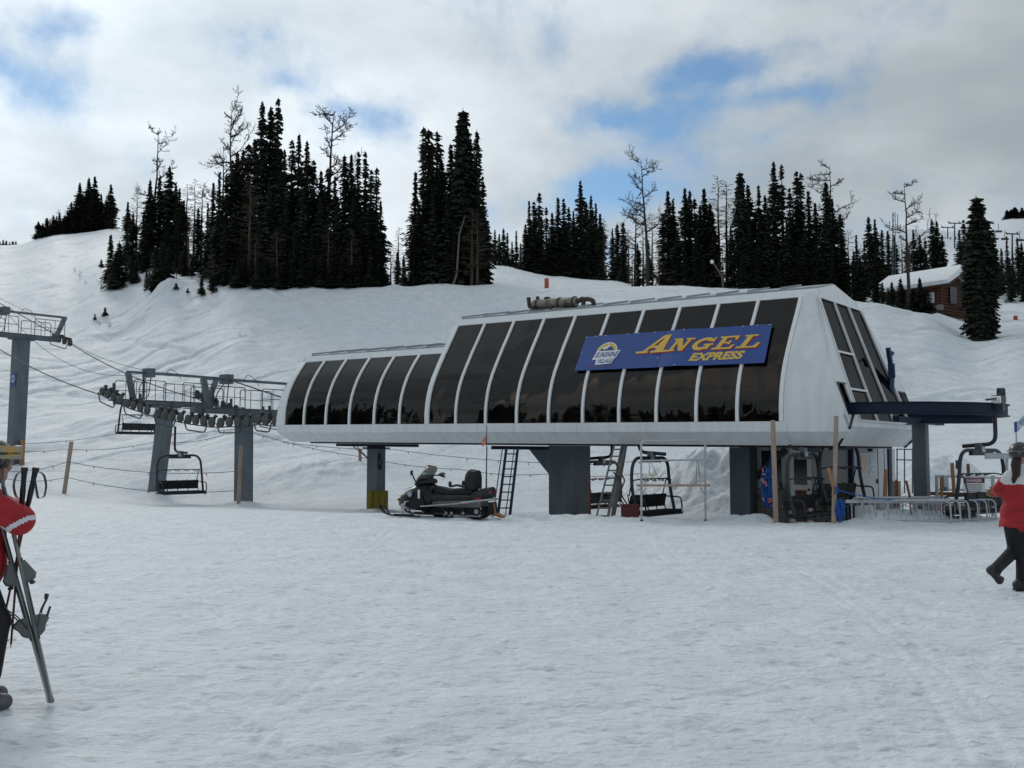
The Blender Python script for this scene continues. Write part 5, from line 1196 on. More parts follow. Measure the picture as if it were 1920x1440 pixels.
# seat and backrest
m = MB(); m.loft([sect(.20, .30, .60, .82, .8), sect(.02, .36, .56, .80, .8), sect(-.35, .40, .54, .74, .85), sect(-.75, .40, .56, .78, .85), sect(-1.02, .38, .58, .78, .85)]); SB(m, 'seat', 'pad', smooth=50)
m = MB(); m.loft([sect(.20, .62, .38, .66, .7), sect(-.2, .52, .40, .60, .8), sect(-.95, .50, .42, .62, .8), sect(-1.38, .46, .50, .70, .8)]); SB(m, 'tank_cover', 'black', smooth=50)
m = MB(); m.loft([[Vector((x+.0, y, z)) for (y, z) in ((-.20, .74), (.20, .74), (.20, .98), (.15, 1.12), (.08, 1.17), (-.08, 1.17), (-.15, 1.12), (-.20, .98))] for x in (-.82,)] + [[Vector((x, y, z)) for (y, z) in ((-.24, .74), (.24, .74), (.25, 1.0), (.19, 1.18), (.10, 1.235), (-.10, 1.235), (-.19, 1.18), (-.25, 1.0))] for x in (-.92,)] + [[Vector((x, y*.9, z*.99)) for (y, z) in ((-.22, .74), (.22, .74), (.24, 1.0), (.18, 1.18), (.10, 1.22), (-.10, 1.22), (-.18, 1.18), (-.24, 1.0))] for x in (-1.04, -1.10)]); SB(m, 'backrest', 'pad', smooth=40)
for s in (1, -1):
    m = MB(); m.tube(rounded([(-.86, s*.25, .80), (-.66, s*.32, .84), (-.50, s*.34, .80), (-.46, s*.34, .92)], .05), .03, 8); m.ball((-.48, s*.34, .86), (.05, .04, .08)); SB(m, 'grab_handle', 'black', smooth=40)
# tunnel, running boards, bumper, rear
m = MB(); m.box((-.42, 0, .40), (1.75, .44, .26)); SB(m, 'tunnel', 'tunnel', bevel=.03)
for s in (1, -1):
    m = MB(); m.hexa([Vector(q) for q in ((.28, s*.22, .28), (.28, s*.50, .28), (-1.10, s*.46, .40), (-1.10, s*.22, .40), (.28, s*.22, .305), (.28, s*.50, .305), (-1.10, s*.46, .425), (-1.10, s*.22, .425))]); m.tube([(.30, s*.50, .29), (-.7, s*.475, .375), (-1.35, s*.40, .46)], .018, 6); SB(m, 'running_board', 'alu')
m = MB(); m.tube(rounded([(-.85, .44, .40), (-1.50, .34, .48), (-1.62, 0, .50), (-1.50, -.34, .48), (-.85, -.44, .40)], .2), .026, 8); SB(m, 'rear_bumper', 'alu', smooth=40)
m = MB(); m.loft([sect(-1.05, .44, .44, .70, .8), sect(-1.35, .42, .46, .78, .8), sect(-1.52, .36, .52, .80, .8), sect(-1.56, .28, .56, .74, .8)]); SB(m, 'rear_rack', 'black', smooth=50)
m = MB(); m.ball((-1.53, .13, .66), (.04, .05, .04)); SB(m, 'tail_lamp', 'lamp_red', smooth=40)
m = MB(); m.ball((-1.53, -.13, .66), (.04, .05, .04)); SB(m, 'tail_lamp', 'lamp_red', smooth=40)
for s in (1, -1):
    m = MB(); m.box((-1.24, s*.222, .50), (.15, .02, .045)); SB(m, 'reflector', 'lamp_red')
# track with lugs and wheels
def track_path():
    P = []
    for i in range(9): a = R(90+180*i/8); P.append((-1.18+.15*math.cos(a), .17+.15*math.sin(a)))
    P = [(-1.18+.15*math.cos(R(90+180*i/8)), .18+.15*math.sin(R(90+180*i/8))) for i in range(9)]
    P += [(-1.0, .022), (-.6, .02), (-.2, .02), (.02, .03), (.25, .14)] + [(.36+.11*math.cos(R(-60+150*i/6)), .26+.11*math.sin(R(-60+150*i/6))) for i in range(7)] + [(.0, .34), (-.6, .335)]
    return P
tp = track_path(); n = len(tp); m = MB(); secs = []
for i in range(n+1):
    p = tp[i % n]; a = tp[(i-1) % n]; b = tp[(i+1) % n]; t = Vector((b[0]-a[0], b[1]-a[1])).normalized(); q = (p[0]-t.y*-.022, p[1]+t.x*-.022)
    secs.append([Vector((p[0], -.19, p[1])), Vector((p[0], .19, p[1])), Vector((q[0], .19, q[1])), Vector((q[0], -.19, q[1]))])
m.loft(secs, False); tr = SB(m, 'track', 'rubber')
m = MB()
for i in range(n):
    a, b = Vector(tp[i]), Vector(tp[(i+1) % n]); L_ = (b-a).length; k = max(1, int(L_/.09))
    for j in range(k):
        c = a.lerp(b, (j+.5)/k); t = (b-a).normalized(); c2 = c + Vector((t.y, -t.x))*.03
        m.box((c2.x, 0, max(c2.y, .0)), (.025, .36, .035))
SB(m, 'lug', 'rubber', tr)
for (x, z, r) in ((-1.18, .18, .11), (-.30, .12, .075), (-.46, .12, .075), (-.80, .13, .07), (.36, .25, .09)):
    for s in (1, -1):
        m = MB(); m.tube([(x, s*.195, z), (x, s*.225, z)], r, 16); w = SB(m, 'bogie_wheel', 'rubber', smooth=40)
        m = MB(); m.tube([(x, s*.226, z), (x, s*.235, z)], r*.55, 12); SB(m, 'wheel_hub', 'alu', w)
m = MB()
for s in (1, -1): m.beam((-1.15, s*.18, .10), (.1, s*.18, .10), .03, .05); m.beam((-.9, s*.18, .12), (-.6, s*.16, .34), .03, .04); m.beam((-.3, s*.18, .12), (-.05, s*.16, .32), .03, .04)
m.tube([(-.75, 0, .12), (-.45, 0, .33)], .05, 8); SB(m, 'skid_frame', 'steel_dark')
m = MB(); m.box((-.42, 0, .185), (1.35, .30, .19)); SB(m, 'dark_infill', 'rubber')  # added dark block standing in for the shade in the gap inside the track
m = MB(); m.hexa([Vector(q) for q in ((-1.56, -.22, .10), (-1.56, .22, .10), (-1.54, .22, .10), (-1.54, -.22, .10), (-1.52, -.22, .42), (-1.52, .22, .42), (-1.50, .22, .42), (-1.50, -.22, .42))]); SB(m, 'snow_flap', 'rubber')
m = MB(); m.beam((-1.60, .0, .12), (-1.85, .05, .06), .16, .06); m.tube([(-1.55, 0, .40), (-1.60, 0, .12)], .025, 6); SB(m, 'tow_hitch', 'wood_tan')
# whip flag
m = MB(); m.tube([(-1.30, -.1, .55), (-1.29, -.1, 2.35)], .010, 6); SB(m, 'whip', 'steel_dark')
m = MB(); m.slab([[Vector((-1.28, -.1, 2.08)), Vector((-1.28, -.1, 1.90))], [Vector((-1.24, -.12, 2.06)), Vector((-1.22, -.12, 1.84))], [Vector((-1.18, -.09, 1.98)), Vector((-1.17, -.09, 1.80))]], (0, 1, 0), .006); SB(m, 'flag', 'orange')

# ---------------------------------------------------------------- people: one continuous surface from blended round cones
def surf_nets(prims, res, k=.03):
    A = np.array([p[0] for p in prims]); B = np.array([p[1] for p in prims]); rr = max(max(p[2], p[3]) for p in prims)+.05
    lo = np.minimum(A, B).min(0)-rr; hi = np.maximum(A, B).max(0)+rr
    n = np.ceil((hi-lo)/res).astype(int)+1
    ax = [lo[i]+res*np.arange(n[i]) for i in range(3)]
    G = np.stack(np.meshgrid(*ax, indexing='ij'), -1).astype(np.float32)
    Dm = np.full(G.shape[:3], 9.0, np.float32); best = np.full(G.shape[:3], 9.0, np.float32); idm = np.zeros(G.shape[:3], np.int16)
    for p in prims:
        a, b, ra, rb, mi = p[:5]; kk = p[5] if len(p) > 5 else k
        a = np.array(a, np.float32); b = np.array(b, np.float32)
        l0 = np.minimum(a, b)-max(ra, rb)-.12; h0 = np.maximum(a, b)+max(ra, rb)+.12
        s = tuple(slice(max(0, int((l0[i]-lo[i])/res)), min(n[i], int((h0[i]-lo[i])/res)+2)) for i in range(3))
        g = G[s]; d = b-a; L2 = float((d*d).sum())+1e-9
        t = np.clip(((g-a)@d)/L2, 0, 1); dist = np.linalg.norm(g-a-t[..., None]*d, axis=-1) - (ra+(rb-ra)*t)
        cur = Dm[s]; h = np.clip(.5+.5*(cur-dist)/kk, 0, 1); Dm[s] = cur*(1-h)+dist*h - kk*h*(1-h)
        bb = best[s]; idm[s] = np.where(dist < bb, mi, idm[s]); best[s] = np.minimum(bb, dist)
    ins = Dm < 0
    c = [ins[i:n[0]-1+i, j:n[1]-1+j, l:n[2]-1+l] for i in (0, 1) for j in (0, 1) for l in (0, 1)]
    sm = sum(x.astype(np.int8) for x in c); act = (sm > 0) & (sm < 8)
    ids = np.argwhere(act); index = np.full(act.shape, -1, np.int64); index[tuple(ids.T)] = np.arange(len(ids))
    acc = np.zeros((len(ids), 3)); cnt = np.zeros(len(ids))
    cor = [(i, j, l) for i in (0, 1) for j in (0, 1) for l in (0, 1)]
    for x in range(8):
        for y in range(x+1, 8):
            dlt = [abs(cor[x][q]-cor[y][q]) for q in range(3)]
            if sum(dlt) != 1: continue
            ix = ids+np.array(cor[x]); iy = ids+np.array(cor[y]); dx = Dm[tuple(ix.T)]; dy = Dm[tuple(iy.T)]
            cr = (dx < 0) != (dy < 0); t = np.where(cr, dx/(dx-dy+1e-12), 0); P = np.array(cor[x])+t[:, None]*(np.array(cor[y])-np.array(cor[x]))
            acc += P*cr[:, None]; cnt += cr
    vs = lo + res*(ids+acc/cnt[:, None]); vm = idm[tuple(ids.T)]
    faces = []
    for axx in range(3):
        o1, o2 = [(1, 2), (2, 0), (0, 1)][axx]
        s0 = [slice(None)]*3; s1 = [slice(None)]*3; s0[axx] = slice(0, n[axx]-1); s1[axx] = slice(1, n[axx])
        ch = ins[tuple(s0)] != ins[tuple(s1)]; E_ = np.argwhere(ch)
        E_ = E_[(E_[:, o1] > 0) & (E_[:, o2] > 0) & (E_[:, o1] < n[o1]-1) & (E_[:, o2] < n[o2]-1)]
        d1 = np.zeros(3, int); d1[o1] = 1; d2 = np.zeros(3, int); d2[o2] = 1
        q = [index[tuple((E_-d1-d2).T)], index[tuple((E_-d2).T)], index[tuple(E_.T)], index[tuple((E_-d1).T)]]
        F = np.stack(q, -1); fl = ~ins[tuple(E_.T)]; F[fl] = F[fl][:, ::-1]; faces.append(F[(F >= 0).all(1)])
    return vs, np.vstack(faces), vm
def body(name, prims, mats, parent, res=.010, k=.03, post=None):
    vs, fs, vm = surf_nets(prims, res, k)
    me = bpy.data.meshes.new(name); me.from_pydata(vs.tolist(), [], fs.tolist())
    for m_ in mats: me.materials.append(M[m_])
    fm = vm[fs[:, 0]].astype(int)
    if post is not None: fm = post(vs[fs].mean(1), fm)
    me.polygons.foreach_set('material_index', fm.tolist()); me.polygons.foreach_set('use_smooth', [True]*len(fs)); me.update()
    o = link(name, me, parent); KIDS.setdefault(parent.name, []).append(o)
    sm_ = o.modifiers.new('smooth', 'SMOOTH'); sm_.factor = .5; sm_.iterations = 3
    return o
def hand(prims, w, d, side, mi, s=1.0, curl=.6):
    # palm then four curled fingers of unequal length and a thumb from the side; d: pointing direction, side: toward the thumb
    w, d, side = Vector(w), Vector(d).normalized(), Vector(side); side = (side-d*side.dot(d)).normalized(); nrm = d.cross(side)
    prims.append((w, w+d*.085*s, .032*s, .036*s, mi)); prims.append((w+d*.05*s-side*.022*s, w+d*.08*s+side*.022*s, .026*s, .026*s, mi))
    for i, ln in enumerate((.070, .080, .075, .058)):
        b = w+d*.088*s+side*(.030-.020*i)*s; m1 = b+(d*(1-curl*.35)+nrm*curl*.5).normalized()*ln*.5*s; e = m1+(d*(1-curl)+nrm*curl).normalized()*ln*.5*s
        prims.append((b, m1, .0125*s, .0118*s, mi, .006)); prims.append((m1, e, .0118*s, .0105*s, mi, .006))
    b = w+d*.03*s+side*.032*s; m1 = b+(side*.8+d*.6).normalized()*.04*s; e = m1+(d*.9+side*.2+nrm*.3).normalized()*.035*s
    prims.append((b, m1, .015*s, .0135*s, mi, .008)); prims.append((m1, e, .0135*s, .0115*s, mi, .006))
def head(prims, c, f, mi, s=1.0):
    c, f = Vector(c), Vector(f).normalized(); up = Vector((0, 0, 1)); r = f.cross(up).normalized()
    up = r.cross(f)
    prims += [(c+up*.03*s-f*.015, c+up*.035*s+f*.01, .092*s, .088*s, mi), (c-up*.03*s+f*.03, c-up*.075*s+f*.055, .068*s, .045*s, mi), (c-up*.095*s+f*.07*s, c-up*.095*s+f*.068*s, .026, .026, mi, .02),
              (c+f*.096*s+up*.005, c+f*.118*s-up*.022, .010, .014, mi, .012), (c+r*.03+f*.085-up*.03, c+r*.03+f*.085-up*.03, .022, .022, mi, .02), (c-r*.03+f*.085-up*.03, c-r*.03+f*.085-up*.03, .022, .022, mi, .02),
              (c+r*.02+f*.088-up*.066, c-r*.02+f*.088-up*.066, .009, .009, mi, .006), (c+r*.09-up*.005, c+r*.092-up*.03, .016, .012, mi, .01), (c-r*.09-up*.005, c-r*.092-up*.03, .016, .012, mi, .01)]
    return r, up

# woman walking away to the right: red jacket with white yoke
YW = 12.3
def w(px, py, dy=0.0): return at(px, py, YW+dy)
WP = thing('person', 'person in red jacket with white shoulders and dark trousers walking, helmet and long dark hair', 'person', (w(1910, 1100).x, YW, 0))
pr = []
hipc = w(1909, 978); 
pr += [(w(1910, 975), w(1909, 955), .155, .150, 0, .06), (w(1909, 955), w(1909, 915), .150, .160, 0, .06), (w(1909, 915), w(1909, 900), .165, .150, 1, .05), (w(1897, 897), w(1922, 897), .098, .098, 1, .05), (w(1911, 893), w(1912, 876), .068, .062, 1, .03)]
pr += [(w(1909, 972), w(1909, 962), .165, .160, 0, .05), (w(1897, 962), w(1922, 962), .13, .13, 0, .05), (w(1897, 925), w(1922, 925), .120, .120, 0, .05)]
# left arm bent, right arm swinging forward
pr += [(w(1889, 899), w(1883, 904, .02), .074, .070, 1, .03), (w(1883, 903, .02), w(1871, 917, .05), .068, .058, 0, .02), (w(1871, 917, .05), w(1870, 925, .22), .056, .048, 0, .02)]
pr += [(w(1930, 899), w(1936, 906, .03), .074, .070, 1, .03), (w(1936, 906, .03), w(1943, 928, .05), .068, .058, 0, .02), (w(1943, 928, .05), w(1948, 940, .22), .056, .048, 0, .02)]
hand(pr, w(1868, 925, .25), Vector((-.55, .75, .0)), Vector((0, 0, 1)), 4, 1.0)
hand(pr, w(1949, 942, .25), Vector((.2, .9, -.2)), Vector((0, 0, 1)), 4, 1.15)
# legs: trailing leg bent, standing leg straight
pr += [(w(1899, 985), w(1903, 1031, .12), .105, .080, 2, .03), (w(1903, 1031, .12), w(1868, 1066, -.18), .078, .066, 2, .02), (w(1868, 1066, -.18), w(1866, 1069, -.20), .070, .070, 2, .01)]
pr += [(w(1919, 985), w(1919, 1040, -.02), .105, .082, 2, .03), (w(1919, 1040, -.02), w(1917, 1092, .0), .082, .072, 2, .02)]
# boots
pr += [(w(1864, 1068, -.20), w(1858, 1069, -.21), .056, .055, 3, .02), (w(1860, 1070, -.21), w(1874, 1089, -.22), .048, .042, 3, .02), (w(1874, 1089, -.22), w(1878, 1085, -.21), .034, .030, 3, .02)]
fz = w(1917, 1102); pr += [(Vector((fz.x-.05, YW, .075)), Vector((fz.x+.02, YW, .075)), .066, .062, 3, .02), (Vector((fz.x+.02, YW+.02, .05)), Vector((fz.x+.17, YW+.06, .042)), .05, .042, 3, .02)]
hc = w(1913, 853); hf = Vector((.75, .66, 0.0)); r_, up_ = head(pr, hc, hf, 5, .98)
pr += [(w(1912, 878), hc+Vector((0, 0, -.07)), .055, .055, 5, .02)]
wyoke = w(1909, 908).z
def wpost(c, fm):
    fm = fm.copy(); t = (fm <= 1); fm[t & (c[:, 2] > wyoke-.0) & (c[:, 0] > w(1878, 900).x)] = 1; fm[t & (c[:, 2] <= wyoke)] = 0; return fm
body('body', pr, ['jacket', 'jacket_white', 'pants', 'boot', 'glove', 'skin'], WP, .010, .03, wpost)
def helmet(c, f, par, mt, s=1.0, brim=True):
    f = f.normalized(); r = f.cross(Vector((0, 0, 1))).normalized(); up = r.cross(f)
    mb = MB(); secs = []
    for i in range(9):
        t = R(-28+118*i/8); z = math.sin(t); rr = math.cos(t)
        secs.append([c+up*(.032+z*.128)*s + (f*math.cos(a)*.142+r*math.sin(a)*.122)*rr*s*(1 if math.cos(a) < .3 or z > .05 else .93) - f*.008 for a in [2*math.pi*j/22 for j in range(22)]])
    mb.loft(secs); mb.build('helmet', M[mt], par, smooth=60)
    return r, up
rw, uw = helmet(hc, hf, WP, 'helmet_plain')
m = MB(); m.tube([hc+uw*(.055+.012*math.cos(a))+(hf.normalized()*math.cos(a)*.150+rw*math.sin(a)*.130) for a in [2*math.pi*j/24 for j in range(25)]], .022, 6, False, .4); m.build('goggle_strap', M['boot_grey'], WP)
m = MB(); hb = hc - hf.normalized()*.09
for k in range(7):
    o_ = rw*(-.036+.012*k); m.tube([hb+o_*1.0+uw*-.02, hb+o_*1.1-hf.normalized()*.05+Vector((0, 0, -.12)), hb+o_*.8-hf.normalized()*.07+Vector((.0, -.02, -.24)), hb+o_*.4-hf.normalized()*.06+Vector((-.05, -.03, -.30-.02*(k % 3)))], [.020, .022, .018, .005], 7)
m.build('hair', M['hair'], WP, smooth=60)
m = MB(); secs = []
for (py, rx, ry) in ((950, .165, .150), (962, .192, .165), (975, .208, .175), (987, .218, .18), (987.5, .205, .168), (970, .19, .155)):
    c_ = w(1909, py); secs.append([c_+Vector((rx*math.cos(a)*(1+.03*math.sin(5*a)), ry*math.sin(a)*(1+.03*math.cos(4*a)), .008*math.sin(6*a))) for a in [2*math.pi*j/28 for j in range(28)]])
m.loft(secs, False); m.build('jacket_hem', M['jacket'], WP, smooth=60)
for (a_, b_) in ((w(1859, 1073, -.21), w(1873, 1094, -.22)), (Vector((fz.x-.10, YW-.01, .02)), Vector((fz.x+.20, YW+.06, .016)))):
    m = MB(); m.beam(a_, b_, .09, .022, (1, 0, .8) if a_.z > .1 else (0, 0, 1)); m.build('boot_sole', M['rubber'], WP, bevel=.008)

# skier on the left, facing right, arms folded over the skis
YS = 6.75
def k_(px, py, dy=0.0): return at(px, py, YS+dy)
KP = thing('person', 'person in red jacket with white sleeve stripe and goggles leaning on skis', 'person', (k_(-35, 1310).x, YS, 0))
pr = []
pr += [(k_(-48, 1060), k_(-46, 1000), .155, .150, 0, .06), (k_(-46, 1000), k_(-36, 945), .155, .150, 0, .06), (k_(-36, 930, -.13), k_(-36, 930, .13), .095, .095, 0, .05), (k_(-32, 920), k_(-22, 900), .07, .06, 0, .03), (k_(-50, 1070), k_(-48, 1040), .180, .16, 0, .05), (k_(-30, 1050), k_(-30, 1000), .12, .12, 0, .05), (k_(-18, 1062), k_(-22, 1010), .09, .09, 0, .05)]
# near arm (his right is hidden): upper arm forward, forearm across
for dy, sgn in ((-.18, -1), (.20, 1)):
    sh, el = k_(-34, 936, dy), k_(36, 976, dy*.8); wr = k_(6, 966, dy*-.15 if sgn < 0 else .02)
    if sgn > 0: el = k_(30, 962, .12); wr = k_(10, 955, -.08)
    pr += [(sh, sh.lerp(el, .5), .085, .088, 0, .03), (sh.lerp(el, .5), el, .088, .090, 0, .02), (el, wr, .086, .066, 0, .03)]
    if sgn < 0: pr += [(k_(20, 962, -.10), k_(42, 972, -.10), .07, .075, 0, .03)]
    hand(pr, wr, Vector((-.8, .15*-sgn, .15)), Vector((0, 0, 1)), 3, 1.1, .8)
# legs
for dy, kx, fx_ in ((-.10, -9, -26), (.13, -14, -34)):
    pr += [(k_(-50, 1075, dy), k_(kx, 1165, dy), .115, .090, 1, .03), (k_(kx, 1165, dy), k_(-24, 1262, dy), .092, .085, 1, .02)]
    a_ = k_(fx_, 1280, dy); pr += [(a_, Vector((a_.x-.01, a_.y, .10)), .075, .078, 2, .02), (Vector((a_.x-.06, a_.y, .06)), Vector((a_.x+.12, a_.y, .055)), .058, .052, 2, .02)]
khc = k_(-12, 868); kf = Vector((1, -.06, -.10)); rk, uk = head(pr, khc, kf, 4, 1.0)
pr += [(k_(-22, 905), khc+Vector((-.01, 0, -.07)), .06, .055, 4, .02)]
sA, sB = k_(30, 985, -.15), k_(10, 985, -.15)
def kpost(c, fm):
    fm = fm.copy(); t = (fm == 0)
    # reflective stripe round the sleeves
    px = 960+FPX*c[:, 0]/c[:, 1]; py = 850-FPX*(c[:, 2]-EYE)/c[:, 1]
    st = t & (c[:, 0] > k_(-12, 980).x) & (np.abs(c[:, 2]-(k_(0, 978).z - .30*(c[:, 0]-k_(0, 978).x) + .9*np.maximum(0, c[:, 0]-k_(42, 978).x))) < .017)
    fm[st] = 5; return fm
body('body', pr, ['jacket', 'pants', 'boot_grey', 'glove_black', 'skin', 'stripe'], KP, .010, .03, kpost)
rk, uk = helmet(khc, kf, KP, 'helmet')
m = MB(); m.tube([khc+uk*(.060+.02*math.cos(a))+(kf.normalized()*math.cos(a)*.152+rk*math.sin(a)*.132) for a in [2*math.pi*j/24 for j in range(25)]], .024, 6, False, .4); m.build('goggle_strap', M['goggle_strap'], KP)
m = MB(); secs = []
for i in range(9):
    a = R(-62+124*i/8); o_ = khc+uk*.085+(kf.normalized()*math.cos(a)*.168+rk*math.sin(a)*.140); n_ = (kf.normalized()*math.cos(a)+rk*math.sin(a)).normalized()
    secs.append([o_+uk*.042, o_-uk*.045, o_-uk*.04-n_*.03, o_+uk*.036-n_*.03])
m.loft(secs); m.build('goggles', M['goggle_lens'], KP, smooth=40)
for s in (1, -1):
    m = MB(); m.ball(khc+kf.normalized()*.092+rk*s*.033+uk*.012, .011, 8, 6); m.build('eye', M['hair'], KP, smooth=True)
m = MB(); m.tube([k_(-4, 899), k_(11, 915)], .005, 6); tag(m.build('lolly_stick', M['sign_white']), 'thin white stick in the mouth of the skier at left', 'stick')
# skis: base to base, tails in the snow
def ski(base, top, nrm, label):
    T = thing('ski', label, 'ski', base, 0, 'pair of skis held upright by the skier')
    base, top, nrm = Vector(base), Vector(top), Vector(nrm).normalized(); d = (top-base).normalized(); sd_ = d.cross(nrm).normalized(); L_ = (top-base).length
    m = MB(); secs = []
    for t, wd, c_ in ((0, .080, .010), (.04, .084, .004), (.2, .074, .0), (.45, .062, .0), (.7, .072, .0), (.88, .098, .0), (.94, .090, .018), (.98, .060, .05), (1.0, .02, .07)):
        p = base + d*L_*t + nrm*(c_+.009); th = .006 + .006*math.sin(math.pi*min(1, t*1.05))
        secs.append([p-sd_*wd/2-nrm*th, p+sd_*wd/2-nrm*th, p+sd_*wd/2+nrm*th, p-sd_*wd/2+nrm*th])
    m.loft(secs); m.build('ski_body', M['ski_dark'], T, smooth=30)
    m = MB()
    for s in (-1, 1): m.tube([base+d*L_*t+nrm*.012+sd_*s*wd*.5 for t, wd in ((.0, .083), (.2, .077), (.45, .065), (.7, .075), (.88, .100))], .0075, 5)
    m.build('ski_edge', M['ski_grey'], T)
    def P(t, a, b=0): return base + d*t + nrm*a + sd_*b
    def hump(pts, wd, nm, mt):      # rounded housing: (along, height) outline swept across the ski
        mb = MB(); secs_ = []
        for t, h in pts: secs_.append([P(t, .02, wd), P(t, .02+h*.6, wd), P(t, .02+h*.92, wd*.7), P(t, .02+h, 0), P(t, .02+h*.92, -wd*.7), P(t, .02+h*.6, -wd), P(t, .02, -wd)])
        mb.loft(secs_); return mb.build(nm, M[mt], T, smooth=50)
    hump([(.44, .02), (.46, .045), (.50, .06), (.53, .085), (.555, .075), (.575, .04)], .030, 'heel_piece', 'binding')
    m = MB(); m.beam(P(.53, .085), P(.60, .125), .03, .014, nrm); m.build('heel_lever', M['boot'], T)
    m = MB(); m.tube(rounded([P(.50, .03, -.05), P(.60, .07, -.07), P(.655, .115, -.065), P(.68, .125, -.065)], .03), .0045, 5); m.tube(rounded([P(.50, .03, .05), P(.60, .07, .07), P(.655, .115, .065), P(.68, .125, .065)], .03), .0045, 5); m.build('brake', M['boot'], T)
    m = MB(); m.tube([P(.655, .115, -.065), P(.69, .125, -.065)], .011, 6); m.build('brake_pad', M['boot'], T)
    hump([(.79, .03), (.81, .06), (.84, .07), (.88, .05), (.94, .02)], .032, 'toe_piece', 'binding')
    m = MB(); m.tube([P(.785, .05, -.04), P(.785, .06, -.015), P(.785, .06, .015), P(.785, .05, .04)], .012, 6); m.build('toe_wing', M['boot'], T)
    m = MB(); m.beam(P(.42, .020), P(.96, .020), .055, .012, nrm); m.build('binding_plate', M['boot'], T)
    return T
sb = k_(94, 1309, -.03); st_ = k_(-22, 858, -.05)
d_ = (st_-sb).normalized(); vr = (k_(50, 1100)-Vector((0, 0, EYE))).normalized(); side = d_.cross(vr).normalized()
if side.x < 0: side = -side
ski(sb+Vector((.001, 0, -.03)), st_+Vector((.045, 0, 0)), side-vr*.10, 'dark ski whose bindings point right, held by the skier at left')
ski(sb+Vector((-.001, .03, -.03)), st_+Vector((-.045, .03, 0)), -side-vr*.14, 'dark ski whose bindings point left, nearer the skier')
def pole(top, tip, label, shaft, strap=1):
    T = thing('ski_pole', label, 'ski pole', tip, 0, 'pair of ski poles'); top, tip = Vector(top), Vector(tip); d = (tip-top).normalized()
    m = MB(); m.tube([top+d*.26, tip-d*.03], [.009, .007], 8); m.tube([tip-d*.03, tip], [.005, .001], 6); m.build('shaft', M[shaft], T)
    m = MB(); m.tube([top-d*.012, top, top+d*.02, top+d*.08, top+d*.15, top+d*.24, top+d*.26], [.016, .024, .019, .016, .0185, .016, .012], 10); m.build('grip', M['black'], T, smooth=50)
    m = MB(); L_ = [top+d*.015, top+Vector((strap*.05, 0, -.03)), top+Vector((strap*.075, 0, -.11)), top+Vector((strap*.055, .01, -.19)), top+Vector((strap*.015, .01, -.20)), top+d*.03+Vector((0, -.02, 0))]
    secs = []
    for p in rounded(L_, .05): secs.append([p+Vector((0, -.014, 0)), p+Vector((0, .014, 0)), p+Vector((.003, .014, .003)), p+Vector((.003, -.014, .003))])
    m.loft(secs, False); m.build('strap', M['black'], T)
    b = tip-d*.06; m = MB(); m.tube([b, b+d*.004, b+d*.012], [.012, .034, .012], 14); m.build('basket', M['black'], T)
    return T
pole(k_(46, 879, -.04), k_(20, 1216, .05), 'ski pole with basket showing just above the snow beside the skis', 'red', -1)
pole(k_(67, 879, -.05), k_(-2, 1205, .12), 'ski pole with wide black strap, its shaft passing behind the skis', 'red', 1)
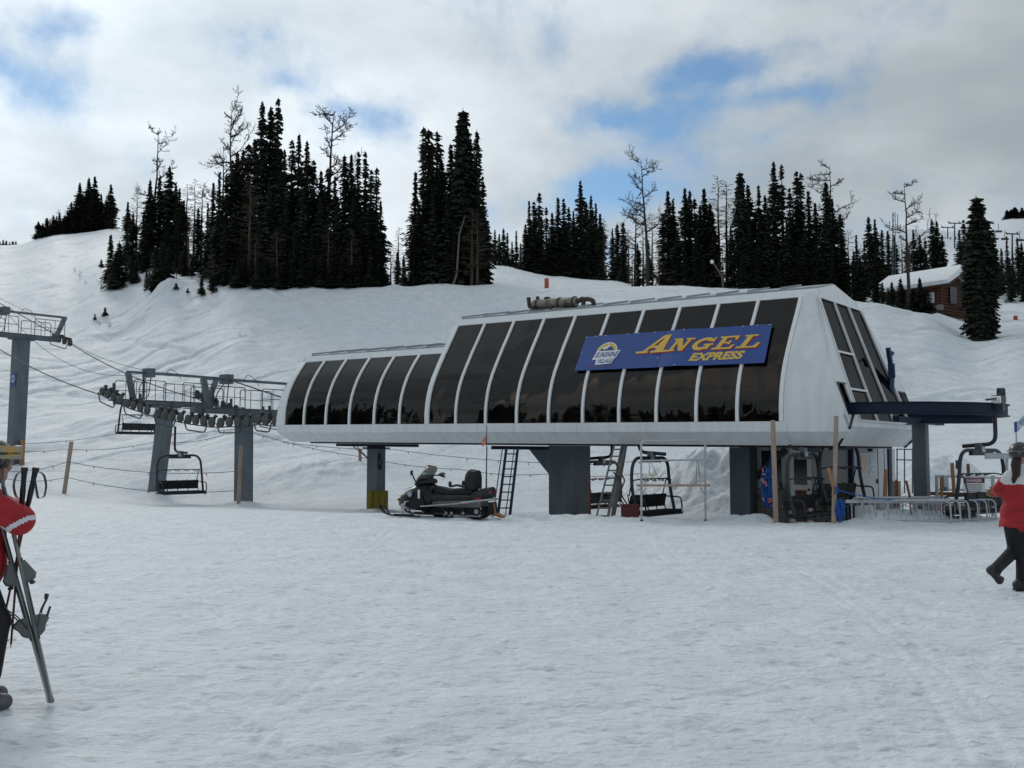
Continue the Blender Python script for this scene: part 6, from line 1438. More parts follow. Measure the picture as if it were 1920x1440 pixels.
# ---------------------------------------------------------------- trees
class LeafMesh:
    def __init__(s): s.v = []; s.f = []
    def quad(s, a, b, c, d): k = len(s.v); s.v += [a, b, c, d]; s.f.append((k, k+1, k+2, k+3))
    def tri(s, a, b, c): k = len(s.v); s.v += [a, b, c]; s.f.append((k, k+1, k+2))
    def mesh(s, name, mt):
        me = bpy.data.meshes.new(name); me.from_pydata(s.v, [], s.f); me.materials.append(mt); me.update(); return me
def fir_meshes(seed, H, Rm, top_r=.12, power=.85, ragged=.35, step=.27, spray=1.0, skirt=.05, gaps=0.0):
    rn = random.Random(seed); L = LeafMesh()
    z = H*skirt; ph = rn.uniform(0, 6)
    while z < H-.15:
        t = z/H; Rz = (top_r + (Rm-top_r)*(1-t)**power)*(.80+.35*math.sin(ph+t*9)*ragged + .2*rn.uniform(-1, 1)*ragged)
        if t < .12: Rz *= .75+2*t
        nb = max(4, int(5+Rz*2.2))
        if rn.random() < gaps: z += step; continue
        a0 = rn.uniform(0, 6.28)
        for b in range(nb):
            a = a0 + 6.283*b/nb + rn.uniform(-.35, .35); ln = Rz*rn.uniform(1-ragged, 1+ragged*.6)
            if ln < .1: ln = .1
            ca, sa = math.cos(a), math.sin(a); droop = rn.uniform(.25, .55)*(1-.5*t); zb = z+rn.uniform(-.12, .12); n = max(1, int(ln/.30))
            for i in range(n):
                r0 = ln*(i/n)*.92; r1 = min(ln*1.05, r0+ln/n*1.5+.12)
                for sgn in (-1, 1):
                    wd = (.16+.20*rn.random())*spray*(1.15-.5*i/n); ang = a+sgn*rn.uniform(.25, .8); cb, sb2 = math.cos(ang), math.sin(ang)
                    z0 = zb-droop*r0 + (.10*r0 if r0 > .6*ln else 0); z1 = zb-droop*r1+rn.uniform(-.12, .03)
                    p0 = (ca*r0, sa*r0, z0+.05); p1 = (ca*r0*.5+ca*r1*.5-sb2*0, sa*(r0+r1)*.5, (z0+z1)/2+.04)
                    tip = (ca*r0+cb*(r1-r0), sa*r0+sb2*(r1-r0), z1)
                    sx, sy = -sb2*wd*.5, cb*wd*.5
                    L.quad((p0[0]-sx*.4, p0[1]-sy*.4, p0[2]), (p0[0]+sx*.4, p0[1]+sy*.4, p0[2]-.02), (tip[0]+sx*.9, tip[1]+sy*.9, tip[2]-.05), (tip[0]-sx*.6, tip[1]-sy*.6, tip[2]+.02))
                    hang = rn.uniform(.10, .26)*spray
                    L.tri((p1[0]-cb*.10, p1[1]-sb2*.10, p1[2]), (tip[0], tip[1], tip[2]), (p1[0]+cb*.05+sx*.3, p1[1]+sb2*.05, p1[2]-hang))
        z += step*rn.uniform(.75, 1.2)*(1-.25*t)
    # leader
    for k in range(5):
        a = 1.256*k; L.tri((0, 0, H+.15), (.06*math.cos(a), .06*math.sin(a), H-.35), (.06*math.cos(a+1.2), .06*math.sin(a+1.2), H-.35))
    tb = MB(); tb.tube([(0, 0, -.6), (0, 0, .2), (.03, .02, H*.5), (0, 0, H*.97)], [.014*H+.06, .012*H+.05, .008*H+.02, .012], 7)
    return L, tb
def bare_meshes(seed, H, nb=46, Ln=1.3, trunk=.13, twigs=5, up=.35, lean=0.0, start=.22):
    rn = random.Random(seed); m = MB(); path = [Vector((0, 0, -.6))]; n = 8
    for i in range(n+1): t = i/n; path.append(Vector((lean*H*t*t+rn.uniform(-.06, .06)*t, rn.uniform(-.06, .06)*t, H*t)))
    tb = MB(); tb.tube(path, [trunk*1.15]+[trunk*(1-.93*i/n) for i in range(n+1)], 6)
    L = LeafMesh()
    def stick(p, q, r): 
        d = (q-p).normalized(); x = d.orthogonal().normalized()*r; y = d.cross(x)
        A = [p+x, p-x*.5+y*.86, p-x*.5-y*.86]
        for i in range(3): L.tri(tuple(A[i]), tuple(A[(i+1) % 3]), tuple(q))
    for b in range(nb):
        t = start+(1-start)*(b/nb)**.9; k = min(n-1, int(t*n)); p = path[1+k].lerp(path[2+k], t*n-k); a = rn.uniform(0, 6.283); ln = Ln*(1.05-t)**.7*rn.uniform(.5, 1.2)+.15
        d = Vector((math.cos(a), math.sin(a), rn.uniform(-.15, up))).normalized(); q = p+d*ln; q2 = q
        stick(p, q2, .032*(1.1-t)+.010)
        for w_ in range(twigs):
            s0 = p.lerp(q2, rn.uniform(.25, .95)); dd = (d+Vector((rn.uniform(-.8, .8), rn.uniform(-.8, .8), rn.uniform(-.5, .5)))).normalized(); e = s0+dd*ln*rn.uniform(.18, .45); stick(s0, e, .017)
            for _ in range(2): s1 = s0.lerp(e, rn.uniform(.3, .9)); stick(s1, s1+(dd+Vector((rn.uniform(-1, 1), rn.uniform(-1, 1), rn.uniform(-.6, .6)))).normalized()*ln*.14, .013)
    return L, tb
def snag_meshes(seed, H, limbs, lean=.05, trunk=.25, start=.40):
    rn = random.Random(seed); tb = MB(); n = 12; path = [Vector((0, 0, -.6))]; x = y = 0; 
    for i in range(n+1): t = i/n; x += rn.uniform(-.10, .10)*H/16+lean*H/n*(.4+t); y += rn.uniform(-.08, .08)*H/16; path.append(Vector((x, y, H*t)))
    tb.tube(path, [trunk*1.2]+[trunk*(1-.90*(i/n)**1.1) for i in range(n+1)], 7)
    br = MB()
    def grow(p, d, ln, r, lev):
        pts = [p]; rr = [r]; k = 5
        for i in range(k):
            d = (d+Vector((rn.uniform(-.30, .30), rn.uniform(-.30, .30), rn.uniform(-.15, .26)))).normalized(); pts.append(pts[-1]+d*ln/k); rr.append(r*(1-.85*(i+1)/k))
            if lev < 3:
                for _ in range((3, 3, 2)[lev]):
                    if rn.random() < .85:
                        dd = (d*.4+Vector((rn.uniform(-1, 1), rn.uniform(-1, 1), rn.uniform(-.4, .7)))).normalized(); grow(pts[-1], dd, ln*rn.uniform(.22, .45), r*.45*(1-.5*i/k), lev+1)
        br.tube(pts, [max(q, .016) for q in rr], 4 if lev else 6, False)
    for i in range(limbs):
        t = start+(1-start)*(i+.5)/limbs; k = min(n-1, int(t*n)); p = path[1+k].lerp(path[2+k], t*n-k); a = rn.choice((0, math.pi))+rn.uniform(-.9, .9)
        grow(p, Vector((math.cos(a), math.sin(a)*.8, rn.uniform(.0, .6))).normalized(), H*rn.uniform(.06, .30)*(1.25-t*.7), trunk*.50*(1.15-t*.7), 1)
    return br, tb
PROT = {}
def proto(key, crown, trunk, Href, cm, tm, cname):
    cme = crown.mesh(key+'_crown', cm) if isinstance(crown, LeafMesh) else crown.mesh(key+'_crown', cm); tme = trunk.mesh(key+'_trunk', tm, 40)
    PROT[key] = (cme, tme, Href, cname)
for i, (s, r_) in enumerate(((1, 1.7), (2, 1.4), (3, 1.85), (4, 1.55), (5, 1.3), (6, 1.65))): 
    L, t = fir_meshes(s, 14.0, r_, .10, .82, .62, .29, 1.0, .05, .05); proto('spire%d' % i, L, t, 14.0, M['needle'], M['bark'], 'crown')
for i, (s, r_) in enumerate(((11, 2.1), (12, 1.9), (13, 2.3))):
    L, t = fir_meshes(s, 12.0, r_, .10, .85, .62, .27, 1.15, .04, .04); proto('broad%d' % i, L, t, 12.0, M['needle'], M['bark'], 'crown')
L, t = fir_meshes(61, 12.0, 1.55, .42, .42, .40, .21, 1.15, .03, .0); proto('full0', L, t, 12.0, M['needle'], M['bark'], 'crown')
for i, (s, r_) in enumerate(((21, .75), (22, .9))):
    L, t = fir_meshes(s, 14.0, r_, .12, .45, .5, .30, .9, .10, .18); proto('thin%d' % i, L, t, 14.0, M['needle_brown'], M['bark'], 'crown')
for i, (s, r_) in enumerate(((31, .85), (32, 1.05), (33, .7))):
    L, t = fir_meshes(s, 4.5, r_, .08, .85, .4, .20, .75, .02); proto('young%d' % i, L, t, 4.5, M['needle'], M['bark'], 'crown')
for i in range(3):
    L, t = bare_meshes(41+i, 9.0, 84, 1.45, .15, 6); proto('larch%d' % i, L, t, 9.0, M['twig'], M['twig'], 'branches')
L, t = bare_meshes(47, 2.0, 14, .55, .03, 3, .9, 0, .05); proto('twig0', L, t, 2.0, M['twig'], M['twig'], 'branches')
for i, (s, n_, ln) in enumerate(((51, 9, .03), (52, 16, -.03), (53, 12, .05), (54, 10, -.01), (55, 14, .02), (56, 11, -.05), (57, 13, .02))):
    br, t = snag_meshes(s, 15.0, n_, ln); proto('snag%d' % i, br, t, 15.0, M['bark'], M['bark'], 'branches')
TREES = []
rt = random.Random(77)
def tree(key, px, Y, py_top, clump, rad=1.0, label=None, name=None):
    """a tree whose foot stands on the snow at depth Y in the direction px, as tall as row py_top says"""
    d = ray(px, py_top); x = d[0]/d[1]*Y; zb = gz(x, Y); zt_ = EYE + d[2]/d[1]*Y; h = zt_-zb
    if h < .4: return None
    TREES.append([key, x, Y, zb, h, clump, rad, label, name, px, rt.uniform(0, 6.28)])
S = lambda: 'spire%d' % rt.randrange(6)
Bd = lambda: 'broad%d' % rt.randrange(3)
Th = lambda: 'thin%d' % rt.randrange(2)
La = lambda: 'larch%d' % rt.randrange(3)
Yo = lambda: 'young%d' % rt.randrange(3)
C1, C2, C3, C4, C5, C6, C7, C8 = ('the small clump on the left ridge', 'the larch clump left of the big grove', 'the big grove on the left hill', 'the tall grove in the middle', 'the dark clump behind the roof muffler', 'the long grove behind the station roof', 'the trees by the cabin', 'the trees on the right slope')
for px, y in ((72, 415), (88, 408), (100, 403), (112, 398), (122, 403), (134, 378), (150, 341), (167, 332), (178, 330), (190, 362), (208, 345)): tree(Bd() if y < 380 else S(), px, 188, y, C1, 1.15 if y < 380 else 1.7)
for px, y in ((80, 418), (94, 410), (106, 405), (118, 408), (128, 398), (141, 385), (158, 370), (172, 360), (184, 372), (199, 375), (142, 400)): tree(S(), px, 185, y, C1, 1.5)
for px, y in ((127, 385), (110, 392)): tree(La(), px, 192, y, C1)
# larch clump
for px, y, Y, k in ((240, 378, 120, 'S'), (258, 348, 118, 'L'), (250, 400, 116, 'S'), (282, 335, 118, 'B'), (300, 330, 121, 'S'), (318, 310, 119, 'B'), (330, 340, 122, 'S'), (337, 352, 117, 'S'), (352, 345, 124, 'L'), (366, 335, 126, 'L'), (380, 345, 124, 'L'), (345, 375, 118, 'S'), (372, 390, 116, 'S'), (390, 380, 118, 'S'), (270, 400, 114, 'S'), (310, 420, 112, 'S'), (330, 420, 112, 'S'), (355, 410, 113, 'L')):
    tree({'S': S, 'B': Bd, 'L': La}[k](), px, Y, y, C2, 1.0)
for px, y, Y in ((208, 440, 109), (224, 452, 108), (218, 470, 106), (292, 465, 97), (304, 455, 97), (316, 462, 98), (246, 480, 108), (255, 488, 107), (345, 470, 103), (330, 478, 104), (360, 480, 101), (385, 470, 101), (405, 500, 95), (420, 505, 94), (398, 515, 92), (378, 518, 92), (275, 505, 100)): tree(Yo(), px, Y, y, C2, 1.1)
# big grove
for px, y, Y, k in ((400, 342, 104, 'S'), (412, 322, 103, 'S'), (425, 325, 101, 'S'), (436, 300, 104, 'T'), (445, 285, 103, 'S'), (456, 278, 105, 'S'), (466, 270, 102, 'T'), (478, 260, 103, 'S'), (492, 190, 100, 'S'), (508, 200, 101, 'S'), (522, 184, 100, 'S'), (534, 280, 98, 'S'), (548, 262, 99, 'T'), (561, 250, 100, 'B'), (576, 264, 98, 'S'), (588, 300, 99, 'S'), (602, 320, 101, 'S'), (615, 315, 99, 'T'), (628, 330, 98, 'S'), (646, 290, 99, 'S'), (659, 289, 100, 'S'), (672, 284, 99, 'S'), (685, 284, 98, 'S'), (696, 318, 97, 'S'), (706, 314, 99, 'T'), (714, 375, 96, 'B'), (408, 400, 98, 'B'), (440, 380, 96, 'B'), (470, 360, 96, 'B'), (505, 340, 95, 'B'), (535, 360, 95, 'B'), (568, 350, 95, 'B'), (600, 370, 95, 'B'), (632, 380, 95, 'B'), (662, 370, 95, 'B'), (690, 390, 95, 'B'), (424, 420, 95, 'S'), (455, 430, 94, 'S'), (487, 420, 94, 'S'), (520, 430, 93.5, 'L'), (552, 420, 94, 'S'), (585, 430, 94, 'S'), (616, 420, 94, 'L'), (648, 430, 94, 'S'), (676, 420, 94, 'S'), (470, 330, 95, 'L'), (660, 430, 93, 'L'), (480, 440, 93, 'L')):
    tree({'S': S, 'B': Bd, 'L': La, 'T': Th}[k](), px, Y, y, C3, .85 if k == 'B' else 1.0)
for px, y in ((436, 495), (447, 490), (458, 478), (470, 488), (484, 480), (497, 492), (512, 485), (530, 490), (548, 482), (566, 492), (585, 486), (603, 478), (622, 490), (640, 484), (658, 494), (676, 488), (694, 490), (710, 496), (722, 500)): tree(Yo(), px, 92.2+rt.uniform(-.6, .8), y+rt.uniform(-6, 8), C3, 1.25)
for px, y in ((733, 455), (745, 470), (748, 425), (757, 480)): tree(La() if px in (733, 748) else Yo(), px, 93, y, C3)
# tall middle grove
for px, y, Y, k in ((779, 322, 97, 'S'), (794, 238, 98, 'T'), (803, 243, 99, 'T'), (820, 246, 98, 'T'), (810, 290, 96, 'S'), (828, 300, 97, 'S'), (845, 270, 99, 'S'), (868, 204, 97, 'B'), (860, 232, 99, 'S'), (882, 262, 98, 'S'), (894, 244, 97, 'S'), (905, 330, 95, 'S'), (785, 380, 95, 'B'), (812, 370, 94.5, 'B'), (838, 360, 94.5, 'B'), (870, 350, 94.5, 'B'), (897, 370, 95, 'B'), (775, 440, 94, 'S'), (910, 430, 95, 'S'), (852, 420, 93.5, 'S'), (885, 390, 93.5, 'L'), (895, 400, 93.2, 'L')):
    tree('full0' if px == 868 else {'S': S, 'B': Bd, 'L': La, 'T': Th}[k](), px, Y, y, C4, .80 if (k == 'B' and y < 220) else (.9 if k == 'B' else 1.1))
for px, y in ((928, 430), (936, 438), (944, 428), (951, 436), (960, 452), (968, 432), (976, 455)): tree(S(), px, 205, y, C5)
for px, y in ((992, 376), (1001, 378), (1011, 361), (1024, 388), (1035, 398), (1046, 370), (1057, 372), (1066, 388), (1088, 338), (1099, 378), (1108, 366), (1117, 380), (1125, 400), (1075, 395), (985, 420), (1015, 410)): tree((Th if px in (1011, 1024) else S)(), px, 150+rt.uniform(-6, 6), y, C5, 1.15)
tree(La(), 1132, 150, 410, C5)
for px in (1000, 1028, 1055, 1080, 1105, 1122): tree(Bd(), px, 146, 430+rt.uniform(-10, 14), C5, .9)
# long grove
for px, y, Y, k in ((1148, 428, 140, 'S'), (1157, 420, 138, 'S'), (1168, 416, 138, 'S'), (1178, 430, 132, 'L'), (1205, 420, 125, 'L'), (1222, 400, 122, 'L'), (1252, 357, 112, 'S'), (1262, 372, 112, 'S'), (1242, 400, 112, 'S'), (1284, 352, 111, 'S'), (1293, 356, 113, 'S'), (1302, 372, 112, 'T'), (1320, 353, 111, 'S'), (1331, 380, 110, 'S'), (1312, 385, 110, 'S'), (1346, 330, 112, 'L'), (1361, 340, 112, 'L'), (1387, 321, 108, 'B'), (1402, 346, 110, 'S'), (1422, 346, 110, 'B'), (1434, 365, 112, 'S'), (1450, 303, 110, 'S'), (1465, 308, 112, 'T'), (1480, 352, 110, 'S'), (1493, 321, 111, 'S'), (1501, 324, 112, 'T'), (1515, 356, 110, 'S'), (1548, 340, 109, 'S'), (1560, 372, 110, 'S'), (1528, 380, 110, 'S'), (1575, 400, 112, 'S'), (1590, 430, 112, 'L'), (1605, 440, 114, 'S'), (1580, 440, 108, 'B'), (1545, 410, 106, 'B'), (1510, 420, 106, 'B'), (1475, 410, 106, 'B'), (1440, 410, 106, 'B'), (1405, 420, 106, 'B'), (1370, 420, 107, 'B'), (1340, 430, 108, 'B'), (1305, 430, 108, 'B'), (1270, 430, 109, 'B'), (1235, 450, 110, 'L'), (1215, 450, 114, 'S'), (1195, 455, 122, 'S'), (1168, 460, 128, 'S'), (1185, 470, 118, 'L'), (1355, 460, 104, 'L'), (1420, 460, 104, 'S'), (1460, 470, 104, 'S'), (1495, 460, 104, 'S'), (1530, 460, 104, 'S'), (1560, 470, 104, 'S'), (1390, 470, 103, 'S'), (1320, 470, 105, 'S'), (1285, 470, 106, 'S'), (1600, 470, 106, 'S')):
    tree('full0' if px == 1387 else {'S': S, 'B': Bd, 'L': La, 'T': Th}[k](), px, Y, y, C6, .85 if (px == 1387) else (.9 if k == 'B' else 1.05))
# cabin trees
for px, y, Y, k in ((1628, 406, 128, 'S'), (1640, 410, 128, 'S'), (1653, 430, 132, 'S'), (1664, 432, 134, 'S'), (1676, 440, 134, 'S'), (1700, 442, 136, 'S'), (1712, 430, 136, 'S'), (1724, 440, 136, 'S'), (1734, 445, 137, 'S'), (1747, 411, 138, 'S'), (1756, 414, 138, 'S'), (1766, 440, 138, 'S'), (1620, 450, 124, 'B'), (1645, 460, 124, 'B'), (1690, 450, 134, 'L'), (1705, 455, 133, 'L'), (1612, 480, 104, 'B'), (1640, 500, 101, 'B'), (1688, 520, 98, 'Y'), (1704, 532, 97, 'Y'), (1665, 540, 97, 'Y'), (1654, 528, 98, 'Y')):
    tree({'S': S, 'B': Bd, 'L': La, 'Y': Yo}[k](), px, Y, y, C7, 1.0)
# lone fir and right slope
for px, y, Y, rd, lb in ((1830, 367, 83.5, .80, 'tallest stem of the big lone fir right of the log cabin'), (1822, 420, 83.8, .8, 'left stem of the big lone fir right of the log cabin'), (1846, 410, 84, .8, 'right stem of the big lone fir right of the log cabin'), (1838, 470, 82.8, .75, 'short front stem of the big lone fir right of the log cabin')): tree('full0', px, Y, y, C8, rd, lb)
for px, y, Y in ((1798, 430, 155), (1806, 412, 158), (1862, 430, 160), (1866, 470, 160), (1877, 465, 165), (1887, 442, 168), (1898, 470, 160), (1907, 445, 166), (1915, 455, 166), (1926, 440, 166), (1893, 490, 150), (1918, 480, 152)): tree(S(), px, Y, y, C8, 1.1)
for k in range(14): tree(S(), 1888+k*7, 420, 392+rt.uniform(-6, 8)-k*.6, 'the dark row on the far right skyline', 3.2)
for k in range(9): tree(S(), 1752+k*5, 330, 448+rt.uniform(-6, 6), 'the far row below the distant lift', 1.2)
for k in range(6): tree(S(), 1735+k*22, 330, 425+rt.uniform(-6, 10), 'the far row below the distant lift', 1.2) if k in (4, 5) else None
for k in range(7): tree(S(), -6+k*6, 240, 453+rt.uniform(-4, 4), 'the low clump at the left edge', 1.5)
# gnarled larches
for key, px, Y, y, lb in (('snag0', 290, 120.5, 245, 'gnarled bare larch with crooked top above the larch clump'), ('snag1', 438, 103.5, 207, 'big bare gnarled larch left of the tallest twin firs'), ('snag2', 607, 101.5, 206, 'bare leaning larch rising right of the tallest firs in the left grove'), ('snag4', 1190, 114, 370, 'twisted bare larch with rounded top behind the roof'), ('snag5', 1212, 108, 298, 'tall bare larch with a long right limb above the station roof'), ('snag6', 1548, 111, 311, 'bare larch with a flat crooked top in the long grove'), ('snag3', 1696, 97, 343, 'tall thin bare larch in front of the log cabin'), ('snag1', 1608, 112, 470, 'small crooked bare larch left of the cabin'), ('snag3', 418, 104, 275, 'thin bare larch with few limbs at the left of the big grove')):
    tree(key, px, Y, y, 'larch', 1.0, lb, 'bare_larch')
m = MB(); a = at(848, 533, 92.8); m.tube([a-Vector((0, 0, .3)), a.lerp(at(866, 470, 92.8), .3)+Vector((.15, 0, 0)), at(861, 440, 92.8), at(872, 405, 92.9)], [.12, .10, .08, .03], 7); tag(m.build('dead_tree', M['bark_pale'], smooth=50), 'pale slanting bare trunk before the tall middle grove', 'tree')
for px, y, Y in ((1672, 528, 100), (1690, 535, 99), (1724, 520, 99), (1736, 540, 98), (1712, 540, 97.5)): tree(Yo(), px, Y, y, C7, 1.5)
for k in range(26): px = rt.uniform(188, 430); tree(rt.choice((Yo(), Yo(), 'twig0', La())), px, 112-12*(px-188)/242+rt.uniform(-7, 6), 505+rt.uniform(-26, 12), C2, 1.1)
# shrubs poking through the slope
for px, y0, h in ((150, 520, 14), (140, 510, 10), (160, 532, 8), (186, 608, 14), (206, 614, 12), (178, 600, 12), (197, 592, 16), (450, 632, 10), (152, 560, 5), (360, 525, 10), (352, 548, 8), (330, 540, 10), (262, 530, 9), (250, 545, 7), (376, 548, 10), (395, 530, 14), (190, 500, 14), (232, 520, 12), (215, 535, 8), (475, 660, 5)):
    Y = None
    best = None
    for q in np.linspace(58, 130, 200):
        p = at(px, y0, q); e = abs(p.z-gz(p.x, p.y))
        if best is None or e < best[0]-1e-3: best = (e, q)
        if p.z > gz(p.x, p.y)+3 and best[0] < .3: pass
    tree(rt.choice(('twig0', 'twig0', Yo())), px, best[1], y0-h, 'the shrubs poking out of the left slope', 1.2)
ORD = ['first', 'second', 'third', 'fourth', 'fifth', 'sixth', 'seventh', 'eighth', 'ninth', 'tenth', 'eleventh', 'twelfth', 'thirteenth', 'fourteenth', 'fifteenth', 'sixteenth', 'seventeenth', 'eighteenth', 'nineteenth', 'twentieth']
def ordn(n):
    if n < 20: return ORD[n]
    t = (n+1)//10; u = (n+1) % 10; T_ = {2: 'twent', 3: 'thirt', 4: 'fort', 5: 'fift', 6: 'sixt', 7: 'sevent', 8: 'eight'}[t]
    return T_+'ieth' if u == 0 else T_+'y-'+ORD[u-1]
KN = {'full': ('fir_tree', 'full blunt-topped fir'), 'spire': ('fir_tree', 'narrow dark fir'), 'broad': ('fir_tree', 'broad dark fir'), 'thin': ('fir_tree', 'thin sparse fir'), 'young': ('young_fir', 'small young fir'), 'larch': ('bare_larch', 'slim leafless larch'), 'snag': ('bare_larch', 'gnarled bare larch'), 'twig': ('twig_shrub', 'bare twiggy shrub')}
cnt = {}
TREES.sort(key=lambda t: t[9])
tot = {}
for t in TREES: kk = (t[5], t[0][:-1]); tot[kk] = tot.get(kk, 0)+1
for t in TREES:
    key, x, Y, zb, h, clump, rad, label, name, px, rz = t
    cme, tme, Href, cname = PROT[key]; nm, desc = KN[key[:-1]]; kk = (clump, key[:-1]); i = cnt.get(kk, 0); cnt[kk] = i+1
    if not label: label = '%s, %s from the left in %s' % (desc, ordn(i), clump) if tot[kk] > 1 else '%s, the only one in %s' % (desc, clump)
    E_ = thing(name or nm, label, 'tree' if key[:-1] not in ('young', 'twig') else ('young tree' if key[:-1] == 'young' else 'shrub'), (x, Y, zb), rz, clump.replace('the ', '', 1) if clump != 'larch' else 'gnarled larches')
    rad *= rt.uniform(1.0, 1.5); s = h/Href; sr = rad*(s**.75 if key[:-1] not in ('snag',) else s*.68)
    E_.scale = (sr, sr, s)
    if key[:-1] == 'snag': E_.rotation_euler.z = (0.3 if int(px) % 2 else -.25)
    for me, n_ in ((cme, cname), (tme, 'trunk')):
        o = bpy.data.objects.new(n_, me); col.objects.link(o); o.parent = E_
# the wood left of the camera, seen only mirrored in the station glass
def side_wood():
    rn = random.Random(9); vs = []; fs = []; n0 = 0
    src = []
    for key in ('broad0', 'broad1', 'spire2'):
        me = PROT[key][0]; a = np.zeros(len(me.vertices)*3); me.vertices.foreach_get('co', a); src.append((a.reshape(-1, 3), [tuple(p.vertices) for p in me.polygons]))
    for k in range(84):
        x = -rn.uniform(46, 84); y = rn.uniform(-60, 34); v, f = src[k % 3]; h = rn.uniform(1.0, 1.6)
        a = rn.uniform(0, 6.28); c, s_ = math.cos(a), math.sin(a); w_ = v*np.array([1.5, 1.5, h]); w_ = np.stack([w_[:, 0]*c-w_[:, 1]*s_+x, w_[:, 0]*s_+w_[:, 1]*c+y, w_[:, 2]+gz(x, y)-.3], -1)
        vs.append(w_); fs += [tuple(n0+i for i in q) for q in f]; n0 += len(w_)
    me = bpy.data.meshes.new('side_wood'); me.from_pydata(np.vstack(vs).tolist(), [], fs); me.materials.append(M['needle']); me.update()
    tag(link('side_wood', me), 'dark wood standing off to the left of the snow', 'wood', kind='stuff')
side_wood()
m = MB(); m.ball(at(1335, 491, 103), (.20, .16, .22), 10, 7); tag(m.build('snow_gun_hood', M['snow_cap'], smooth=True), 'white hood on a slanting pole among the trees of the long grove', 'hood')
m = MB(); m.tube([at(1338, 494, 103), at(1353, 517, 103), at(1356, 545, 103)], .07, 6); tag(m.build('slanting_pole', M['alu_dark']), 'slanting grey pole below the white hood among the trees', 'pole')

# ---------------------------------------------------------------- log cabin
def foot(px, Y): 
    x = (px-960)/FPX*Y/(_c); return x
CY = 112.0
cA = at(1655, 560, CY+4); cB = at(1762, 560, CY-2)
CBN = thing('log_cabin', 'brown log cabin with thick snow on its roof among the trees at right', 'cabin', (cB.x, CY, gz(cB.x, CY)))
zb = gz(cB.x, CY)-1.0; ze = at(1762, 534, CY-2).z
A_, B_ = Vector((cA.x, CY+3.5, 0)), Vector((cB.x, CY-2.0, 0)); ln = (B_-A_); dl = ln.normalized(); dp = Vector((-dl.y, dl.x, 0)); 
if dp.y < 0: dp = -dp
wd = 6.0; nl = max(6, int((ze-zb)/.34))
for k in range(nl):
    z = zb+(k+.5)*(ze-zb)/nl; rr = (ze-zb)/nl*.52
    m = MB(); m.tube([A_+Vector((0, 0, z))-dl*.25, B_+Vector((0, 0, z))+dl*.25], rr, 8); m.build('log', M['log'], CBN, smooth=40)
    m = MB(); m.tube([B_+Vector((0, 0, z+rr*.1))-dp*.25, B_+dp*wd+Vector((0, 0, z+rr*.1))+dp*.25], rr, 8); m.build('log', M['log'], CBN, smooth=40)
m = MB(); pk = B_+dp*wd*.5+Vector((0, 0, ze+1.7))
m._add([B_+Vector((0, 0, ze)), B_+dp*wd+Vector((0, 0, ze)), pk], [(0, 1, 2)]); m.hexa([B_-dl*.3+Vector((0, 0, zb)), B_-dl*.25+Vector((0, 0, zb)), B_-dl*.25+dp*wd+Vector((0, 0, zb)), B_-dl*.3+dp*wd+Vector((0, 0, zb)), B_-dl*.3+Vector((0, 0, ze)), B_-dl*.25+Vector((0, 0, ze)), B_-dl*.25+dp*wd+Vector((0, 0, ze)), B_-dl*.3+dp*wd+Vector((0, 0, ze))]); m.build('gable', M['log_dark'], CBN)
def eave(P, s, dz): return P + dp*s + Vector((0, 0, dz))
m = MB(); o1, o2 = A_-dl*1.0, B_+dl*1.6; rz_ = ze+1.75
secs = []
for P in (o1, o1.lerp(o2, .3), o1.lerp(o2, .6), o2):
    j = rt.uniform(-.05, .08); secs.append([eave(P, -.9, ze-.12), eave(P, wd/2, rz_), eave(P, wd+.9, ze-.12), eave(P, wd+1.0, ze+.38), eave(P, wd/2+.5, rz_+.62+j), eave(P, wd/2-.5, rz_+.62), eave(P, -.75, ze+.55+j), eave(P, -1.05, ze+.3), eave(P, -1.0, ze+.0)])
m.loft(secs); m.build('roof_snow', M['snow_cap'], CBN, smooth=60)
m = MB(); m.beam(eave(o2+dl*.02, -.9, ze-.22), eave(o2+dl*.02, wd/2, rz_-.10), .08, .22); m.beam(eave(o2+dl*.02, wd+.9, ze-.22), eave(o2+dl*.02, wd/2, rz_-.10), .08, .22); m.beam(eave(o1, -.88, ze-.20), eave(o2, -.88, ze-.20), .10, .14); m.build('fascia', M['log_dark'], CBN)
wc = A_.lerp(B_, .86)-dp*.22
m = MB(); m.box(wc+Vector((0, 0, ze-1.35)), (.85, .12, 1.15), math.atan2(dl.y, dl.x)); wi = m.build('window', M['sign_white'], CBN)
m = MB(); m.box(wc-dp*.07+Vector((0, 0, ze-1.35)), (.68, .04, .98), math.atan2(dl.y, dl.x)); m.build('pane', mat('pale_pane', (.30, .34, .36), .2), wi)
m = MB(); c = B_+dp*2.2+dl*.3+Vector((0, 0, ze-1.0)); m.box(c, (.1, 1.3, 1.9), math.atan2(dl.y, dl.x)); m.build('door', M['dark_glass'], CBN)
m = MB(); q = B_+dl*1.5+Vector((0, 0, zb+1.2)); m.hexa([q+Vector((0, 0, -.4)), q+dl*1.6+Vector((0, 0, -.4)), q+dl*1.6+dp*5+Vector((0, 0, -.4)), q+dp*5+Vector((0, 0, -.4)), q, q+dl*1.6, q+dl*1.6+dp*5, q+dp*5]); m.build('porch_deck', M['log_dark'], CBN)
m = MB()
for k in range(7): m.beam(q+dl*1.5+dp*(5*k/6)-Vector((0, 0, 1)), q+dl*1.5+dp*(5*k/6)+Vector((0, 0, 1.0)), .12, .12)
m.beam(q+dl*1.5+Vector((0, 0, 1.0)), q+dl*1.5+dp*5+Vector((0, 0, 1.0)), .12, .14); m.beam(q+dl*1.5+Vector((0, 0, .5)), q+dl*1.5+dp*5+Vector((0, 0, .5)), .08, .10); m.build('porch_rail', M['log'], CBN)
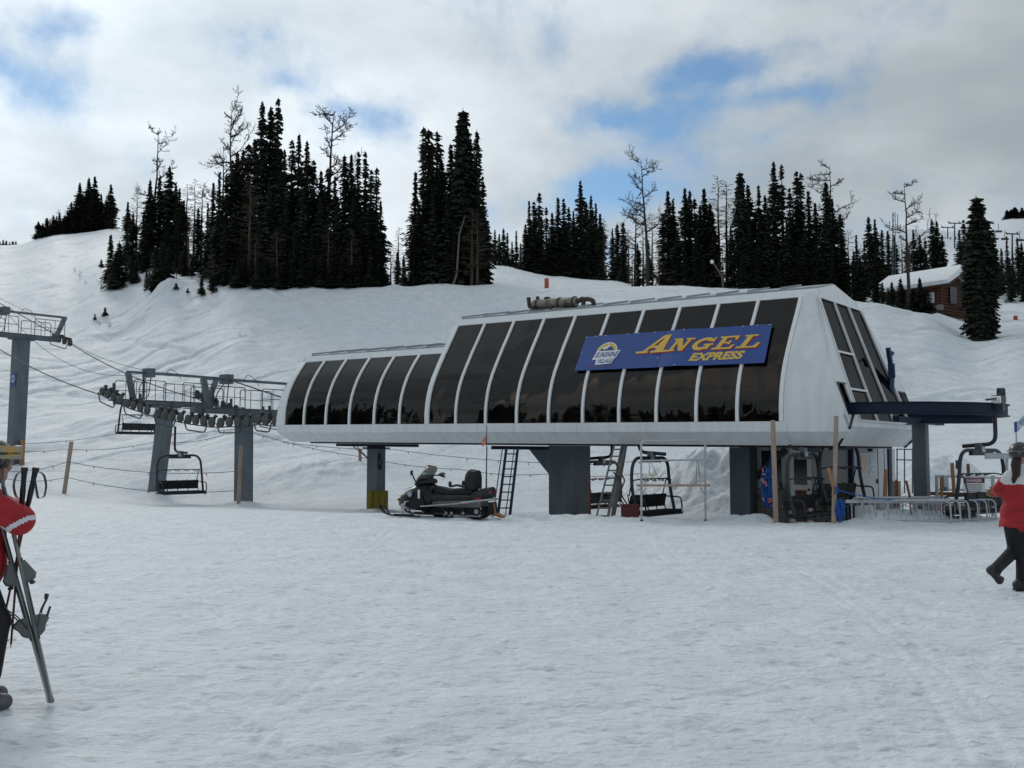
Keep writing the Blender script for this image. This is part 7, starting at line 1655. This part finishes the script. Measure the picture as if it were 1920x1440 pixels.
m = MB(); m.box(A_.lerp(B_, .93)-dp*.3+Vector((0, 0, ze-2.55)), (1.9, .5, .6), math.atan2(dl.y, dl.x)); m.build('foundation', M['stone'], CBN)
# lattice mast behind the cabin
MT = thing('lattice_mast', 'thin lattice radio mast standing behind the log cabin', 'mast', at(1675, 515, 126))
m = MB(); b0 = at(1675, 560, 126); t0 = at(1676, 398, 126); w_ = .30
cs = [Vector((math.cos(a)*w_, math.sin(a)*w_, 0)) for a in (0, 2.094, 4.189)]
for c_ in cs: m.tube([b0+c_, t0+c_*.6], .035, 5)
n = 16
for k in range(n):
    for i in range(3):
        p = b0.lerp(t0, k/n)+cs[i]*(1-.4*k/n); q = b0.lerp(t0, (k+1)/n)+cs[(i+1) % 3]*(1-.4*(k+1)/n); m.tube([p, q], .018, 4)
m.build('mast_frame', M['steel'], MT)
m = MB()
for (x, y0, y1) in ((1668, 432, 415), (1683, 430, 402), (1688, 436, 420)): m.tube([at(x, y0, 126), at(x, y1, 126)], .05, 5); m.tube([at(x, y0, 126), at(1676, y0, 126)], .04, 5)
m.build('antenna', M['steel'], MT)
# distant lift on the right skyline
for k, (px, pt_y, pb_y, Y, lb) in enumerate(((1790, 418, 470, 300, 'distant T-shaped lift tower left of the lone fir top'), (1777, 426, 470, 330, 'distant small lift tower left of the lone fir'), (1852, 418, 470, 300, 'distant T-shaped lift tower right of the lone fir top'), (1898, 438, 480, 250, 'distant lift tower on the piste at the right edge'))):
    T = thing('distant_lift_tower', lb, 'lift tower', at(px, pb_y, Y), 0, 'far lift towers on the right skyline')
    m = MB(); m.tube([at(px, pb_y+8, Y), at(px, pt_y, Y)], [.26, .18], 8); m.build('column', M['steel_dark'], T)
    m = MB(); m.beam(at(px-12, pt_y, Y), at(px+12, pt_y+1, Y), .28, .28); m.beam(at(px-12, pt_y-3, Y), at(px-8, pt_y+2, Y), .2, .2); m.beam(at(px+8, pt_y-3, Y), at(px+12, pt_y+2, Y), .2, .2); m.build('crossarm', M['steel_dark'], T)
for k, (px, py, Y) in enumerate(((1872, 432, 280), (1884, 446, 262), (1912, 448, 240), (1866, 446, 285))):
    m = MB(); p = at(px, py, Y); m.tube([p+Vector((0, 0, 2)), p], .08, 5); m.box(p+Vector((0, 0, -.3)), (1.8, .5, .5)); simple('distant_chair', m, 'steel_dark', ['tiny far chair left of the distant piste tower', 'tiny far chair just left of the piste tower head', 'tiny far chair right of the piste tower', 'lowest left tiny far chair beside the lone fir'][k], 'lift chair', 'far chairs on the right skyline')
m = MB(); P = [at(1768+i*6, 440-.3*i, 390) for i in range(8)]
for i in range(7): m.beam(P[i], P[i+1], .15, 1.4)
simple('orange_fence', m, 'orange', 'thin orange net fence on the far piste left of the lone fir', 'fence')
# orange piste markers
for (px, yb, yt, Y, lb) in ((1025, 539, 522, 96, 'orange padded marker on the crest above the roof muffler'), (1904, 602, 592, 108, 'small orange marker on the snow right of the lone fir')):
    T = thing('piste_marker', lb, 'marker', at(px, yb, Y), 0, 'orange piste markers'); a, b = at(px, yb+2, Y), at(px, yt, Y)
    m = MB(); m.tube([a, a.lerp(b, .05), b-Vector((0, 0, .05)), b], [.18, .21, .21, .15], 12); m.build('pad', mat('marker_orange', (.42, .10, .05), .8, var=.2), T, smooth=40)
    m = MB(); m.tube([a-Vector((0, 0, .4)), b+Vector((0, 0, .06))], .04, 6); m.build('stake', M['wood'], T)
m = MB(); m.tube([at(825, 537, 91), at(825, 527, 91)], .05, 6); simple('slope_stake', m, 'steel_dark', 'tiny dark stake on the crest before the tall middle grove', 'stake')
